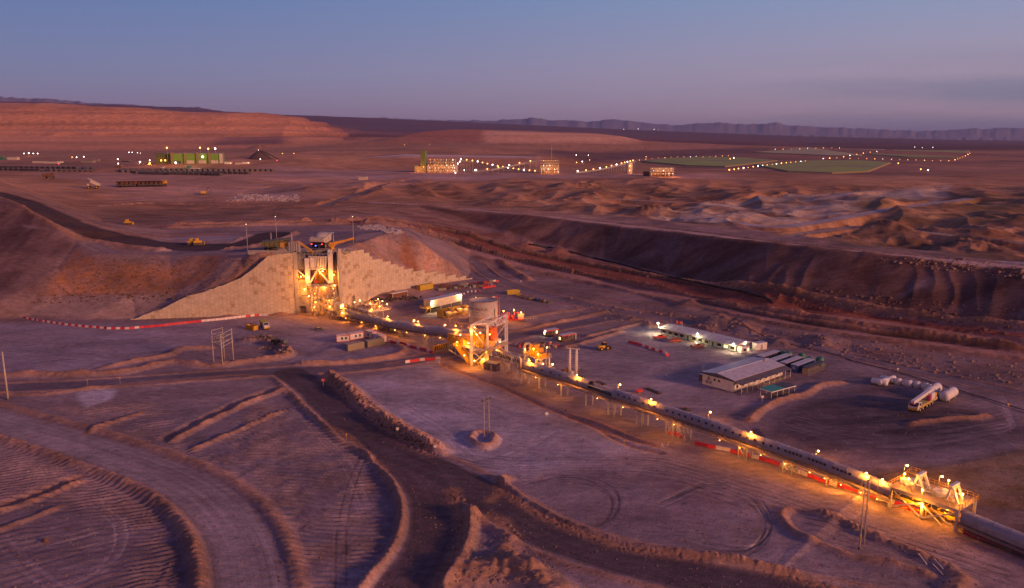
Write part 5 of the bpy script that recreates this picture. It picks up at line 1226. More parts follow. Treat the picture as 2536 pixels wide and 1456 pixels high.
# ================================================================== MODULES, CONTAINERS, OFFICES
def box_module(name, pa, pb, depth, h, label, cat, body, trim=None, roof=ROOFW, windows=(), doors=(), group=None, ribs=False, end_door=False, ends=None, z=None):
    """a box unit whose near long side runs from picture point pa to pb on the land"""
    A, B = T(*pa), T(*pb); L_ = dist(A, B); t = thing(name, (A[0], A[1], (A[2]+B[2])/2 if z is None else z), heading(A, B), label, cat, group)
    MB().bx(0, L_, 0, depth, .12, h).build('body', body, t)
    if ribs:
        m = MB()
        for i in range(int(L_/.45)): m.bx(.1+i*.45, .3+i*.45, -.05, 0.0, .25, h-.12)
        for i in range(int(depth/.45)): m.bx(-.05, 0, .1+i*.45, .3+i*.45, .25, h-.12)
        m.build('corrugation', body, t)
    MB().bx(-.06, L_+.06, -.06, depth+.06, h, h+.09).build('roof', roof, t)
    if trim:
        m = MB()
        for x in (-.03, L_-.13):
            m.bx(x, x+.16, -.07, 0.02, .1, h-.002)
            m.bx(x, x+.16, depth-.02, depth+.07, .1, h-.002)
        m.bx(.13, L_-.13, -.07, .02, h-.24, h-.002).bx(.13, L_-.13, -.07, .02, .1, .28).bx(-.075, -.03, .05, depth-.05, h-.24, h-.003).bx(-.075, -.03, .05, depth-.05, .1, .28).bx(L_+.03, L_+.075, .05, depth-.05, h-.24, h-.003)
        m.build('frame', trim, t)
    for x, w_, z0, z1, mt in windows:
        f = MB().bx(x*L_-w_/2-.08, x*L_+w_/2+.08, -.07, -.015, z0-.08, z1+.08).build('window', WHITE, t)
        MB().bx(x*L_-w_/2, x*L_+w_/2, -.10, -.075, z0, z1).build('pane', mt or GLASS, f)
    for x, w_, mt in doors:
        dd = MB().bx(x*L_-w_/2, x*L_+w_/2, -.09, -.02, .15, 2.15).build('door', mt or GREY, t)
        MB().bx(x*L_+w_/2-.18, x*L_+w_/2-.10, -.13, -.095, 1.0, 1.1).build('handle', DARK, dd)
    if end_door:
        MB().bx(-.10, -.06, .2, depth-.2, .25, h-.2).build('end_door', ends or body, t)
        m = MB()
        for y in (.3, .45, .55, .7): m.bx(-.15, -.105, depth*y-.03, depth*y+.03, .3, h-.25)
        m.build('lock_bars', STEEL, t)
    return t, L_
# white modules with red frames
win2 = [(.42,.7,1.0,2.0,None),(.72,.7,1.0,2.0,None)]
box_module('office_module', (834,849), (866,844.5), 2.6, 2.7, 'white red-framed office module at the left end of the row by the grey containers', 'cabin', WHITE, RED, windows=win2, group='white office modules with red frames')
box_module('office_module', (867,843.5), (901,837.5), 2.6, 2.7, 'white red-framed office module second in the row, two windows facing the camera', 'cabin', WHITE, RED, windows=win2, group='white office modules with red frames')
box_module('office_module', (903,834), (922,840.5), 2.6, 2.7, 'white red-framed office module third in the row, turned away from the camera', 'cabin', WHITE, RED, windows=[(.5,.8,1,2,None)], group='white office modules with red frames')
box_module('office_module', (924,841), (944,851), 2.6, 2.7, 'white red-framed office module at the right end, half behind a grey container', 'cabin', WHITE, RED, windows=[(.5,.7,1,2,None)], group='white office modules with red frames')
box_module('shipping_container', (862,870.5), (903,863), 2.45, 2.6, 'olive grey shipping container standing alone in front of the white modules', 'container', KHAKI, None, KHAKI, ribs=True, end_door=True, group='olive grey shipping containers')
box_module('shipping_container', (911,861.5), (952,853.5), 2.45, 2.6, 'olive grey shipping container at the right, touching the last white module', 'container', KHAKI, None, KHAKI, ribs=True, end_door=True, group='olive grey shipping containers')
# dark modules with red bands
for (pa, pb, lb_, lit) in (((1353,835),(1384,830),'dark module with red band, farther left of the two by the paved road', 0), ((1392,848),(1425,841),'dark module with red band and lit end window, nearer the camera', 1)):
    t, L_ = box_module('site_module', pa, pb, 2.6, 2.7, lb_, 'cabin', mat('maroon_cladding', (.055,.02,.022), .5), None, ROOFW, windows=[(.55,.8,1.0,2.1,None),(.82,.8,1.0,2.1,WINLIT if not lit else None)], group='dark modules with red bands')
    MB().bx(-.08, L_+.08, -.12, -.07, 2.35, 2.72).bx(-.12, -.08, -.1, 2.6, 2.35, 2.72).build('red_band', RED, t)
    f = MB().bx(-.12, -.05, .6, 1.9, .8, 2.1).build('end_window', WHITE, t); MB().bx(-.15, -.122, .7, 1.8, .9, 2.0).build('pane', WINLIT, f)
    if not lit: MB().lathe([(0,-.2),(.18,-.1),(.2,.1),(0,.2)], (-.4,.3,2.5), 8).build('lamp', BULBW, t); lamp_light(t, (-.9,.3,2.2), 60, (1,.9,.7))
    else: MB().bx(L_+.02, L_+.35, -.1, .1, .2, 2.8).build('end_post', WHITE, t)
# long office with lamps
WFAC = mat('office_panels', (.60,.62,.55), .5)
def office():
    A, B = T(1638, 828), T(1822, 872); L_ = dist(A, B); dp = 8.5
    t = thing('office_building', A, heading(A, B), 'long low white office with a row of windows and four bright lamps', 'building')
    MB().bx(0, L_, 0, dp, 0, 2.9).build('wall', WFAC, t)
    m = MB(); 
    m._add([(-.6,-1.0,2.95),(L_+.6,-1.0,2.95),(L_+.6,dp/2,3.9),(-.6,dp/2,3.9),(-.6,dp+.6,2.95),(L_+.6,dp+.6,2.95),(-.6,-1.0,2.8),(L_+.6,-1.0,2.8),(-.6,dp+.6,2.8),(L_+.6,dp+.6,2.8)], [(0,1,2,3),(3,2,5,4),(6,7,1,0),(4,5,9,8),(1,7,9,5,2),(0,3,4,8,6),(6,8,9,7)])
    rf = m.build('roof', ROOFW, t)
    m = MB()
    for i in range(12): x = L_*(i+.5)/12; m.bx(x-.04, x+.04, -1.02, dp/2, 0, 0)if False else m.bar((x,-.95,3.0),(x,dp/2,3.94),.08)
    m.build('roof_seams', GREY, rf)
    m = MB()
    for i in range(13): x = L_*i/12; m.bx(x-.08, x+.08, -.06, 0.01, 0, 2.8)
    m.build('wall_posts', mat('dark_green_post', (.04,.07,.05), .6), t)
    MB().bx(0, L_, -.05, -.02, 0, .35).build('plinth', mat('plinth_blue', (.05,.07,.10), .6), t)
    for i in range(12):
        x = L_*(i+.5)/12
        if i in (4, 8): 
            dd = MB().bx(x-.5, x+.5, -.08, -.02, .1, 2.15).build('door', mat('green_door', (.02,.16,.10), .5), t); MB().bx(x+.3,x+.4,-.12,-.085,1,1.1).build('handle', STEEL, dd)
        else:
            f = MB().bx(x-.95, x+.95, -.05, -.01, .95, 2.1).build('window', DARK, t); MB().bx(x-.85, x+.85, -.08, -.055, 1.02, 2.02).build('pane', WINLIT if i == 10 else GLASS, f)
    for x, y, z, pw, r in ((-1.0,-1.2,4.8,2600,.34),(L_*.53,-1.4,4.2,1000,.28),(L_-.2,-1.4,3.6,1200,.28),(L_+.6,dp*.62,3.4,600,.2)):
        MB().bar((x,y+.5,2.9),(x,y+.1,z),.08).build('lamp_bracket', GREY, t)
        MB().lathe([(0,-r),(r*.8,-r*.6),(r,0),(r*.7,r*.6),(0,r*.7)], (x,y,z), 10).build('lamp', BULBW, t); lamp_light(t, (x,y-.5,z-r-.4), pw, (1.0,.80,.42), .3)
    MB().bx(L_-.01, L_+.08, 1.2, 2.6, .1, 2.3).bx(L_-.01,L_+.08,4.6,7.4,.5,2.1).build('end_panels', mat('olive_panel', (.20,.22,.05), .6), t)
    MB().bx(L_*.50, L_*.50+.9, -1.6, -.6, 0, .9).bx(L_*.545, L_*.545+.5, -1.4, -.8, 0, 1.2).build('entrance_lockers', WHITE, t)
    m = MB().rail([(L_*.46,-2.2,0),(L_*.46,-.4,0)],1,1,.08).rail([(L_*.60,-2.2,0),(L_*.60,-.4,0)],1,1,.08); m.build('entrance_rail', YEL, t)
office()
fp = T(1688, 838); t = thing('flagpole', fp, R(-12), 'slender flagpole with a red flag in front of the long office roof', 'flagpole')
MB().tube((0,0,0),(0,0,7.4),.06,8,.04).build('pole', WHITE, t)
m = MB(); vs = []; n = 8
for i in range(n+1):
    for j in range(3): vs.append((-i*.28, .16*math.sin(i*1.1+j), 7.3-j*.55-.13*i+.02*i*i))
m._add(vs, [(i*3+j, i*3+j+1, (i+1)*3+j+1, (i+1)*3+j) for i in range(n) for j in range(2)], True); m.build('flag', RED, t)
box_module('hut', (1836,876), (1856,874), 3.0, 2.5, 'small white hut beside the lit end of the long office', 'hut', WHITE, None, CREAM, windows=[(.4,1.2,.9,1.9,None),(.8,.6,.9,1.9,WINLIT)], doors=())
box_module('hut', (1873,869), (1899,865), 2.6, 2.8, 'white hut with blue eaves between the long office and the blue containers', 'hut', WHITE, None, ROOFW, windows=[], doors=[(.5,.9,GREY)])
t_ = T(1862,868)
m = thing('fence_panel', T(1843,884), heading(T(1843,884), T(1872,873)), 'low white railing on the lit ground at the office end', 'railing'); MB().rail([(0,0,0),(8,0,0)], 1.0, 1.2, .09).build('rails', WHITE, m)
# blue containers and green tanks
for i, (pa, pb, c, lb_) in enumerate((((1873,898),(1888,905),'navy','navy blue container with a pale roof, first of the four behind the white hall'),((1901,907),(1916,914),'blue','bright blue container, second of the four behind the white hall'),((1930,914),(1945,921),'navy','dull navy container, third of the four behind the white hall'),((1957,920),(1973,927),'blue','bright blue container, fourth of the row beside the dark cage'))):
    A, B = T(*pa), T(*pb); back = T(pa[0]+52, pa[1]-19)
    hh = heading(A, B); t = thing('shipping_container', A, heading(A, back), lb_, 'container', 'blue containers behind the white hall')
    cm_ = mat(c+'_container', (.03,.13,.38) if c == 'blue' else (.03,.045,.13), .5)
    MB().bx(0, 12.2, -2.5, 0, .1, 2.6).build('body', cm_, t); MB().bx(-.05, 12.25, -2.55, .05, 2.6, 2.7).build('roof', ROOFW, t)
    m = MB()
    for k in range(26): m.bx(.2+k*.46, .42+k*.46, -2.56, -2.5, .3, 2.5)
    m.build('corrugation', cm_, t)
    MB().bx(-.06, 0, -2.35, -1.3, .2, 2.45).bx(-.06, 0, -1.2, -.15, .2, 2.45).build('end_door', cm_, t)
    MB().bx(-.10, -.062, -1.75, -.85, 1.2, 2.1).build('placard', CREAM, t)
A = T(1985, 926); t = thing('storage_cage', A, heading(A, T(2037,906)), 'dark meshed storage cage at the right end of the blue containers', 'cage')
MB().bx(0, 12, -2.4, 0, 2.5, 2.65).build('roof', DARK, t); m = MB()
for k in range(13): m.bar((k,-2.4,0),(k,-2.4,2.5),.08)
for z in (.1,.9,1.7): m.bar((0,-2.4,z),(12,-2.4,z),.07)
m.build('mesh', STEEL, t); MB().bx(.1, 12, -.1, 0, 0, 2.5).build('back_panel', DARK, t)
for i, (px, py, s_) in enumerate(((1952,889,1),(1985,892,.95),(2004,903,1),(1966,899,.9),(2030,905,1.1),(1938,886,.9))):
    t = thing('water_tank', T(px, py), 0, ('round dark green water tank standing behind the blue containers' if i < 4 else 'round dark green water tank at the far right end of its cluster' if i == 4 else 'round dark green water tank at the left end of its cluster'), 'tank', 'green water tanks behind the blue containers')
    MB().lathe([(0,0),(1.25*s_,0),(1.25*s_,2.4*s_),(.9*s_,2.8*s_),(.3,3.0*s_),(0,3.0*s_)], n=18).build('shell', GREEN, t)
    m = MB()
    for k in range(4): m.lathe([(1.28*s_,.3+k*.6),(1.31*s_,.36+k*.6),(1.28*s_,.42+k*.6)], n=18)
    m.build('ribs', GREEN, t); MB().lathe([(.3,3.0*s_),(.32,3.12*s_),(0,3.14*s_)], n=10).build('lid', DARK, t)
# white hall
def hall():
    A, B, C_ = T(1739, 950), T(1816, 972), T(1934, 928)
    L_ = dist(A, B); hd = heading(A, B); dp = -(C_[0]-B[0])*math.sin(hd) + (C_[1]-B[1])*math.cos(hd); t = thing('white_hall', A, hd, 'large white hall with a pale low gable roof and blue fascia', 'building')
    MB().bx(0, L_, 0, dp, 0, 4.0).build('wall', WHITE, t)
    m = MB(); e = .5
    m._add([(-e,-e,4.05),(-e,dp+e,4.05),(L_/2,-e,5.0),(L_/2,dp+e,5.0),(L_+e,-e,4.05),(L_+e,dp+e,4.05),(-e,-e,3.95),(-e,dp+e,3.95),(L_+e,-e,3.95),(L_+e,dp+e,3.95)],
        [(0,2,3,1),(2,4,5,3),(0,6,8,4,2),(1,3,5,9,7),(0,1,7,6),(4,8,9,5),(6,7,9,8)])
    rf = m.build('roof', ROOFW, t)
    MB().bar((L_/2,-e,5.03),(L_/2,dp+e,5.03),.25,.08).build('ridge_cap', WHITE, rf)
    MB().bar((L_*.3,dp*.7,4.8),(L_*.3,dp*.7,5.4),.35).build('roof_vent', STEEL, rf); MB().box((L_*.55,dp*.9,5.2),(.9,.6,.5)).build('roof_unit', CREAM, rf)
    MB().prism([(-e-.03,3.7),(L_+e+.03,3.7),(L_+e+.03,4.12),(L_/2,5.06),(-e-.03,4.12)], -e-.10, -e-.02).build('fascia', mat('navy_fascia', (.035,.06,.13), .5), t)
    MB()._add([(L_+e,-e,3.85),(L_+e+2.6,-e,3.2),(L_+e+2.6,dp+e,3.2),(L_+e,dp+e,3.85),(L_+e,-e,3.75),(L_+e+2.6,-e,3.1),(L_+e+2.6,dp+e,3.1),(L_+e,dp+e,3.75)], [(0,1,2,3),(7,6,5,4),(0,4,5,1),(1,5,6,2),(2,6,7,3)]).build('veranda_roof', mat('dark_veranda', (.09,.08,.10), .6), t)
    n = 9
    for i in range(n+1): MB().bar((L_+e+2.5, dp*i/n, 0), (L_+e+2.5, dp*i/n, 3.1), .12).build('veranda_post', WHITE, t)
    MB().rail([(L_+3.0, 0, 0),(L_+3.0, dp, 0)], 1.0, dp/n, .07).build('veranda_rail', CREAM, t)
    for i in range(8):
        y = dp*(i+.6)/8.6
        if i in (2, 6): dd = MB().bx(L_+.01, L_+.07, y-.5, y+.5, .05, 2.1).build('door', CREAM, t); MB().bx(L_+.075,L_+.11,y+.3,y+.38,1,1.1).build('handle', DARK, dd)
        else: f = MB().bx(L_+.01, L_+.06, y-.6, y+.6, 1.1, 2.2).build('window', CREAM, t); MB().bx(L_+.062, L_+.09, y-.5, y+.5, 1.2, 2.1).build('pane', GLASS, f)
    for x in (.40,.54): f = MB().bx(L_*x-.4, L_*x+.4, -.06, -.01, 2.0, 2.9).build('window', CREAM, t); MB().bx(L_*x-.32, L_*x+.32, -.09, -.065, 2.1, 2.8).build('pane', GLASS, f)
    m = MB()
    for k in range(3): m.bx(L_*.13+k*.75, L_*.13+k*.75+.6, -.6, -.05, .9+(k%2)*1.2, 1.8+(k%2)*1.2)
    m.build('air_conditioners', GREY, t)
    MB().bar((.1,-.15,0),(.1,-.15,6.6),.07).build('antenna', STEEL, t)
    MB().bx(L_-.02,L_+.04,.1,.5,.2,3).build('end_shutter', DARK, t)
hall()
box_module('hut', (1731,943), (1740,946), 3.0, 2.4, 'small dark maroon hut against the left side of the white hall', 'hut', mat('maroon_hut', (.09,.02,.02), .6), None, ROOFW)
def shelter():
    A, B, C_ = G(1884,961.6,2.7), G(1911,970,2.7), G(1956,951,2.7); L_ = dist(A, B); hd = heading(A, B); dp = -(C_[0]-B[0])*math.sin(hd) + (C_[1]-B[1])*math.cos(hd); A = (A[0], A[1], gz(A[0], A[1]))
    t = thing('canopy_shelter', A, hd, 'open shelter roofed half in teal and half in dark cloth beside the white hall', 'shelter')
    for y in np.linspace(0, dp, 5):
        for x in (0, L_): MB().bar((x,y,0),(x,y,2.6),.12).build('post', WHITE, t)
    MB().bx(-.3,L_+.3,-.3,dp*.55,2.6,2.72).build('teal_roof', TEAL, t); MB().bx(-.3,L_+.3,dp*.55,dp+.3,2.6,2.70).build('dark_roof', DARK, t)
    MB().bx(-.32,L_+.32,-.36,-.31,2.4,2.72).bx(L_+.31,L_+.36,-.3,dp+.3,2.4,2.68).build('fascia', WHITE, t)
    for k in (.3,.7): MB().bx(L_*.2,L_*.8,dp*k-.5,dp*k+.5,.70,.78).bar((L_*.5,dp*k,0),(L_*.5,dp*k,.7),.15).build('table', WOOD, t)
shelter()

# ------------------------------------------------------------------ vehicles
def wheel(parent, p, r, w_, rim=GREY, name='wheel'):
    o = MB().tube((p[0],p[1]-w_/2,p[2]),(p[0],p[1]+w_/2,p[2]), r, 14).build(name, BLACK, parent)
    MB().tube((p[0],p[1]-w_/2-.02,p[2]),(p[0],p[1]+w_/2+.02,p[2]), r*.5, 10).build('rim', rim, o); return o
def pickup(px, py, rz, label, body=RED):
    t = thing('pickup_truck', T(px, py), rz, label, 'pickup truck', 'pickups parked by the long office')
    MB().prism([(-2.6,.45),(2.6,.45),(2.65,.95),(1.3,1.12),(.95,1.12),(-2.6,1.12)], -.9, .9).build('body', body, t)
    MB().prism([(-.85,1.12),(1.25,1.12),(.6,1.78),(-.6,1.8)], -.82, .82).build('cab', body, t)
    MB().prism([(-.70,1.2),(1.12,1.2),(.58,1.68),(-.52,1.7)], -.84, .84).build('windows', GLASS, t)
    MB().bx(-2.5,-.95,-.78,.78,1.0,1.13).build('load_bed', DARK, t); MB().bar((-.9,-.7,1.9),(-.9,.7,1.9),.08).bar((-.9,-.7,1.1),(-.9,-.7,1.9),.07).bar((-.9,.7,1.1),(-.9,.7,1.9),.07).build('roll_bar', YEL, t)
    for y in (-.65,.65): MB().bx(2.58,2.70,y-.15,y+.15,.75,.93).build('headlight', WHITE, t)
    MB().bx(2.6,2.75,-.9,.9,.45,.62).bx(-2.72,-2.6,-.9,.9,.5,.68).build('bumper', STEEL, t)
    for x in (-1.7,1.7):
        for y in (-.85,.85): wheel(t, (x,y,.38), .38, .26)
    return t
pickup(1634, 838, R(8), 'red pickup with a yellow roll bar, leftmost of the three by the office')
pickup(1672, 847, R(14), 'red pickup with a white cargo in its bed, middle one of the three', mat('orange_red_body', (.50,.06,.03), .35))
pickup(1727, 861, R(18), 'dark red pickup, rightmost of the three by the office', mat('dark_red_body', (.20,.02,.02), .35))
# wheel loader / tractor
t = thing('wheel_loader', T(1494, 866), R(30), 'small yellow wheel loader on the open yard left of the red barriers', 'loader')
MB().bx(-2.4,.2,-.9,.9,.9,1.9).build('engine_hood', YEL, t); MB().bx(-.4,1.1,-.75,.75,1.5,3.0).build('cab', GLASS, t); MB().bx(-.5,1.2,-.85,.85,3.0,3.12).build('cab_roof', YEL, t)
MB().bar((1,-.6,1.4),(3,-.6,.6),.2).bar((1,.6,1.4),(3,.6,.6),.2).build('arms', YEL, t); MB().prism([(2.9,.1),(3.9,.1),(3.9,.25),(3.1,.4),(3.1,1.1),(2.9,1.1)],-1.3,1.3).build('bucket', DARK, t)
for x in (-1.6,1.3):
    for y in (-1.05,1.05): wheel(t, (x,y,.75), .75, .5, YEL)
# mobile crane
def crane():
    A = T(2262, 1020); B = T(2318, 992); t = thing('mobile_crane', A, heading(A, B), 'five-axled mobile crane in white, magenta and yellow beside two big white tanks', 'crane')
    L_ = 14.5; PINK = mat('magenta_paint', (.45,.03,.16), .4)
    MB().bx(0,L_,-1.4,1.4,1.0,1.7).build('chassis', mat('pale_yellow_paint', (.62,.52,.16), .5), t)
    m = MB().prism([(-.6,.9),(1.9,.9),(1.9,2.9),(.3,2.9),(-.6,2.0)],-1.35,1.35); m.build('cab', WHITE, t)
    MB().prism([(-.64,1.9),(.25,2.85),(.2,2.87),(-.66,1.95)],-1.2,1.2).bx(.5,1.6,-1.38,-1.36,1.9,2.7).build('windscreen', GLASS, t)
    MB().bx(9.6,12.4,-1.35,1.35,1.75,3.6).build('slewing_platform', WHITE, t); MB().bx(8.2,9.6,-1.4,-.5,1.8,3.3).build('operator_cab', PINK, t)
    MB().bx(12.4,13.9,-1.35,1.35,1.9,3.2).build('counterweight', YEL, t)
    MB().bar((12.5,.1,3.9),(-1.0,.1,3.1),.95,1.0).build('boom', WHITE, t); MB().bar((8,.1,3.3),(1,.1,2.75),.5,.4).bar((-1.4,-.4,2.8),(-1.4,.6,2.8),.4).build('boom_jib', PINK, t)
    MB().bx(-.72,-.60,-1.3,1.3,.7,1.25).bx(-.74,-.64,-1.2,-.9,1.3,1.6).build('bumper', YEL, t)
    MB().bx(1.9,9.4,-1.44,-1.40,1.15,1.5).build('side_stripe', YEL, t)
    for x in (1.2,3.4,6.4,8.6,10.9):
        for y in (-1.2,1.2): wheel(t, (x,y,.68), .68, .45, CREAM)
crane()
for i,(px,py,dx) in enumerate(((2310,981,0),(2349,992,0))):
    A = T(px-12, py+4); t = thing('horizontal_tank', (A[0],A[1],A[2]), heading(A, T(px+18, py-12)), ('long white horizontal tank directly behind the mobile crane' if i == 0 else 'long white horizontal tank lying on its own right of the crane'), 'tank', 'long white tanks by the crane')
    MB().lathe([(0,-.6),(.8,-.5),(1.45,0),(1.5,.4),(1.5,7.6),(1.45,8),(.8,8.5),(0,8.6)], (0,0,1.7), 20, 'x').build('shell', WHITE, t)
    for x in (1.6,6.4): MB().prism([(x-.25,0),(x+.25,0),(x+.25,.9),(x-.25,.9)],-1.1,1.1).build('cradle', CONC, t)
    MB().lathe([(.35,0),(.35,.4),(0,.45)], (4,0,3.15), 12).build('manhole', STEEL, t)
for i, (px, py, s_, ln) in enumerate(((2168,949,.95,4.5),(2185,955,.95,4.5),(2190,942,.9,4.2),(2205,948,.9,4.2))):
    A = T(px-8, py+1); t = thing('horizontal_tank', A, heading(A, T(px+14, py-6 if i%2 else py+6)), 'small white lying tank packed in the cluster left of the crane', 'tank', 'small white lying tanks in a cluster')
    MB().lathe([(0,-.4),(.6,-.3),(s_,0),(s_,ln),(.6,ln+.3),(0,ln+.4)], (0,0,1.1), 16, 'x').build('shell', WHITE, t)
    for x in (1,ln-1): MB().bx(x-.15,x+.15,-.7,.7,0,.5).build('cradle', CONC, t)
for i, (px, py, s_) in enumerate(((2224,952,1.15),(2250,957,1.3),(2270,960,1.2),(2292,964,1.0),(2302,967,.8))):
    t = thing('round_tank', T(px, py), 0, ('round white tank standing in the short row between lying tanks and crane' if i < 4 else 'smallest round white tank, nearest the crane'), 'tank', 'round white tanks in a row' if i < 4 else None)
    MB().lathe([(0,0),(s_,0),(s_,1.7),(s_*.7,2.05),(.2,2.2),(0,2.2)], n=18).build('shell', WHITE, t); MB().lathe([(.25,2.2),(.25,2.32),(0,2.33)], n=10).build('lid', DARK, t)
# yellow skip, water truck, flatbed wreck, junk near the lattice frame
def skip(px, py, rz, label, s=1.0, c=YEL, l=5.0):
    t = thing('skip_bin', T(px, py), rz, label, 'skip', None); m = MB(); L_, W2, H2 = l, 1.2, 2.0
    m._add([(-L_/2,-W2*.9,0),(L_/2,-W2*.9,0),(L_/2,W2*.9,0),(-L_/2,W2*.9,0),(-L_/2-.2,-W2,H2),(L_/2+.2,-W2,H2),(L_/2+.2,W2,H2),(-L_/2-.2,W2,H2),(-L_/2+.1,-W2+.2,H2-.02),(L_/2-.1,-W2+.2,H2-.02),(L_/2-.1,W2-.2,H2-.02),(-L_/2+.1,W2-.2,H2-.02),(-L_/2+.2,-W2+.3,.4),(L_/2-.2,-W2+.3,.4),(L_/2-.2,W2-.3,.4),(-L_/2+.2,W2-.3,.4)],
        [(0,3,2,1),(0,1,5,4),(1,2,6,5),(2,3,7,6),(3,0,4,7),(4,5,9,8),(5,6,10,9),(6,7,11,10),(7,4,8,11),(8,9,13,12),(9,10,14,13),(10,11,15,14),(11,8,12,15),(12,13,14,15)])
    m.build('tub', c, t); m = MB()
    for i in range(6): x = -L_/2+.4+i*(L_-.8)/5; m.bar((x,-W2*.92-.04,0),(x,-W2-.06,H2),.12)
    m.build('ribs', c, t); MB().bar((-L_/2-.25,-W2,H2),(L_/2+.25,-W2,H2),.14).bar((-L_/2-.25,W2,H2),(L_/2+.25,W2,H2),.14).build('rim', c, t); return t
skip(624, 816, R(-32), 'open yellow skip standing left of the yellow-bodied truck')
def truck(px, py, rz):
    t = thing('tipper_truck', T(px, py), rz, 'white-cabbed truck with a yellow-green tipper body beside the yellow skip', 'truck')
    LG = mat('lime_yellow_paint', (.42,.42,.04), .5)
    MB().bx(-4.6,2.6,-.5,.5,.7,1.0).build('chassis', DARK, t); MB()._add([(-4.8,-1.2,1.1),(1.2,-1.2,1.1),(1.2,1.2,1.1),(-4.8,1.2,1.1),(-5.1,-1.3,2.7),(1.3,-1.3,2.9),(1.3,1.3,2.9),(-5.1,1.3,2.7)],[(0,3,2,1),(4,5,6,7),(0,1,5,4),(1,2,6,5),(2,3,7,6),(3,0,4,7)]).build('tipper_body', LG, t)
    MB().bx(1.0,2.4,-1.25,1.25,2.9,3.0).build('cab_guard', LG, t)
    MB().prism([(1.5,.8),(4.4,.8),(4.5,1.9),(3.2,2.1),(2.9,2.9),(1.5,2.9)],-1.15,1.15).build('cab', WHITE, t); MB().prism([(3.22,2.12),(3.3,2.12),(2.98,2.85),(2.92,2.85)],-1.0,1.0).bx(1.9,2.8,-1.18,-1.16,2.0,2.7).build('windscreen', GLASS, t)
    MB().bx(4.45,4.6,-1.15,1.15,.7,1.1).build('bumper', YEL, t)
    for y in (-.85,.85): MB().bx(4.5,4.62,y-.2,y+.2,1.2,1.5).build('headlight', CREAM, t)
    for x in (-3.6,-2.3,3.2):
        for y in (-1.0,1.0): wheel(t, (x,y,.55), .55, .5, WHITE)
truck(656, 812, R(-62))
t = thing('dismantled_truck', T(692, 853), R(-25), 'dark stripped-down truck chassis parked right of the rusty debris', 'truck')
MB().bx(-3.6,3.4,-1.0,1.0,.7,1.0).build('chassis', DARK, t); MB().bx(-3.2,-.4,-1.1,1.1,1.0,1.8).bx(-.4,1.4,-.9,.9,1.0,1.5).build('load', BLACK, t); MB().bx(1.6,3.2,-1.1,1.1,1.0,2.3).build('cab', mat('slate_paint', (.12,.15,.17), .5), t)
MB().bar((-2,-1,1.8),(0,1,2.6),.15).bar((-3,0,1.8),(-1,.6,2.4),.2).build('boom', DARK, t)
for x in (-2.4,2.4):
    for y in (-.95,.95): wheel(t, (x,y,.45), .45, .35)
def debris(px, py, n, rad, label, mats, seed, name='debris_pile', kind=None, hmax=.9, el=1.0):
    rnd = random.Random(seed); p = T(px, py); t = thing(name, p, 0, label, 'debris')
    for mi, mm in enumerate(mats):
        m = MB()
        for _ in range(n//len(mats)):
            a = rnd.random()*6.28; r = rad*math.sqrt(rnd.random()); x, y = r*math.cos(a)*el, r*math.sin(a)*.7; h = rnd.random()*hmax + .2
            if rnd.random() < .5: m.box((x,y,h/2),(rnd.uniform(.4,1.5),rnd.uniform(.3,.9),h), a)
            else: m.bar((x,y,.15),(x+rnd.uniform(-2,2),y+rnd.uniform(-1,1),rnd.uniform(.1,hmax)), rnd.uniform(.08,.22))
        m.build(('scrap','timber','crates','rubble')[mi], mm, t)
    t['kind'] = 'stuff'; return t
RUST = mat('rusty_steel', (.16,.07,.04), .85)
debris(648, 838, 60, 5, 'scattered rusty pipes and scrap between the tipper truck and the dismantled truck', [RUST, DARK, WOOD], 3)
debris(655, 862, 24, 3, 'a few planks and poles on the ground inside the low bank', [WOOD, RUST], 4, hmax=.3)
debris(702, 872, 60, 3.4, 'brown rubble heap at the end of the low bank', [RUST, CONC], 5, hmax=.8)
debris(1325, 857, 70, 6, 'heap of white and rusty scrap behind the conveyor drive deck', [RUST, CREAM, RED], 6, el=1.6)
debris(1415, 965-45, 30, 4, 'brown spoil and dark scrap at the foot of the white twin columns', [RUST, DARK], 7)
# storage yard by the right wall
box_module('open_container', (972,741), (1010,733), 2.5, 2.7, 'white-framed open-sided container with a brown interior beside the right wall', 'container', mat('brown_interior', (.16,.06,.03), .8), WHITE, ROOFW)
t = thing('blue_door', (0,0,0), 0, 'x', 'x'); bpy.data.objects.remove(t)
YC = mat('yellow_container', (.62,.44,.03), .5)
box_module('shipping_container', (1041,720), (1073,715), 2.6, 2.7, 'yellow container standing close against the right retaining wall', 'container', YC, None, YC, ribs=True)
skip(1270, 728, R(20), 'yellow open skip on the upper yard behind the round tank', l=6.5, c=YC)
debris(962, 742, 60, 6, 'tangle of black tyres and hoses left of the white-framed container', [BLACK, DARK], 11, el=1.2)
debris(1000, 738, 70, 6, 'rusty parts piled in front of the white-framed container', [RUST, DARK, BLACK], 12, el=1.6)
yl = ['dark', 'rusty', 'grey', 'mixed']
rnd = random.Random(5)
for i in range(34):
    u = i/34.0; px = 1092 + u*128; py = 719 - u*13 - (6 if i % 2 else 0) + rnd.uniform(-1.5, 1.5)
    p = T(px, py); t = thing('crate', p, rnd.uniform(-.5,.5), 'small crate or drum bundle in the long storage rows by the right wall', 'crate', 'crates and parts stored in rows by the right wall')
    l_, w2, h2 = rnd.uniform(1.4,3.2), rnd.uniform(1,1.8), rnd.uniform(.7,1.5)
    MB().bx(-l_/2,l_/2,-w2/2,w2/2,.1,h2).build('box', rnd.choice([RUST, RUST, DARK, DARK, KHAKI, GREY, RED]), t); MB().bx(-l_/2-.05,l_/2+.05,-w2/2-.05,w2/2+.05,0,.1).build('pallet', WOOD, t)
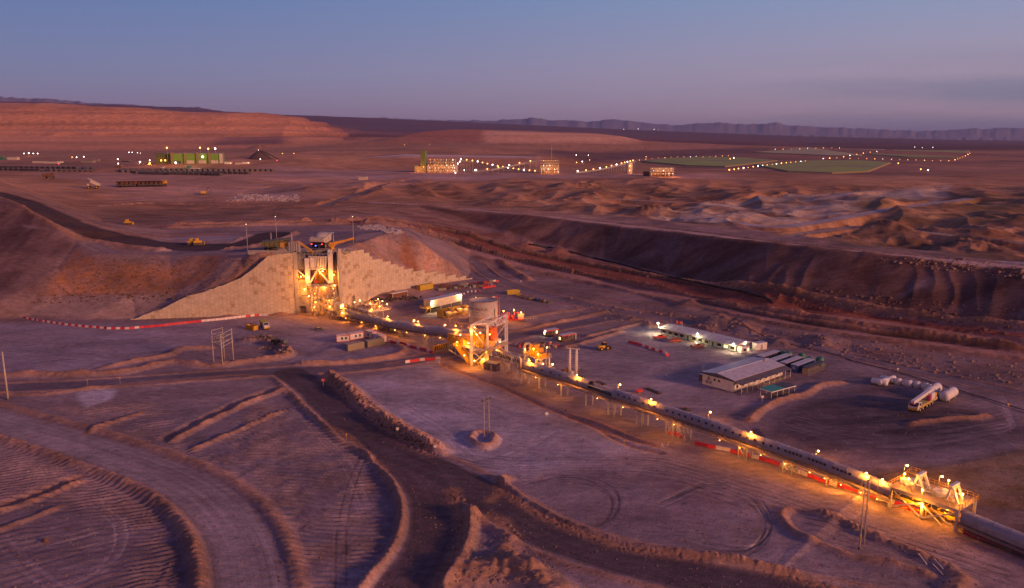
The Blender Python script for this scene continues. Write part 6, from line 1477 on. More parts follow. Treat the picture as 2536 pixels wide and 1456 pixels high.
for i in range(12):
    px = 1082 + i*9.5; py = 736 - i*1.2 + rnd.uniform(-2,2)
    p = T(px, py); t = thing('drum', p, 0, 'small white or reddish drum standing in the loose line across the upper yard', 'drum', 'drums in a loose line across the upper yard')
    MB().lathe([(0,0),(.5,0),(.5,1.0),(0,1.02)], n=12).build('shell', rnd.choice([WHTB, WHTB, REDB, RUST]), t)
for i, (px, py) in enumerate(((1285,733),(1292,735),(1299,738),(1307,741),(1316,742),(1326,744),(1334,746),(1343,748),(1352,749),(1360,751))):
    p = T(px, py); t = thing('machine_part', p, rnd.uniform(-.4,.4), 'dark or yellow machine part in the row behind the round tank', 'machine part', 'machine parts in a row behind the round tank')
    MB().bx(-1.1,1.1,-.6,.6,0,rnd.uniform(.7,1.6)).build('block', [YC,RUST,DARK,RUST,YC,DARK,BLUE,RUST,CREAM,DARK][i], t); MB().bar((-.8,0,.5),(1,0,2.0),.15).build('arm', DARK, t)
# electrical room on stilts with the lit transformers
A, B = T(1066, 776), T(1144, 757)
t = thing('electrical_room', (A[0],A[1],min(A[2],B[2])), heading(A,B), 'long cream electrical room raised on a dark plinth left of the round tank', 'building'); L_ = dist(A,B)
MB().bx(0,L_,0,4.2,2.4,5.8).build('body', CREAM, t); MB().bx(-.15,L_+.15,-.15,4.35,5.8,6.0).build('roof', ROOFW, t); MB().bx(1.5,L_-.3,.3,3.9,0,2.4).build('plinth', DARK, t)
m = MB()
for x in (.2,L_*.33,L_*.66,L_-.2):
    m.bar((x,.1,0),(x,.1,2.4),.25)
m.build('stilts', STEEL, t); MB().bx(-2.2,0,-.2,4.2,2.2,2.4).rail([(-2.2,-.2,2.4),(-2.2,4.2,2.4)],1,1,.1).rail([(-2.2,-.2,2.4),(0,-.2,2.4)],1,1,.1).bar((-2,-.2,2.2),(-4.5,-.2,0),.8,.12).build('landing', YEL, t)
MB().bx(L_*.90,L_*.96,-.08,-.02,2.5,4.8).build('door', GREY, t); MB().bar((L_*.8,-.2,4.9),(L_*.97,-.2,5.0),.25,.1).build('awning', STEEL, t)
for p, pw in (((.4,-.7,5.0),1400),((L_*.93,-.7,5.2),900)):
    MB().lathe([(0,-.25),(.22,-.1),(.24,.1),(0,.25)], p, 8).build('lamp', BULBW, t); lamp_light(t, (p[0],p[1]-.5,p[2]-.3), pw, (1,.75,.32))
for i,(px,py,s_) in enumerate(((1112,785,(3.2,2.2,2.6)),(1125,783,(2.0,2.0,2.2)),(1138,778,(2.6,2.2,3.0)),(1152,776,(2.2,2,2.4)))):
    t = thing('transformer', T(px,py), R(14), 'cream transformer cabinet glowing yellow in front of the electrical room', 'transformer', 'transformers in front of the electrical room')
    MB().bx(-s_[0]/2,s_[0]/2,-s_[1]/2,s_[1]/2,.2,s_[2]).build('tank', CREAM, t); m = MB()
    for k in range(6): m.bx(-s_[0]/2+.2+k*s_[0]/6.5,-s_[0]/2+.3+k*s_[0]/6.5,-s_[1]/2-.3,-s_[1]/2,.5,s_[2]-.4)
    m.build('cooling_fins', CREAM, t); lamp_light(t, (.2,-2.0,3.4), 420, AMB)
A, B = T(1098,788), T(1160,776); t = thing('fire_wall', A, heading(A,B), 'low ochre enclosure walls round the transformers', 'wall'); L_ = dist(A,B)
MB().bx(0,L_,-.2,.05,0,.9).build('front_wall', mat('ochre_wall', (.45,.28,.06), .8), t)
for x in (0, L_*.42, L_*.98): MB().bx(x,x+.3,.06,4.5,0,3.6).build('partition', mat('ochre_wall', (.45,.28,.06), .8), t)
MB().bx(.3,L_,4.5,4.75,0,3.2).build('back_wall', mat('ochre_wall', (.45,.28,.06), .8), t)
# the round tank with its lettering
tc_ = T(1196, 806); tk = thing('storage_tank', (tc_[0], tc_[1]+5.6, tc_[2]-.4), 0, 'big cream cylindrical tank lettered AGUA FRESCA behind the portal frame', 'tank')
TR_, TH_ = 6.3, 10.6; TANKM = mat('tank_paint', (.56,.47,.40), .55, 0, .18)
MB().lathe([(TR_,0),(TR_,TH_),(TR_-.12,TH_),(TR_-.12,TH_-.35),(0,TH_+.05)], n=56).build('shell', TANKM, tk)
m = MB()
for z in (2.6, 5.3, 8.0): m.lathe([(TR_+.01,z),(TR_+.04,z+.03),(TR_+.01,z+.06)], n=56)
m.build('weld_seams', GREY, tk); MB().lathe([(TR_+.05,TH_-.06),(TR_+.14,TH_),(TR_+.05,TH_+.08),(TR_-.14,TH_+.03)], n=56).build('top_rim', mat('rim_orange', (.50,.20,.07), .6), tk)
m = MB(); pts = [(TR_*math.cos(a),TR_*math.sin(a),TH_) for a in np.linspace(0,2*math.pi,29)]; m.rail(pts, 1.0, 1.4, .06); m.build('top_rail', STEEL, tk)
MB().lathe([(TR_+.03,3.3),(TR_+.06,3.36),(TR_+.03,3.44)], n=56).build('red_band', mat('dull_red', (.30,.06,.05), .6), tk)
a = R(-38); MB().path([(TR_*1.04*math.cos(a),TR_*1.04*math.sin(a),z) for z in (0,7.2)], .14).build('green_pipe', GREEN, tk)
a = R(-14); MB().path([(TR_*1.06*math.cos(a),TR_*1.06*math.sin(a),z) for z in (0,10)], .12).build('red_pipe', REDB, tk)
a = R(-8); MB().path([(TR_*1.12*math.cos(a),TR_*1.12*math.sin(a),z) for z in (0,11.6)], .10).rail([(TR_*1.0,-1.6,TH_),(TR_*1.16,-1.6,TH_),(TR_*1.16,.8,TH_)],1.1,.8,.08).build('ladder', STEEL, tk)
def wrap_text(s, size, z, a0, mt, parent, rr, name='lettering'):
    cu = bpy.data.curves.new('letters', 'FONT'); cu.body = s; cu.size = size; cu.extrude = .012; cu.space_character = 1.12
    o = bpy.data.objects.new('letters', cu); COL.objects.link(o); bpy.context.view_layer.update()
    dg = bpy.context.evaluated_depsgraph_get(); me = bpy.data.meshes.new_from_object(o.evaluated_get(dg)); bpy.data.objects.remove(o)
    bm = bmesh.new(); bm.from_mesh(me); bmesh.ops.subdivide_edges(bm, edges=[e for e in bm.edges if e.calc_length() > .5], cuts=2)
    for v in bm.verts:
        an = a0 + v.co.x/rr; r2 = rr + v.co.z + .03; v.co = (r2*math.cos(an), r2*math.sin(an), z + v.co.y)
    bm.to_mesh(me); me.materials.clear(); me.materials.append(mt); t = bpy.data.objects.new(name, me); COL.objects.link(t); t.parent = parent
LET = mat('black_lettering', (.03,.03,.035), .6, 0, 0)
wrap_text('AGUA FRESCA', 1.55, 7.0, R(-171), LET, tk, TR_)
wrap_text('TK 001  700 m3', .62, 6.0, R(-146), LET, tk, TR_)
t = thing('pump_skid', T(1268, 792), R(6), 'glowing red pumps and pipework right of the big round tank', 'pump')
m = MB()
for x in (-3.6,-1.8,0): m.lathe([(0,0),(.7,0),(.7,1.3),(.4,1.8),(0,1.8)], (x,0,.3), 12)
m.build('pump', RED, t); MB().bar((-5,-1,.2),(5,-1,.2),.5).bar((-5,1,.2),(5,1,.2),.5).build('skid', RED, t)
MB().path([(-4.5,.6,.5),(-4.5,.6,3),(-1,.6,3),(-1,.6,1)],.16).build('pipework', REDB, t); MB().path([(1,0,.5),(1,0,3.2),(4,0,3.2),(4,0,.5)],.16).build('pipework', REDB, t); MB().bx(2.6,5.2,-.8,1.4,.2,2.8).build('control_cabinet', CREAM, t)
MB().rail([(5.6,-1.5,0),(10.5,-1.5,0)],1.6,1,.1).build('guard_rail', CREAM, t)
for p, pw in (((-3.8,-.4,4.2),900),((.8,-.6,4.6),1300),((3.8,-1.5,3.6),700)): MB().bar((p[0],p[1]+.3,0),(p[0],p[1]+.3,p[2]),.09).build('lamp_pole', STEEL, t); fix(t, p, pw, .22)
pole_lamp(1176, 772, 7.0, 'lamp post rising just behind the left edge of the round tank', 500, rb=.24, gr=None)
# ================================================================== TOP OF THE CRUSHER: trucks, rock breakers, masts
ZT = 28.4
def WD_(px, py, back, z=None):     # a point behind the wall line, on the platform level
    g = G(px, py, ZT if z is None else z); return g
TY_ = YN + 3
def atd(px, py, d): return D(px, py, d)
pl = thing('tipping_platform', (XL, YN, 0), 0, 'concrete kerbs and slabs round the dump pocket on top of the crusher', 'platform')
MB().bx(-22, -.9, .9, 1.7, 27.6, 29.6).bx(-8, -4, 1.0, 5, 28.4, 30.2).build('kerb_wall', CONC, pl)
MB().bx(WD+.9, WD+6, .9, 1.6, 28.2, 29.4).build('kerb_wall', CONC, pl)
MB().bx(-1.2, 5.8, 3, 12.6, 28.42, 29.2).bx(15.5, WD+1.2, 4, 12.6, 28.42, 29.2).build('wing_slab', CONC, pl)
MB().prism([(5.8,28.7),(15.5,28.7),(15.5,29.0),(5.8,29.0)], 11.2, 12.0).build('stop_beam', CONC, pl)
m = MB()
for i in range(5): m.bx(-3+i*1.1, -2.2+i*1.1, .6, 2.6, 29.2, 33.4)
m.build('wing_panels', STEEL, pl)
m = MB().rail([(-8,.5,30.2),(-3.5,.5,30.2)],1.1,1.2,.1).rail([(WD+.5,.4,29.4),(WD+9,.4,29.4)],1.1,1.2,.1); m.build('handrail', STEEL, pl)
def breaker(name, base, tip, elbow, label, flip=False):
    b, e, t_ = Vector(base), Vector(elbow), Vector(tip); t = thing(name, base, 0, label, 'rock breaker')
    MB().bx(-1.2,1.2,-1.2,1.2,0,.8).lathe([(1.0,.8),(1.0,2.0),(0,2.0)], n=16).build('pedestal', ORNG, t)
    MB().bx(-1.3,1.3,-1.0,1.0,1.9,3.9).build('slew_body', ORNG, t)
    MB().bar((0,0,3.2), e-b, 1.0, 1.2).build('boom', ORNG, t); MB().bar(e-b, t_-b, .75, .9).build('arm', ORNG, t)
    MB().bar(((e-b)*.15)+Vector((0,0,1.6)), ((e-b)*.62)+Vector((0,0,.8)), .3).build('cylinder', STEEL, t)
    h = t_-b; MB().bar(h, h+Vector((.2,0,-2.2)), .55).build('hammer', DARK, t)
breaker('rock_breaker', (XL-6, YN+3.0, 29.0), (XL+8.6, YN+.5, 28.6), (XL+1.4, YN+2, 33.4), 'yellow rock breaker arm reaching from the left over the dump pocket')
breaker('rock_breaker', (XR-3.2, YN+3.4, 29.2), (XR+7.2, YN+4.2, 35.0), (XR+2.4, YN+3.8, 33.6), 'yellow rock breaker on the right, its arm raised to the right')
def haul_truck(loc, rz, label, tray=0.0, group=None, body=None, name='haul_truck'):
    t = thing(name, loc, rz, label, 'haul truck', group); B_ = body or CREAM
    MB().bx(-5.5,6.0,-1.6,1.6,1.8,2.6).bx(4.6,6.4,-3.2,3.2,1.6,3.2).build('chassis', DARK, t)
    m = MB(); c, s = math.cos(tray), math.sin(tray)
    def tp_(x, z): x0, z0 = -5.0, 3.0; return (x0+(x-x0)*c-(z-z0)*s, z0+(x-x0)*s+(z-z0)*c)
    pr = [tp_(-6.6,4.0), tp_(-3,2.9), tp_(3.6,3.4), tp_(4.2,6.3), tp_(7.2,6.5), tp_(7.2,6.75), tp_(3.9,6.7), tp_(-6.4,5.6)]
    m.prism(pr, -3.5, 3.5); pr2 = m
    for k in range(4):
        x = -4.5+k*2.2; a, b = tp_(x,3.1), tp_(x,6.2); pr2.bar((a[0],-3.58,a[1]),(b[0],-3.58,b[1]),.25).bar((a[0],3.58,a[1]),(b[0],3.58,b[1]),.25)
    pr2.build('tray', B_, t)
    MB().bx(4.0,5.8,.8,2.8,3.3,5.6).build('cab', B_, t); MB().bx(5.82,5.9,1.0,2.6,4.4,5.4).build('windscreen', GLASS, t)
    for x, ys in ((4.6,(-2.6,2.6)),(-3.4,(-2.7,-1.5,1.5,2.7))):
        for y in ys: wheel(t, (x,y,1.55), 1.55, 1.0, YEL)
    return t
ht1 = haul_truck((XL+8.2, YN+19, 28.2), R(82), 'haul truck with a pale tray backed up to the crusher, red tail lamps glowing', R(2))
m = MB(); m.lathe([(3.3,5.6),(3.0,6.6),(2.0,7.4),(.8,7.8),(0,7.85)], (-1.2,0,0), 16); m.lathe([(3.0,5.8),(2.4,6.9),(1.0,7.5),(0,7.6)], (2.2,0,0), 14); m.build('ore_load', mat('grey_ore', (.42,.40,.42), .95, 0, .3), ht1)
for x in (-2.6, 2.6): MB().box((-6.6,x,2.8),(.3,.5,.35)).build('tail_lamp', REDGLOW, ht1)
MB().box((-6.6,.6,2.0),(.2,.5,.4)).build('marker_lamp', BLUEGLOW, ht1)
ht2 = haul_truck((XL-13, YN+15, 26.6), R(10), 'dark green haul truck waiting on the platform left of the crusher', 0, None, mat('dull_green_tray', (.13,.13,.05), .6))
MB().box((6.5,-2.8,2.9),(.3,.6,.5)).build('tail_lamp', REDGLOW, ht2)
def mast(px, top, base, d, label, w_=.12, lampb=True):
    b = D(px, base, d); tpz = D(px, top, d)[2]; z0 = gz(b[0], b[1]); t = thing('light_mast', (b[0], b[1], z0), 0, label, 'mast', 'masts round the crusher top'); h = tpz - z0
    MB().tube((0,0,-.4),(0,0,h),w_*1.6,8,w_*.7).build('pole', STEEL, t); MB().bar((-.5,0,h),(.5,0,h),.1).box((0,0,h*.72),(.35,.3,.3)).build('fittings', CREAM, t)
    if lampb: MB().lathe([(0,-.14),(.18,0),(0,.14)], (0,0,h+.15), 8).build('lamp', mat('dim_mast_lamp', (1,.8,.5), .5, 0, 0, (1,.72,.4), 6), t)
mast(614, 556, 630, 376, 'thin mast standing farthest left on the crusher platform')
mast(685, 537, 590, 398, 'tallest mast left of the rock breakers')
mast(672, 577, 605, 392, 'short thick post beside the waiting truck', .3, False)
mast(723, 576, 606, 384, 'short thick post left of the pale tray of the backed-up truck', .3, False)
mast(826, 576, 598, 388, 'short post right of the pale tray of the backed-up truck', .2, False)
mast(876, 537, 612, 384, 'tall mast right of the raised rock breaker arm')

# ================================================================== POLES, PYLONS, SIGNS
POLE = mat('pale_pole', (.52,.45,.38), .8)
def pole(pb, top, label, twin=None, name='utility_pole', arms=True, r0=.2, cat='utility pole'):
    b = T(*pb); r = ray(*top); h = CAM_H + r[2]*(b[1]/r[1]) - b[2]; t = thing(name, b, 0, label, cat)
    MB().tube((0,0,-.4),(0,0,h),r0,10,r0*.62).build('pole', POLE, t)
    if twin:
        b2 = T(*twin); x, y = b2[0]-b[0], b2[1]-b[1]; MB().tube((x,y,-.4),(x,y,h),r0,10,r0*.62).build('pole', POLE, t)
        d = Vector((x,y,0)).normalized(); MB().bar(Vector((0,0,h-.6))-d*.9, Vector((x,y,h-.6))+d*.9, .22).build('crossarm', DARK, t)
        m = MB()
        for q in (-.8, .5, 1.4): pass
        for f in (-.3,.5,1.3): p = Vector((x*f,y*f,h-.45)); m.lathe([(.1,0),(.16,.12),(.08,.2),(.15,.32),(0,.4)], tuple(p), 8)
        m.build('insulators', DARK, t)
    return t, h
t, h = pole((20,990), (5,871), 'leaning-looking pale pole at the far left edge of the view', r0=.34)
MB().lathe([(.30,2.0),(.31,2.01),(.31,3.0),(.30,3.01)], n=10).build('yellow_band', YEL, t); MB().lathe([(.5,-.1),(.42,.5),(0,.5)], n=10).build('base', DARK, t)
pole((1199,1089), (1199,987), 'twin-pole pylon standing inside the ring of soil', twin=(1211,1080), name='twin_pole_pylon', r0=.15)
t, h = pole((2128,1360), (2143,1193), 'tall twin-pole pylon crossing in front of the conveyor at the lower right', twin=(2139,1346), name='twin_pole_pylon', r0=.17)
MB().lathe([(.19,2.2),(.21,2.21),(.21,3.2),(.19,3.21)], n=10).build('yellow_band', YEL, t)
for x in (0,): MB().lathe([(.34,-.1),(.3,.4),(0,.4)], n=10).build('base', DARK, t)
# four-legged switch structure
pts = [T(529,897), T(551,901), T(578,893), T(556,889)]; o = pts[0]; t = thing('pole_structure', o, 0, 'open frame of four pale poles with crossbars on the left yard', 'pole structure'); Hh = 12.2
L4 = [Vector((p[0]-o[0], p[1]-o[1], 0)) for p in pts]
for v in L4: MB().tube(v+Vector((0,0,-.4)), v+Vector((0,0,Hh)), .26, 10, .18).build('pole', POLE, t)
m = MB()
for z in (Hh-.3, Hh-1.8, Hh-3.6, Hh-5.0):
    for i in range(4): m.bar(L4[i]+Vector((0,0,z)), L4[(i+1)%4]+Vector((0,0,z)), .16)
for z in (Hh-2.4, Hh-4.4):
    for f in (.2,.5,.8): m.bar(L4[0].lerp(L4[1],f)+Vector((0,0,z)), L4[3].lerp(L4[2],f)+Vector((0,0,z)), .1)
m.build('crossbars', POLE, t); m = MB()
for f in (.2,.4,.6,.8):
    for z in (Hh-2.9, Hh-4.9): m.lathe([(.12,0),(.2,.15),(.1,.25),(.18,.4),(0,.5)], tuple(L4[0].lerp(L4[1],f)+Vector((0,0,z))), 8)
m.build('insulators', DARK, t)
# white twin columns with rungs
a, b = T(1411,934), T(1427,936); t = thing('twin_column_pylon', a, 0, 'pair of thick white columns with rungs standing behind the conveyor', 'pylon'); v = Vector((b[0]-a[0], b[1]-a[1], 0)); hh = 10.2
for q in (Vector(), v):
    MB().tube(q+Vector((0,0,-.3)), q+Vector((0,0,hh)), .42, 12, .36).build('column', WHITE, t)
    m = MB(); d = v.normalized()
    for k in range(9): m.bar(q-d*.95+Vector((0,0,2+k*.85)), q+d*.95+Vector((0,0,2+k*.85)), .08)
    m.build('rungs', WHITE, t)
MB().bar(-v.normalized()*1+Vector((0,0,hh+.1)), v+v.normalized()*1+Vector((0,0,hh+.1)), .5,.3).build('top_beam', WHITE, t); m = MB()
for f in (-.2,.2,.5,.8,1.2): m.lathe([(.2,0),(.25,.2),(.12,.35),(.2,.5),(0,.6)], tuple(v*f+Vector((0,0,hh+.2))), 8)
m.build('insulators', RUST, t); MB().box(tuple(v*.5+Vector((0,0,1.2))),(1.2,.8,2.4)).build('cabinet', WHITE, t)
# no-entry sign
a = T(801,962); t = thing('road_sign', a, 0, 'round red no-entry sign on a thin post at the junction', 'sign')
MB().tube((0,0,-.2),(0,0,2.9),.06,8).build('post', STEEL, t); MB().tube((0,-.06,2.9),(0,-.10,2.9),.62,24).build('sign_face', RED, t); MB().bx(-.42,.42,-.135,-.105,2.79,3.01).build('white_bar', WHITE, t)
for px, py, h, c, w_, lb_ in ((985,1081,2.0,WHITE,.8,'small white sign on the rocky bank beside the truck road'),(1078,1118,1.2,WHITE,.7,'low white sign at the end of the rocky bank'),(1354,1038,1.4,WHITE,.9,'small white board standing alone on the pale pad'),(858,1088,1.4,YEL,.35,'yellow marker post at the edge of the truck road'),(217,955,2.4,WOOD,.25,'thin pale marker post beside the paved road at left'),
    (298,952,2.2,ORNG,.5,'orange marker sign beside the paved road at left'),(1545,1112,2.2,YEL,.4,'yellow marker post by the ditch near the conveyor'),(1400,1030,1.6,DARK,.5,'dark little sign beside the long ditch'),(1887,1003,2.4,WHITE,.8,'pale square sign on a red post below the shelter'),
    (1512,781,1.6,DARK,.5,'dark post at the bend of the paved road'),(1650,938,2.2,DARK,.45,'dark sign post on the yard left of the white hall'),(2495,1022,2.4,YEL,.6,'yellow sign at the roadside near the right edge'),(750,905,2.6,DARK,.2,'thin dark post on the bank left of the junction'),
    (2222,930,2.2,WHITE,.6,'white sign beside the service road above the round white tanks'),(1290,703,1.4,WHITE,.6,'small white board on the road bank beyond the storage yard')):
    a = T(px, py); t = thing('marker_sign', a, R(6), lb_, 'sign'); MB().tube((0,0,-.2),(0,0,h),.05,6).build('post', STEEL if c is not YEL else YEL, t); MB().bx(-w_/2,w_/2,-.09,-.05,h-.1,h+w_*.8).build('board', c, t)
# barrels in the ripped ground, grey cage by the conveyor
a = T(113,1342); t = thing('drum', a, 0, 'lone rusty drum lying on the ripped ground at lower left', 'drum'); MB().tube((-.5,0,.35),(.5,0,.35),.36,14).build('shell', RUST, t)
a, b = T(1334,972), T(1366,985); t = thing('wire_cage', a, heading(a,b), 'low grey wire cage on the ground beside the conveyor', 'cage'); l_ = dist(a,b)
MB().rail([(0,0,0),(l_,0,0),(l_,1.8,0),(0,1.8,0),(0,0,0)],1.5,.8,.07).build('frame', STEEL, t)
a, b = T(1073,871), T(1118,858); t = thing('warning_beam', a, heading(a,b), 'yellow and black striped beam low across the road under the grey tube conveyor', 'barrier'); l_ = dist(a,b)
MB().bx(0,l_,-.3,.3,.5,2.1).bar((.3,0,0),(.3,0,.5),.3).bar((l_-.3,0,0),(l_-.3,0,.5),.3).build('beam', YEL, t); m = MB()
for k in range(9): x = .4+k*(l_-.8)/9; m._add([(x,-.32,.5),(x+.55,-.32,.5),(x+1.0,-.32,2.1),(x+.45,-.32,2.1)],[(0,1,2,3)])
m.build('black_stripes', BLACK, t)
for x, y, lb_ in ((1128,882,''),): pass
a = T(1655,1098); t = thing('gate_frame', T(1637,1112), R(35), 'small white gate posts at the end of the ditch near the conveyor', 'gate'); each(MB().bar((0,0,0),(.6,.3,1.4),.14).bar((1.2,0,0),(.6,.3,1.4),.14).bar((3,.5,0),(3.5,.6,1.2),.14), 'post', WHITE, t)
for i, (a, b) in enumerate((((2275,1372),(2295,1400)),((2313,1384),(2335,1410)),((2310,1398),(2335,1425)))):
    a, b = T(*a), T(*b); t = thing('pipe', a, 0, 'pale thin pipe lying on the ground at the bottom right', 'pipe', 'pipes lying on the ground at the bottom right'); MB().tube((0,0,.15),(b[0]-a[0],b[1]-a[1],b[2]-a[2]+.15),.10,8).build('tube', WHITE, t)
for i, (a, b, lb_) in enumerate((((1424,930),(1446,938),'short dark rubber strip behind the conveyor just right of the white columns'),((1478,946),(1500,954),'dark rubber strip behind the open rollers, left of the lamp post'),((1600,962),(1635,976),'long dark strip behind the conveyor below the white hall'),((1690,1012),(1706,1018),'short dark strip behind the conveyor, nearest the lamp post'))):
    a, b = T(*a), T(*b); t = thing('belt_roll', a, heading(a,b), lb_, 'belt'); l_ = dist(a,b); MB().bx(0,l_,-.7,.7,0,.35).build('belting', BLACK, t); MB().bx(.2,.4,-.8,.8,.35,.5).bx(l_-.4,l_-.2,-.8,.8,.35,.5).build('straps', RUST, t)
t = thing('red_pump', T(1584,972), R(20), 'small bright red pump set behind the conveyor, right of the open rollers', 'pump'); MB().bx(-.9,.9,-.5,.5,.3,1.1).build('motor', RED, t); MB().bx(-1.1,1.1,-.6,.6,0,.3).build('skid', DARK, t); MB().bar((.5,0,1.1),(.5,0,1.9),.15).build('pipe', RED, t)
for i, (px, py) in enumerate(((935,803),(942,813),(952,812),(972,816))):
    t = thing('drum_rack', T(px,py), R(-20+i*9), 'yellow or cream bin standing behind the white office modules', 'bin', 'bins behind the white office modules'); MB().bx(-.9,.9,-.6,.6,.15,1.5 if i in (0,) else 1.1).build('bin', CREAM if i in (0,3) else YEL, t); MB().bx(-.95,.95,-.65,.65,0,.15).build('pallet', WOOD, t)
t = thing('parked_car', T(792,818), R(30), 'lone small dark car on the open left yard', 'car'); MB().prism([(-2.1,.3),(2.1,.3),(2.1,.8),(1.0,.9),(.5,1.4),(-1.3,1.4),(-2.1,.9)],-.85,.85).build('body', mat('dark_blue_body', (.03,.04,.10), .35), t); MB().prism([(.95,.92),(.5,1.35),(-1.2,1.35),(-1.9,.92)],-.87,.87).build('windows', GLASS, t)
for x in (-1.3,1.3):
    for y in (-.8,.8): wheel(t, (x,y,.33), .33, .2)
# the long black pipe down the valley
pts = [T(px, py, .4) for px, py in ((1310,606),(1360,613),(1410,624),(1470,640),(1530,653),(1600,672),(1660,687),(1720,700),(1780,713),(1840,724),(1885,735),(1905,744),(1915,752))]
o = pts[0]; t = thing('pipeline', o, 0, 'long black pipeline laid along the rubble at the foot of the dark slope', 'pipeline'); MB().path([(p[0]-o[0],p[1]-o[1],p[2]-o[2]) for p in smooth3(pts)] if False else [(p[0]-o[0],p[1]-o[1],p[2]-o[2]) for p in pts], .55, 8).build('tube', BLACK, t)
pts = [T(px, py, .3) for px, py in ((1838,802),(1860,818),(1900,838),(1960,855),(2040,872),(2120,897),(2230,925),(2330,955),(2430,985),(2560,1025))]
o = pts[0]; t = thing('pipeline', o, 0, 'thin black pipe along the service road behind the office and tanks', 'pipeline'); MB().path([(p[0]-o[0],p[1]-o[1],p[2]-o[2]) for p in pts], .14, 6).build('tube', BLACK, t)

# ================================================================== RED AND WHITE BARRIERS
BAR = {}
for nm, mt in (('r', REDB), ('w', WHTB)):
    e = thing('road_barrier', (0,0,-50), 0, 'x', 'barrier'); MB().prism([(-.30,0),(.30,0),(.26,.28),(.12,.5),(.10,.95),(-.10,.95),(-.12,.5),(-.26,.28)], -.92, .92).build('shell', mt, e)
    BAR[nm] = e
def barriers(pts, pat, where, grp, cnt=None, step=1.95, jit=.12, skip_=()):
    P = [Vector(T(*p)) for p in pts]; L_ = [0]
    for a, b in zip(P, P[1:]): L_.append(L_[-1]+(b-a).length)
    n = int(L_[-1]/step); rnd = random.Random(len(grp)+n)
    for i in range(n):
        if any(a <= i/n < b for a, b in skip_): continue
        s = (i+.5)*step; k = max(j for j in range(len(L_)-1) if L_[j] <= s); q = (s-L_[k])/(L_[k+1]-L_[k]); p = P[k].lerp(P[k+1], q); d = P[k+1]-P[k]
        c = pat(i, rnd); lb_ = ('red' if c == 'r' else 'white') + ' plastic road barrier in the ' + where
        src = BAR[c]; g = gz(p.x, p.y)
        if 'used' not in src: src['used'] = 1; r = src; r.location = (p.x,p.y,g); r.rotation_euler = (0,0,math.atan2(d.y,d.x)+R(90)+rnd.uniform(-jit,jit)); r['label'] = lb_; r['group'] = grp
        else: dup(src, (p.x,p.y,g), math.atan2(d.y,d.x)+R(90)+rnd.uniform(-jit,jit), lb_, grp)
barriers([(60,788),(100,796),(160,805),(210,810),(270,815),(320,815),(400,808),(470,800),(540,793),(600,786),(640,782),(668,782)], lambda i, r: 'w' if (i//1) % 2 and i < 34 or (i > 46 and r.random() < .72) else 'r', 'long curved line below the left embankment', 'barriers curving below the left embankment')
barriers([(1003,899),(1045,893),(1095,888)], lambda i, r: 'r' if i % 3 else 'w', 'short row beside the paved road at the conveyor', 'barriers beside the paved road')
barriers([(1078,897),(1098,903)], lambda i, r: 'w' if i < 3 else 'r', 'very short row at the corner of the pale pad', 'barriers at the pad corner')
barriers([(930,838),(970,849),(1010,858),(1050,868),(1078,877)], lambda i, r: 'r' if i % 3 else 'w', 'line under the grey tube conveyor', 'barriers under the grey tube conveyor')
barriers([(1556,848),(1590,857),(1622,868),(1656,878)], lambda i, r: 'r' if i < 4 or i % 2 or i > 13 else 'w', 'slanting row in front of the long office', 'barriers in front of the long office')
barriers([(1656,880),(1640,884)], lambda i, r: 'w' if i % 2 else 'r', 'short end piece of the long office row', 'barriers at the end of the office row')
barriers([(1655,1073),(1690,1083),(1702,1092)], lambda i, r: 'w' if 2 < i < 9 else 'r', 'row by the double trestle', 'barriers by the double trestle')
barriers([(1720,1100),(1760,1109),(1800,1117),(1850,1130),(1900,1143),(1960,1165),(2010,1183),(2070,1203),(2130,1222),(2190,1240),(2240,1258),(2290,1278)], lambda i, r: 'w' if (i % 11) in (3,4,8) or (i % 23) in (12,13) else 'r', 'long row below the hatched conveyor', 'barriers below the hatched conveyor')
barriers([(2385,1320),(2440,1340),(2500,1360),(2560,1380)], lambda i, r: 'w' if i > 9 and i % 5 else 'r', 'row below the low conveyor at the right edge', 'barriers at the lower right edge')
barriers([(1195,715),(1232,709)], lambda i, r: 'r', 'red stack line at the upper yard end', 'red barriers at the upper yard end')
barriers([(1213,700),(1240,697)], lambda i, r: 'w' if i % 3 == 1 else 'r', 'row across the side road above the yard', 'barriers across the side road')
barriers([(1212,740),(1235,736)], lambda i, r: 'w' if i % 2 else 'r', 'short row just right of the electrical room', 'barriers by the electrical room')
for k in BAR:
    for o in [BAR[k]]:
        if 'used' in o: del o['used']

# ================================================================== FAR GROUND
def glow(parent, p, r, m, name='lamp'):
    MB().lathe([(0,-r),(r*.8,-r*.5),(r*.8,r*.5),(0,r)], p, 6).build(name, m, parent)
def far_lamp(px, py, base_dy, label, grp, r=1.1, m=None, power=0, d=None, col=AMB):
    b = T(px, py+base_dy) if d is None else D(px, py+base_dy, d); rr_ = ray(px, py); h = max(2.0, CAM_H + rr_[2]*(b[1]/rr_[1]) - b[2])
    t = thing('light_pole', b, 0, label, 'light pole', grp); MB().tube((0,0,-1),(0,0,h),.25,5).build('pole', STEEL, t); glow(t, (0,0,h), r*.65, m or BULBF)
    if power: lamp_light(t, (0,-2,h-1.5), power, col, 1)
FG = 'orange lamps in strings across the far plain'
def string(pts, n, label, r=1.0, dy=5, m=None, jit=.8, power=0):
    xs = np.array([p[0] for p in pts]); ys = np.array([p[1] for p in pts]); s = np.concatenate([[0], np.cumsum(np.hypot(np.diff(xs), np.diff(ys)))]); rnd = random.Random(n)
    for i in range(n):
        u = s[-1]*(i+.5)/n; far_lamp(np.interp(u, s, xs)+rnd.uniform(-jit,jit), np.interp(u, s, ys)+rnd.uniform(-jit,jit)*.4, dy, label, FG, r*rnd.uniform(.5,1.15), (m or BULBF) if rnd.random() < .85 else BULBP, power)
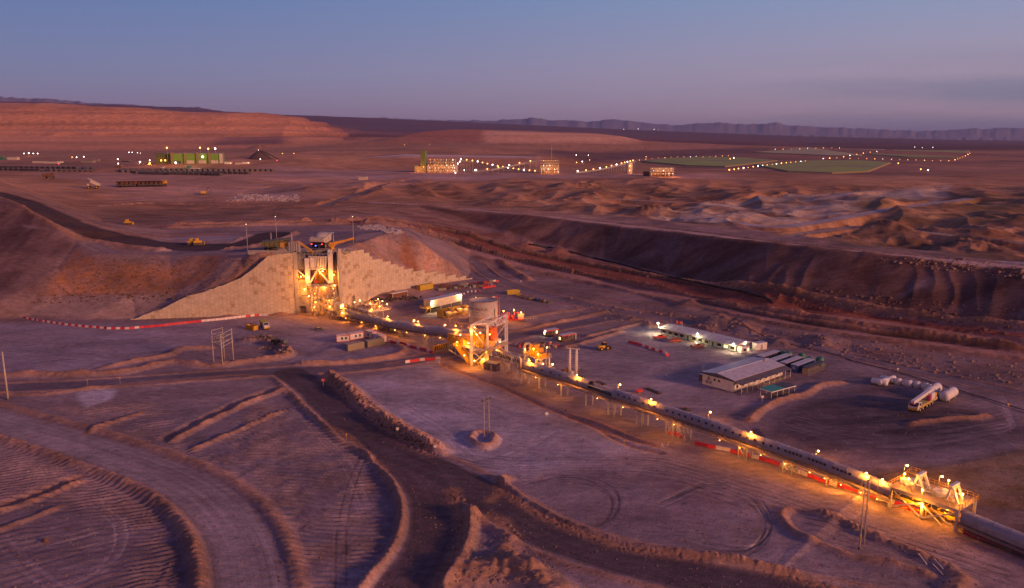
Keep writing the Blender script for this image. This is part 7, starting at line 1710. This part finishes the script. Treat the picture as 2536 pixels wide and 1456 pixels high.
# green plant hall at the left
def far_hall():
    A, B = T(423,406), T(548,404); L_ = dist(A,B); hh = 26*L_/125.0; t = thing('green_plant_hall', A, heading(A,B), 'big green plant hall far off at left, with pale doors and tall vents', 'building')
    GR = mat('green_cladding', (.15,.36,.02), .6); GD = mat('dark_green_cladding', (.06,.11,.02), .6)
    MB().bx(0,L_,0,60,0,hh).build('wall', GR, t); MB().bx(-L_*.31,-.3,10,70,0,hh*1.03).build('annexe', GD, t); MB().bx(-.5,L_+.5,-.5,60.5,hh,hh+1).build('roof', KHAKI, t)
    for k in (.0,.26,.50,.74): MB().bx(L_*k+1,L_*k+L_*.06,-3,0,0,hh*1.12).build('vent_tower', mat('olive_tower', (.25,.22,.08), .7), t)
    for k in (.32,.56,.80): MB().bx(L_*k,L_*(k+.14),-1,0,0,hh*.34).build('bay_door', CREAM, t)
    MB().bx(L_*.05,L_*.20,-1,0,0,hh*.30).build('bay_door', DARK, t); MB().bx(L_*.97,L_*1.03,-2,10,0,hh).build('end_tower', CREAM, t)
    for k in (.12,.20): glow(t, (-L_*k,9,hh*.35), 1.6, BULBF)
    for x, z, m_ in ((-L_*.05,hh*1.6,BULBF),(L_*.60,hh*1.6,BULBF),(L_*.76,hh*1.5,BULBF),(L_*.9,hh*1.5,BULBP),(L_*.64,hh*.7,BULBP),(L_*.10,hh*.12,BULBP)): 
        MB().bar((x,-1.5,0),(x,-1.5,z),.4).build('lamp_pole', STEEL, t); glow(t, (x,-1.5,z), 1.7, m_)
    lamp_light(t, (L_*.5,-80,hh*2), 30000, (1,.8,.45), 8); lamp_light(t, (L_*.05,-60,hh*1.4), 14000, AMB, 6)
far_hall()
GL = 'white and blue-white flood lamps at the far left'
for px, py, r, m_ in ((60,380,2.2,BULBP),(72,379,2.6,BULBP),(83,380,2.2,BULBP),(94,380,2.2,BULBP),(179,389,1.8,BULBF),(190,389,2,BULBP),(208,388,2,BULBP),(320,377,1.8,BULBP),(328,377,1.5,BULBP),(341,378,1.2,BULBP),(348,379,1,BULBP),(292,394,2,BULBP),(293,405,1.8,BULBP),(347,401,3,BULBP),(371,397,2,BULBP),(371,404,2.6,BULBF),(640,372,1.2,BULBP),(645,394,1.2,BULBP),(700,380,1.1,BULBF),(728,380,1.1,BULBF),(146,406,1.4,REDGLOW),(686,397,1.4,REDGLOW)):
    far_lamp(px, py, 4 if py > 386 else 7, 'small bright flood lamp among the low sheds at the far left', GL, r, m_, 9000 if r > 2.3 else 0)
rnd = random.Random(8)
for px, py, w_, h_, c in ((0,393,9,8,GREEN),(18,393,24,7,CREAM),(80,401,30,5,CREAM),(108,402,34,5,CREAM),(145,400,8,3,WHITE),(200,400,30,4,KHAKI),(228,396,16,4,KHAKI),(300,398,20,3,DARK),(556,403,18,5,WHITE),(582,404,16,4,CREAM),(600,403,18,5,WHITE),(462,415,12,8,GREEN),(470,417,26,4,WHITE),(395,413,8,3,CREAM),(285,412,16,5,RUST)):
    A, B = T(px,py+3), T(px+w_,py+3); L_ = dist(A,B); hh = h_*L_/w_; t = thing('shed', A, heading(A,B), 'small far shed near the green hall, one of several low ones' , 'shed', 'low far sheds near the green hall'); MB().bx(0,L_,0,max(8,L_*.5),0,hh).build('wall', c, t); MB().bx(-.4,L_+.4,-.4,max(8,L_*.5)+.4,hh,hh+.5).build('roof', GREY if c is not GREY else CREAM, t)
for px, py in ((571,404),(590,403),(604,401),(615,403),(560,402)): far_lamp(px, py, 3, 'small warm lamp among the white sheds right of the green hall', 'lamps right of the green hall', 1.0, BULBF)
# racks of dark cathode-like stacks: rows of low dark bundles
k = 0
for row, (x0, x1, y0, y1) in enumerate(((0,235,414,417),(0,240,420,424),(290,680,421,423),(295,620,425,430),(330,560,428,434))):
    for i in range(int((x1-x0)/13)):
        px = x0+6+i*13; py = y0 + (y1-y0)*i*13/(x1-x0) + 2; A, B = T(px,py), T(px+9,py-.3); L_ = dist(A,B); t = thing('dark_rack', A, heading(A,B), 'dark stack in the long rows on the flat ground before the green hall', 'rack', 'dark stacks in rows before the green hall')
        MB().bx(0,L_,0,12,0,4.0).bx(0,L_,14,24,0,4.0).build('stack', DARK, t)
# row of parked haul trucks
for i, px in enumerate((300,310,321,332,352,362,373,384,394,404)):
    haul_truck(T(px,463-(i*.25)), R(-80+ (i%3)*4), 'dark haul truck in the parked row on the mid-left plain' if i < 9 else 'tan haul truck at the right end of the parked row', 0, 'haul trucks parked in a row' if i < 9 else None, RUST if i < 9 else YEL)
haul_truck(T(232,467), R(200), 'tan haul truck standing alone left of the parked row', R(25), None, CREAM)
haul_truck(T(120,442), R(10), 'dark haul truck near the black haul road at the far left', 0, None, RUST)
a = T(505,482); t = thing('excavator', a, R(20), 'small dark excavator alone on the mid-left plain', 'excavator')
MB().bx(-3,3,-3,3,0,1.5).build('tracks', DARK, t); MB().bx(-3,2.5,-2,2,1.5,4).build('body', YEL, t); MB().bar((2,0,3.5),(5,0,8),.8).build('boom', DARK, t); MB().bar((5,0,8),(8,0,3),.6).build('stick', DARK, t)
for px, py, rz, lb_ in ((318,556,10,'yellow grader on the dark ramp above the left embankment'),(478,606,5,'yellow dozer on the pale loop above the left embankment'),(492,606,20,'dark yellow dozer right beside the other on the pale loop')):
    a = T(px,py); t = thing('bulldozer', a, R(rz), lb_, 'bulldozer'); MB().bx(-2.5,2.5,-1.6,-.8,0,1.2).bx(-2.5,2.5,.8,1.6,0,1.2).build('tracks', DARK, t); MB().bx(-2.4,1.8,-.8,.8,.8,2.2).build('hood', YEL, t); MB().bx(-1.4,.3,-.9,.9,2.2,3.5).build('cab', YEL, t); MB().bx(2.7,3.0,-2,2,.1,1.6).build('blade', YEL, t)
a = T(897,444); t = thing('shed', T(888,446), 0, 'lone pale shed on the open plain in the middle distance', 'shed'); MB().bx(0,12,0,8,0,5).build('wall', CREAM, t); MB().bx(-.4,12.4,-.4,8.4,5,5.4).build('roof', GREY, t)
# conical stockpile with its conveyor
a = T(645,393); t = thing('stockpile', a, 0, 'dark cone-shaped stockpile with a small conveyor right of the green hall', 'stockpile'); MB().lathe([(26,0),(16,9),(4,18),(0,19)], n=24).build('pile', mat('dark_ore', (.09,.05,.055), .95), t); MB().bar((8,-10,17),(46,-22,0),1.8).build('conveyor', DARK, t)
# middle plants
def plant(px, py, wpx, hpx, label, rows, seed, green=False, c=CREAM):
    A, B = T(px,py), T(px+wpx,py); L_ = dist(A,B); k = L_/wpx; H2 = hpx*k; rnd = random.Random(seed); t = thing('processing_plant', A, heading(A,B), label, 'plant')
    MB().bx(0,L_,6,30,0,H2*.55).build('lower_hall', c, t); MB().bx(L_*.22,L_*.95,6,26,H2*.56,H2*.98).build('upper_hall', GREY, t)
    m = MB()
    for i in range(14): x = L_*.22+i*L_*.73/13; m.bar((x,5,H2*.56),(x,5,H2),1.0)
    for z in (.3,.56,.8,1.0): m.bar((0,4.4,H2*z),(L_,4.4,H2*z),1.0)
    m.build('frames', STEEL, t); m = MB()
    for i in range(5): x = rnd.uniform(0,L_); m.tube((x,3,0),(x,3,H2*rnd.uniform(.3,.6)),k*1.6,8)
    m.build('tanks', CREAM, t)
    for z, n, y in rows:
        for i in range(n): glow(t, (L_*(i+.5+rnd.uniform(-.25,.25))/n, y, H2*z), k*rnd.uniform(.3,.6), BULBF if rnd.random() < .8 else BULBP)
    lamp_light(t, (L_*.3,-14,H2*.5), 6000, AMB, 4); lamp_light(t, (L_*.75,-14,H2*.4), 6000, AMB, 4)
    if green: MB().bx(-L_*.22,-L_*.06,0,20,H2*.5,H2*1.65).build('green_tower', mat('tower_green', (.13,.22,.05), .7), t); MB().bx(-L_*.45,-.5,4,22,0,H2*.5).build('wing', KHAKI, t); glow(t, (-L_*.12,-1,H2*.42), k*.9, BULBF); lamp_light(t, (-L_*.3,-8,H2*.3), 9000, AMB, 3)
    return t, L_, H2
plant(1058,427,72,32,'lit crushing plant far off with a green tower at its left end', ((.35,9,2),(.55,7,3),(.12,8,0),(.95,5,4),(.75,4,4)), 3, True)
t, L_, H2 = plant(1337,430,48,32,'lit plant block with a tall thin mast, at the middle of the far conveyors', ((.35,6,2),(.62,7,3),(1.0,8,4),(.12,5,0)), 4)
MB().bar((L_*.6,10,H2),(L_*.6,10,H2*2.2),.8).build('mast', STEEL, t)
t, L_, H2 = plant(1612,437,60,18,'small lit plant cluster right of the pale silo', ((.3,7,2),(.7,5,3),(1.0,4,4)), 5, False, RUST)
for px, py, r in ((1139,400,2),(1134,405,2),(1130,412,1.6),(1150,421,1),(1128,428,1.3),(1180,421,1)): far_lamp(px, py, 10, 'white flood lamp at the right side of the lit crushing plant', 'flood lamps beside the lit crushing plant', r, BULBP)
A = T(1558,430); t = thing('silo', A, 0, 'pale round silo at the foot of the far lit conveyor', 'silo'); MB().lathe([(5.5,0),(5.5,17),(4.5,19),(0,19.5)], n=20).build('barrel', CREAM, t); glow(t, (0,-6,14), 1.0, BULBF); glow(t, (0,-6,6), .8, BULBF); lamp_light(t, (4,-22,20), 9000, AMB, 2)
def far_conv(pts, n, label):
    W3 = [D(px, py, d) for px, py, d in pts]; o = W3[0]; t = thing('overland_conveyor', o, 0, label, 'conveyor'); v = [Vector(p)-Vector(o) for p in W3]; m = MB()
    for a, b in zip(v, v[1:]): m.bar(a, b, 3.2, 2.6)
    m.build('gallery', GREY, t); m = MB(); s = [0]
    for a, b in zip(v, v[1:]): s.append(s[-1]+(b-a).length)
    for i in range(n*2):
        u = s[-1]*(i+.5)/(n*2); k = max(j for j in range(len(v)-1) if s[j] <= u); p = v[k].lerp(v[k+1], (u-s[k])/(s[k+1]-s[k])); g = gz(o[0]+p.x, o[1]+p.y) - o[2]
        if p.z > g+2: m.bar((p.x,p.y,g-1), (p.x,p.y,p.z), .9)
        if i % 2 == 0: MB().lathe([(0,-1),(.9,-.5),(.9,.5),(0,1)], (p.x,p.y-2.5,p.z+2.6), 6).build('lamp', BULBF if i % 6 else BULBP, t)
    each(m, 'support_leg', STEEL, t)
dC = G(1140,424,22)[1]
far_conv([(1138,397,dC),(1175,401,dC),(1210,409,dC*.99),(1250,417,dC*.98),(1290,423,dC*.97),(1335,427,dC*.96)], 15, 'far conveyor sagging down to the right from the crushing plant, strung with lamps')
far_conv([(1170,425,dC*.95),(1215,421,dC*.95),(1260,412,dC*.96),(1300,404,dC*.97),(1335,398,dC*.97)], 6, 'far conveyor climbing to the right into the middle plant block')
far_conv([(1425,427,dC*.94),(1460,424,dC*.95),(1500,417,dC*.97),(1540,407,dC),(1572,399,dC*1.05)], 12, 'far conveyor climbing to the right up to the silo, strung with lamps')
for px, py in ((1002,358),(1064,358)): far_lamp(px, py, 8, 'twin orange lamp on a pole at the rim of the far pit', 'lamps on the rim of the far pit', 1.6, BULBF)
for px, py, m_ in ((1427,384,BULBP),(1457,384,BULBP),(1428,402,BULBF),(1442,400,BULBP),(1460,396,BULBF),(1600,388,BULBF)): far_lamp(px, py, 5, 'scattered white lamp on the dark ground beyond the middle plant', 'lamps beyond the middle plant', 1.5, m_)
string([(1575,398),(1610,392),(1680,388),(1740,388),(1800,386),(1812,384)], 15, 'orange lamp in the string along the back of the near green pad', 1.1)
string([(1800,421),(1840,416),(1900,408),(1950,402),(2000,398)], 17, 'orange lamp in the bright string between the two near green pads', 1.8, 4, power=0)
string([(2030,393),(2080,390),(2125,381),(2170,375),(2180,374)], 9, 'orange lamp in the string climbing between the far green pads', 2.0, 4)
string([(2095,392),(2160,393),(2240,395),(2320,398),(2360,398)], 13, 'orange lamp in the string along the front of the far green pad', 1.3, 4)
string([(2362,397),(2385,388),(2405,378)], 7, 'orange lamp at the right end of the far green pad', 1.8, 4)
string([(1910,370),(1960,369),(2040,366),(2090,366)], 9, 'tiny lamp beyond the farthest green pad', 1.5, 3)
for px, py, m_ in ((1817,391,BULBP),(1808,393,BULBF),(2265,364,BULBP),(2284,366,BULBP),(2310,365,BULBP),(2298,421,BULBP),(2280,419,BULBF),(2224,404,BULBF),(1620,320,BULBP),(1580,319,BULBP),(1545,320,BULBP),(1630,321,BULBF)): 
    if py < 330: far_lamp(px, py, 3, 'pin-prick town lamp under the blue mountains', 'town lamps under the mountains', 5, m_, d=14500)
    else: far_lamp(px, py, 5, 'single lamp standing apart near the green pads', 'single lamps near the green pads', 1.8, m_)
# leach pads
PADG = mat('leach_pad_top', (.32,.39,.07), .9, 0, .5, scale=.006); PADP = mat('pale_leach_pad_top', (.46,.43,.22), .9, 0, .5, scale=.006); PADS = mat('pad_bank', (.30,.24,.10), .95, 0, .3, scale=.02)
def pad(poly, h, m_, label):
    h = 2.5; P = [T(x, y, h) for x, y in poly]; cx = sum(p[0] for p in P)/len(P); cy = sum(p[1] for p in P)/len(P); cz = min(p[2] for p in P) - h; t = thing('leach_pad', (cx,cy,cz), 0, label, 'leach pad'); n = len(P)
    top = [(p[0]-cx, p[1]-cy, p[2]-cz) for p in P]; bot = [((p[0]-cx)*1.02, (p[1]-cy)*1.02-h*2, p[2]-cz-h-4) for p in P]
    ar = sum(top[i][0]*top[(i+1)%n][1]-top[(i+1)%n][0]*top[i][1] for i in range(n)); 
    if ar < 0: top.reverse(); bot.reverse()
    MB()._add(top+bot, [(i, n+i, n+(i+1)%n, (i+1)%n) for i in range(n)]).build('bank', PADS, t); MB()._add(top, [tuple(range(n))]).build('top_surface', m_, t)
pad([(1588,400),(1650,393),(1740,390),(1830,391),(1925,399),(1795,414),(1700,411)], 7, PADG, 'near left green leach pad behind the pale silo')
pad([(1868,409),(1990,400),(2120,398),(2205,404),(2150,426),(2060,430),(1950,426)], 7, PADG, 'near right green leach pad, biggest of the four')
pad([(1868,378),(1990,367),(2190,371),(2130,387),(2050,386)], 9, PADP, 'far left pale leach pad')
pad([(2150,383),(2215,372),(2400,374),(2370,392),(2250,390)], 9, PADG, 'far right leach pad with lamps along its front')

# ================================================================== ROCKS
def rocks(region, n, smin, smax, m_, name, seed, label='loose rocks scattered over the ground', z=0):
    rnd = random.Random(seed); vs = []; fs = []; poly = region; xs = [p[0] for p in poly]; ys = [p[1] for p in poly]; k = 0; tries = 0
    while k < n and tries < n*40:
        tries += 1; px, py = rnd.uniform(min(xs), max(xs)), rnd.uniform(min(ys), max(ys)); ins = False; j = len(poly)-1
        for i in range(len(poly)):
            if (poly[i][1] > py) != (poly[j][1] > py) and px < (poly[j][0]-poly[i][0])*(py-poly[i][1])/(poly[j][1]-poly[i][1])+poly[i][0]: ins = not ins
            j = i
        if not ins: continue
        g = G(px, py, z); zz = gz(g[0], g[1])
        if z or abs(zz) > 2: g = T(px, py); zz = g[2]
        s = smin*(smax/smin)**(rnd.random()**2.2); b = len(vs)
        for sx, sy, sz in ((-1,-1,-.3),(1,-1,-.3),(1,1,-.3),(-1,1,-.3),(-.8,-.6,.7),(.7,-.8,.6),(.6,.8,.8),(-.7,.7,.6)):
            vs.append((g[0]+s*.5*sx*rnd.uniform(.6,1.2), g[1]+s*.5*sy*rnd.uniform(.6,1.2), zz+s*.5*sz*rnd.uniform(.6,1.2)))
        fs += [tuple(b+q for q in f) for f in ((0,3,2,1),(4,5,6,7),(0,1,5,4),(1,2,6,5),(2,3,7,6),(3,0,4,7))]; k += 1
    me = bpy.data.meshes.new(name); me.from_pydata(vs, [], fs); me.materials.append(m_); o = bpy.data.objects.new(name, me); COL.objects.link(o); o['kind'] = 'stuff'; o['label'] = label; o['category'] = 'rocks'
STONE = mat('tan_stone', (.34,.22,.165), .95, 0, .4); STONEW = mat('pale_stone', (.52,.45,.46), .95, 0, .3); STONED = mat('brown_stone', (.16,.09,.07), .95, 0, .3)
rocks([(0,1000),(2536,1000),(2536,1456),(0,1456)], 4200, .12, .42, STONE, 'gravel', 1, 'loose tan stones scattered over the near ground')
rocks([(0,1000),(2536,1000),(2536,1456),(0,1456)], 1500, .12, .45, STONED, 'dark_gravel', 2, 'loose dark stones scattered over the near ground')
rocks([(812,940),(850,955),(1085,1110),(1060,1125),(950,1070),(820,960)], 420, .2, 1.0, STONED, 'bank_rocks', 3, 'broken rocks on the bank beside the truck road')
rocks([(1120,1220),(1270,1290),(1420,1456),(1100,1456)], 380, .2, .9, STONE, 'heap_rocks', 4, 'broken stones on the spoil heaps at the bottom centre')
rocks([(150,640),(700,640),(560,735),(60,748)], 900, .3, 1.0, STONED, 'slope_rocks', 5, 'stones on the rocky face of the left embankment', 12)
rocks([(150,728),(560,722),(560,742),(60,752)], 260, .4, 1.6, STONED, 'toe_rocks', 6, 'boulders along the toe of the left embankment', 8)
rocks([(885,560),(940,556),(1000,575),(985,582),(930,570),(890,568)], 300, .8, 2.6, STONEW, 'pale_boulders', 7, 'pale boulders piled behind the right-hand fill', 24)
rocks([(2150,640),(2420,640),(2536,665),(2536,690),(2300,665)], 200, .5, 2.0, STONE, 'crest_boulders', 8, 'pale boulders along the crest road at right', 22)
rocks([(1500,650),(2536,770),(2536,835),(1900,745),(1500,680)], 500, .4, 1.8, STONED, 'valley_rubble', 9, 'rubble at the foot of the dark slope', 6)
rocks([(590,480),(740,484),(740,500),(560,498)], 300, 1.0, 3.2, STONEW, 'plain_boulders', 10, 'pale boulders on the mid-left plain', 22)
rocks([(1180,700),(2536,900),(2536,960),(1500,790)], 700, .3, 1.5, STONE, 'road_bank_rocks', 12, 'stones along the bank of the service road', 2)
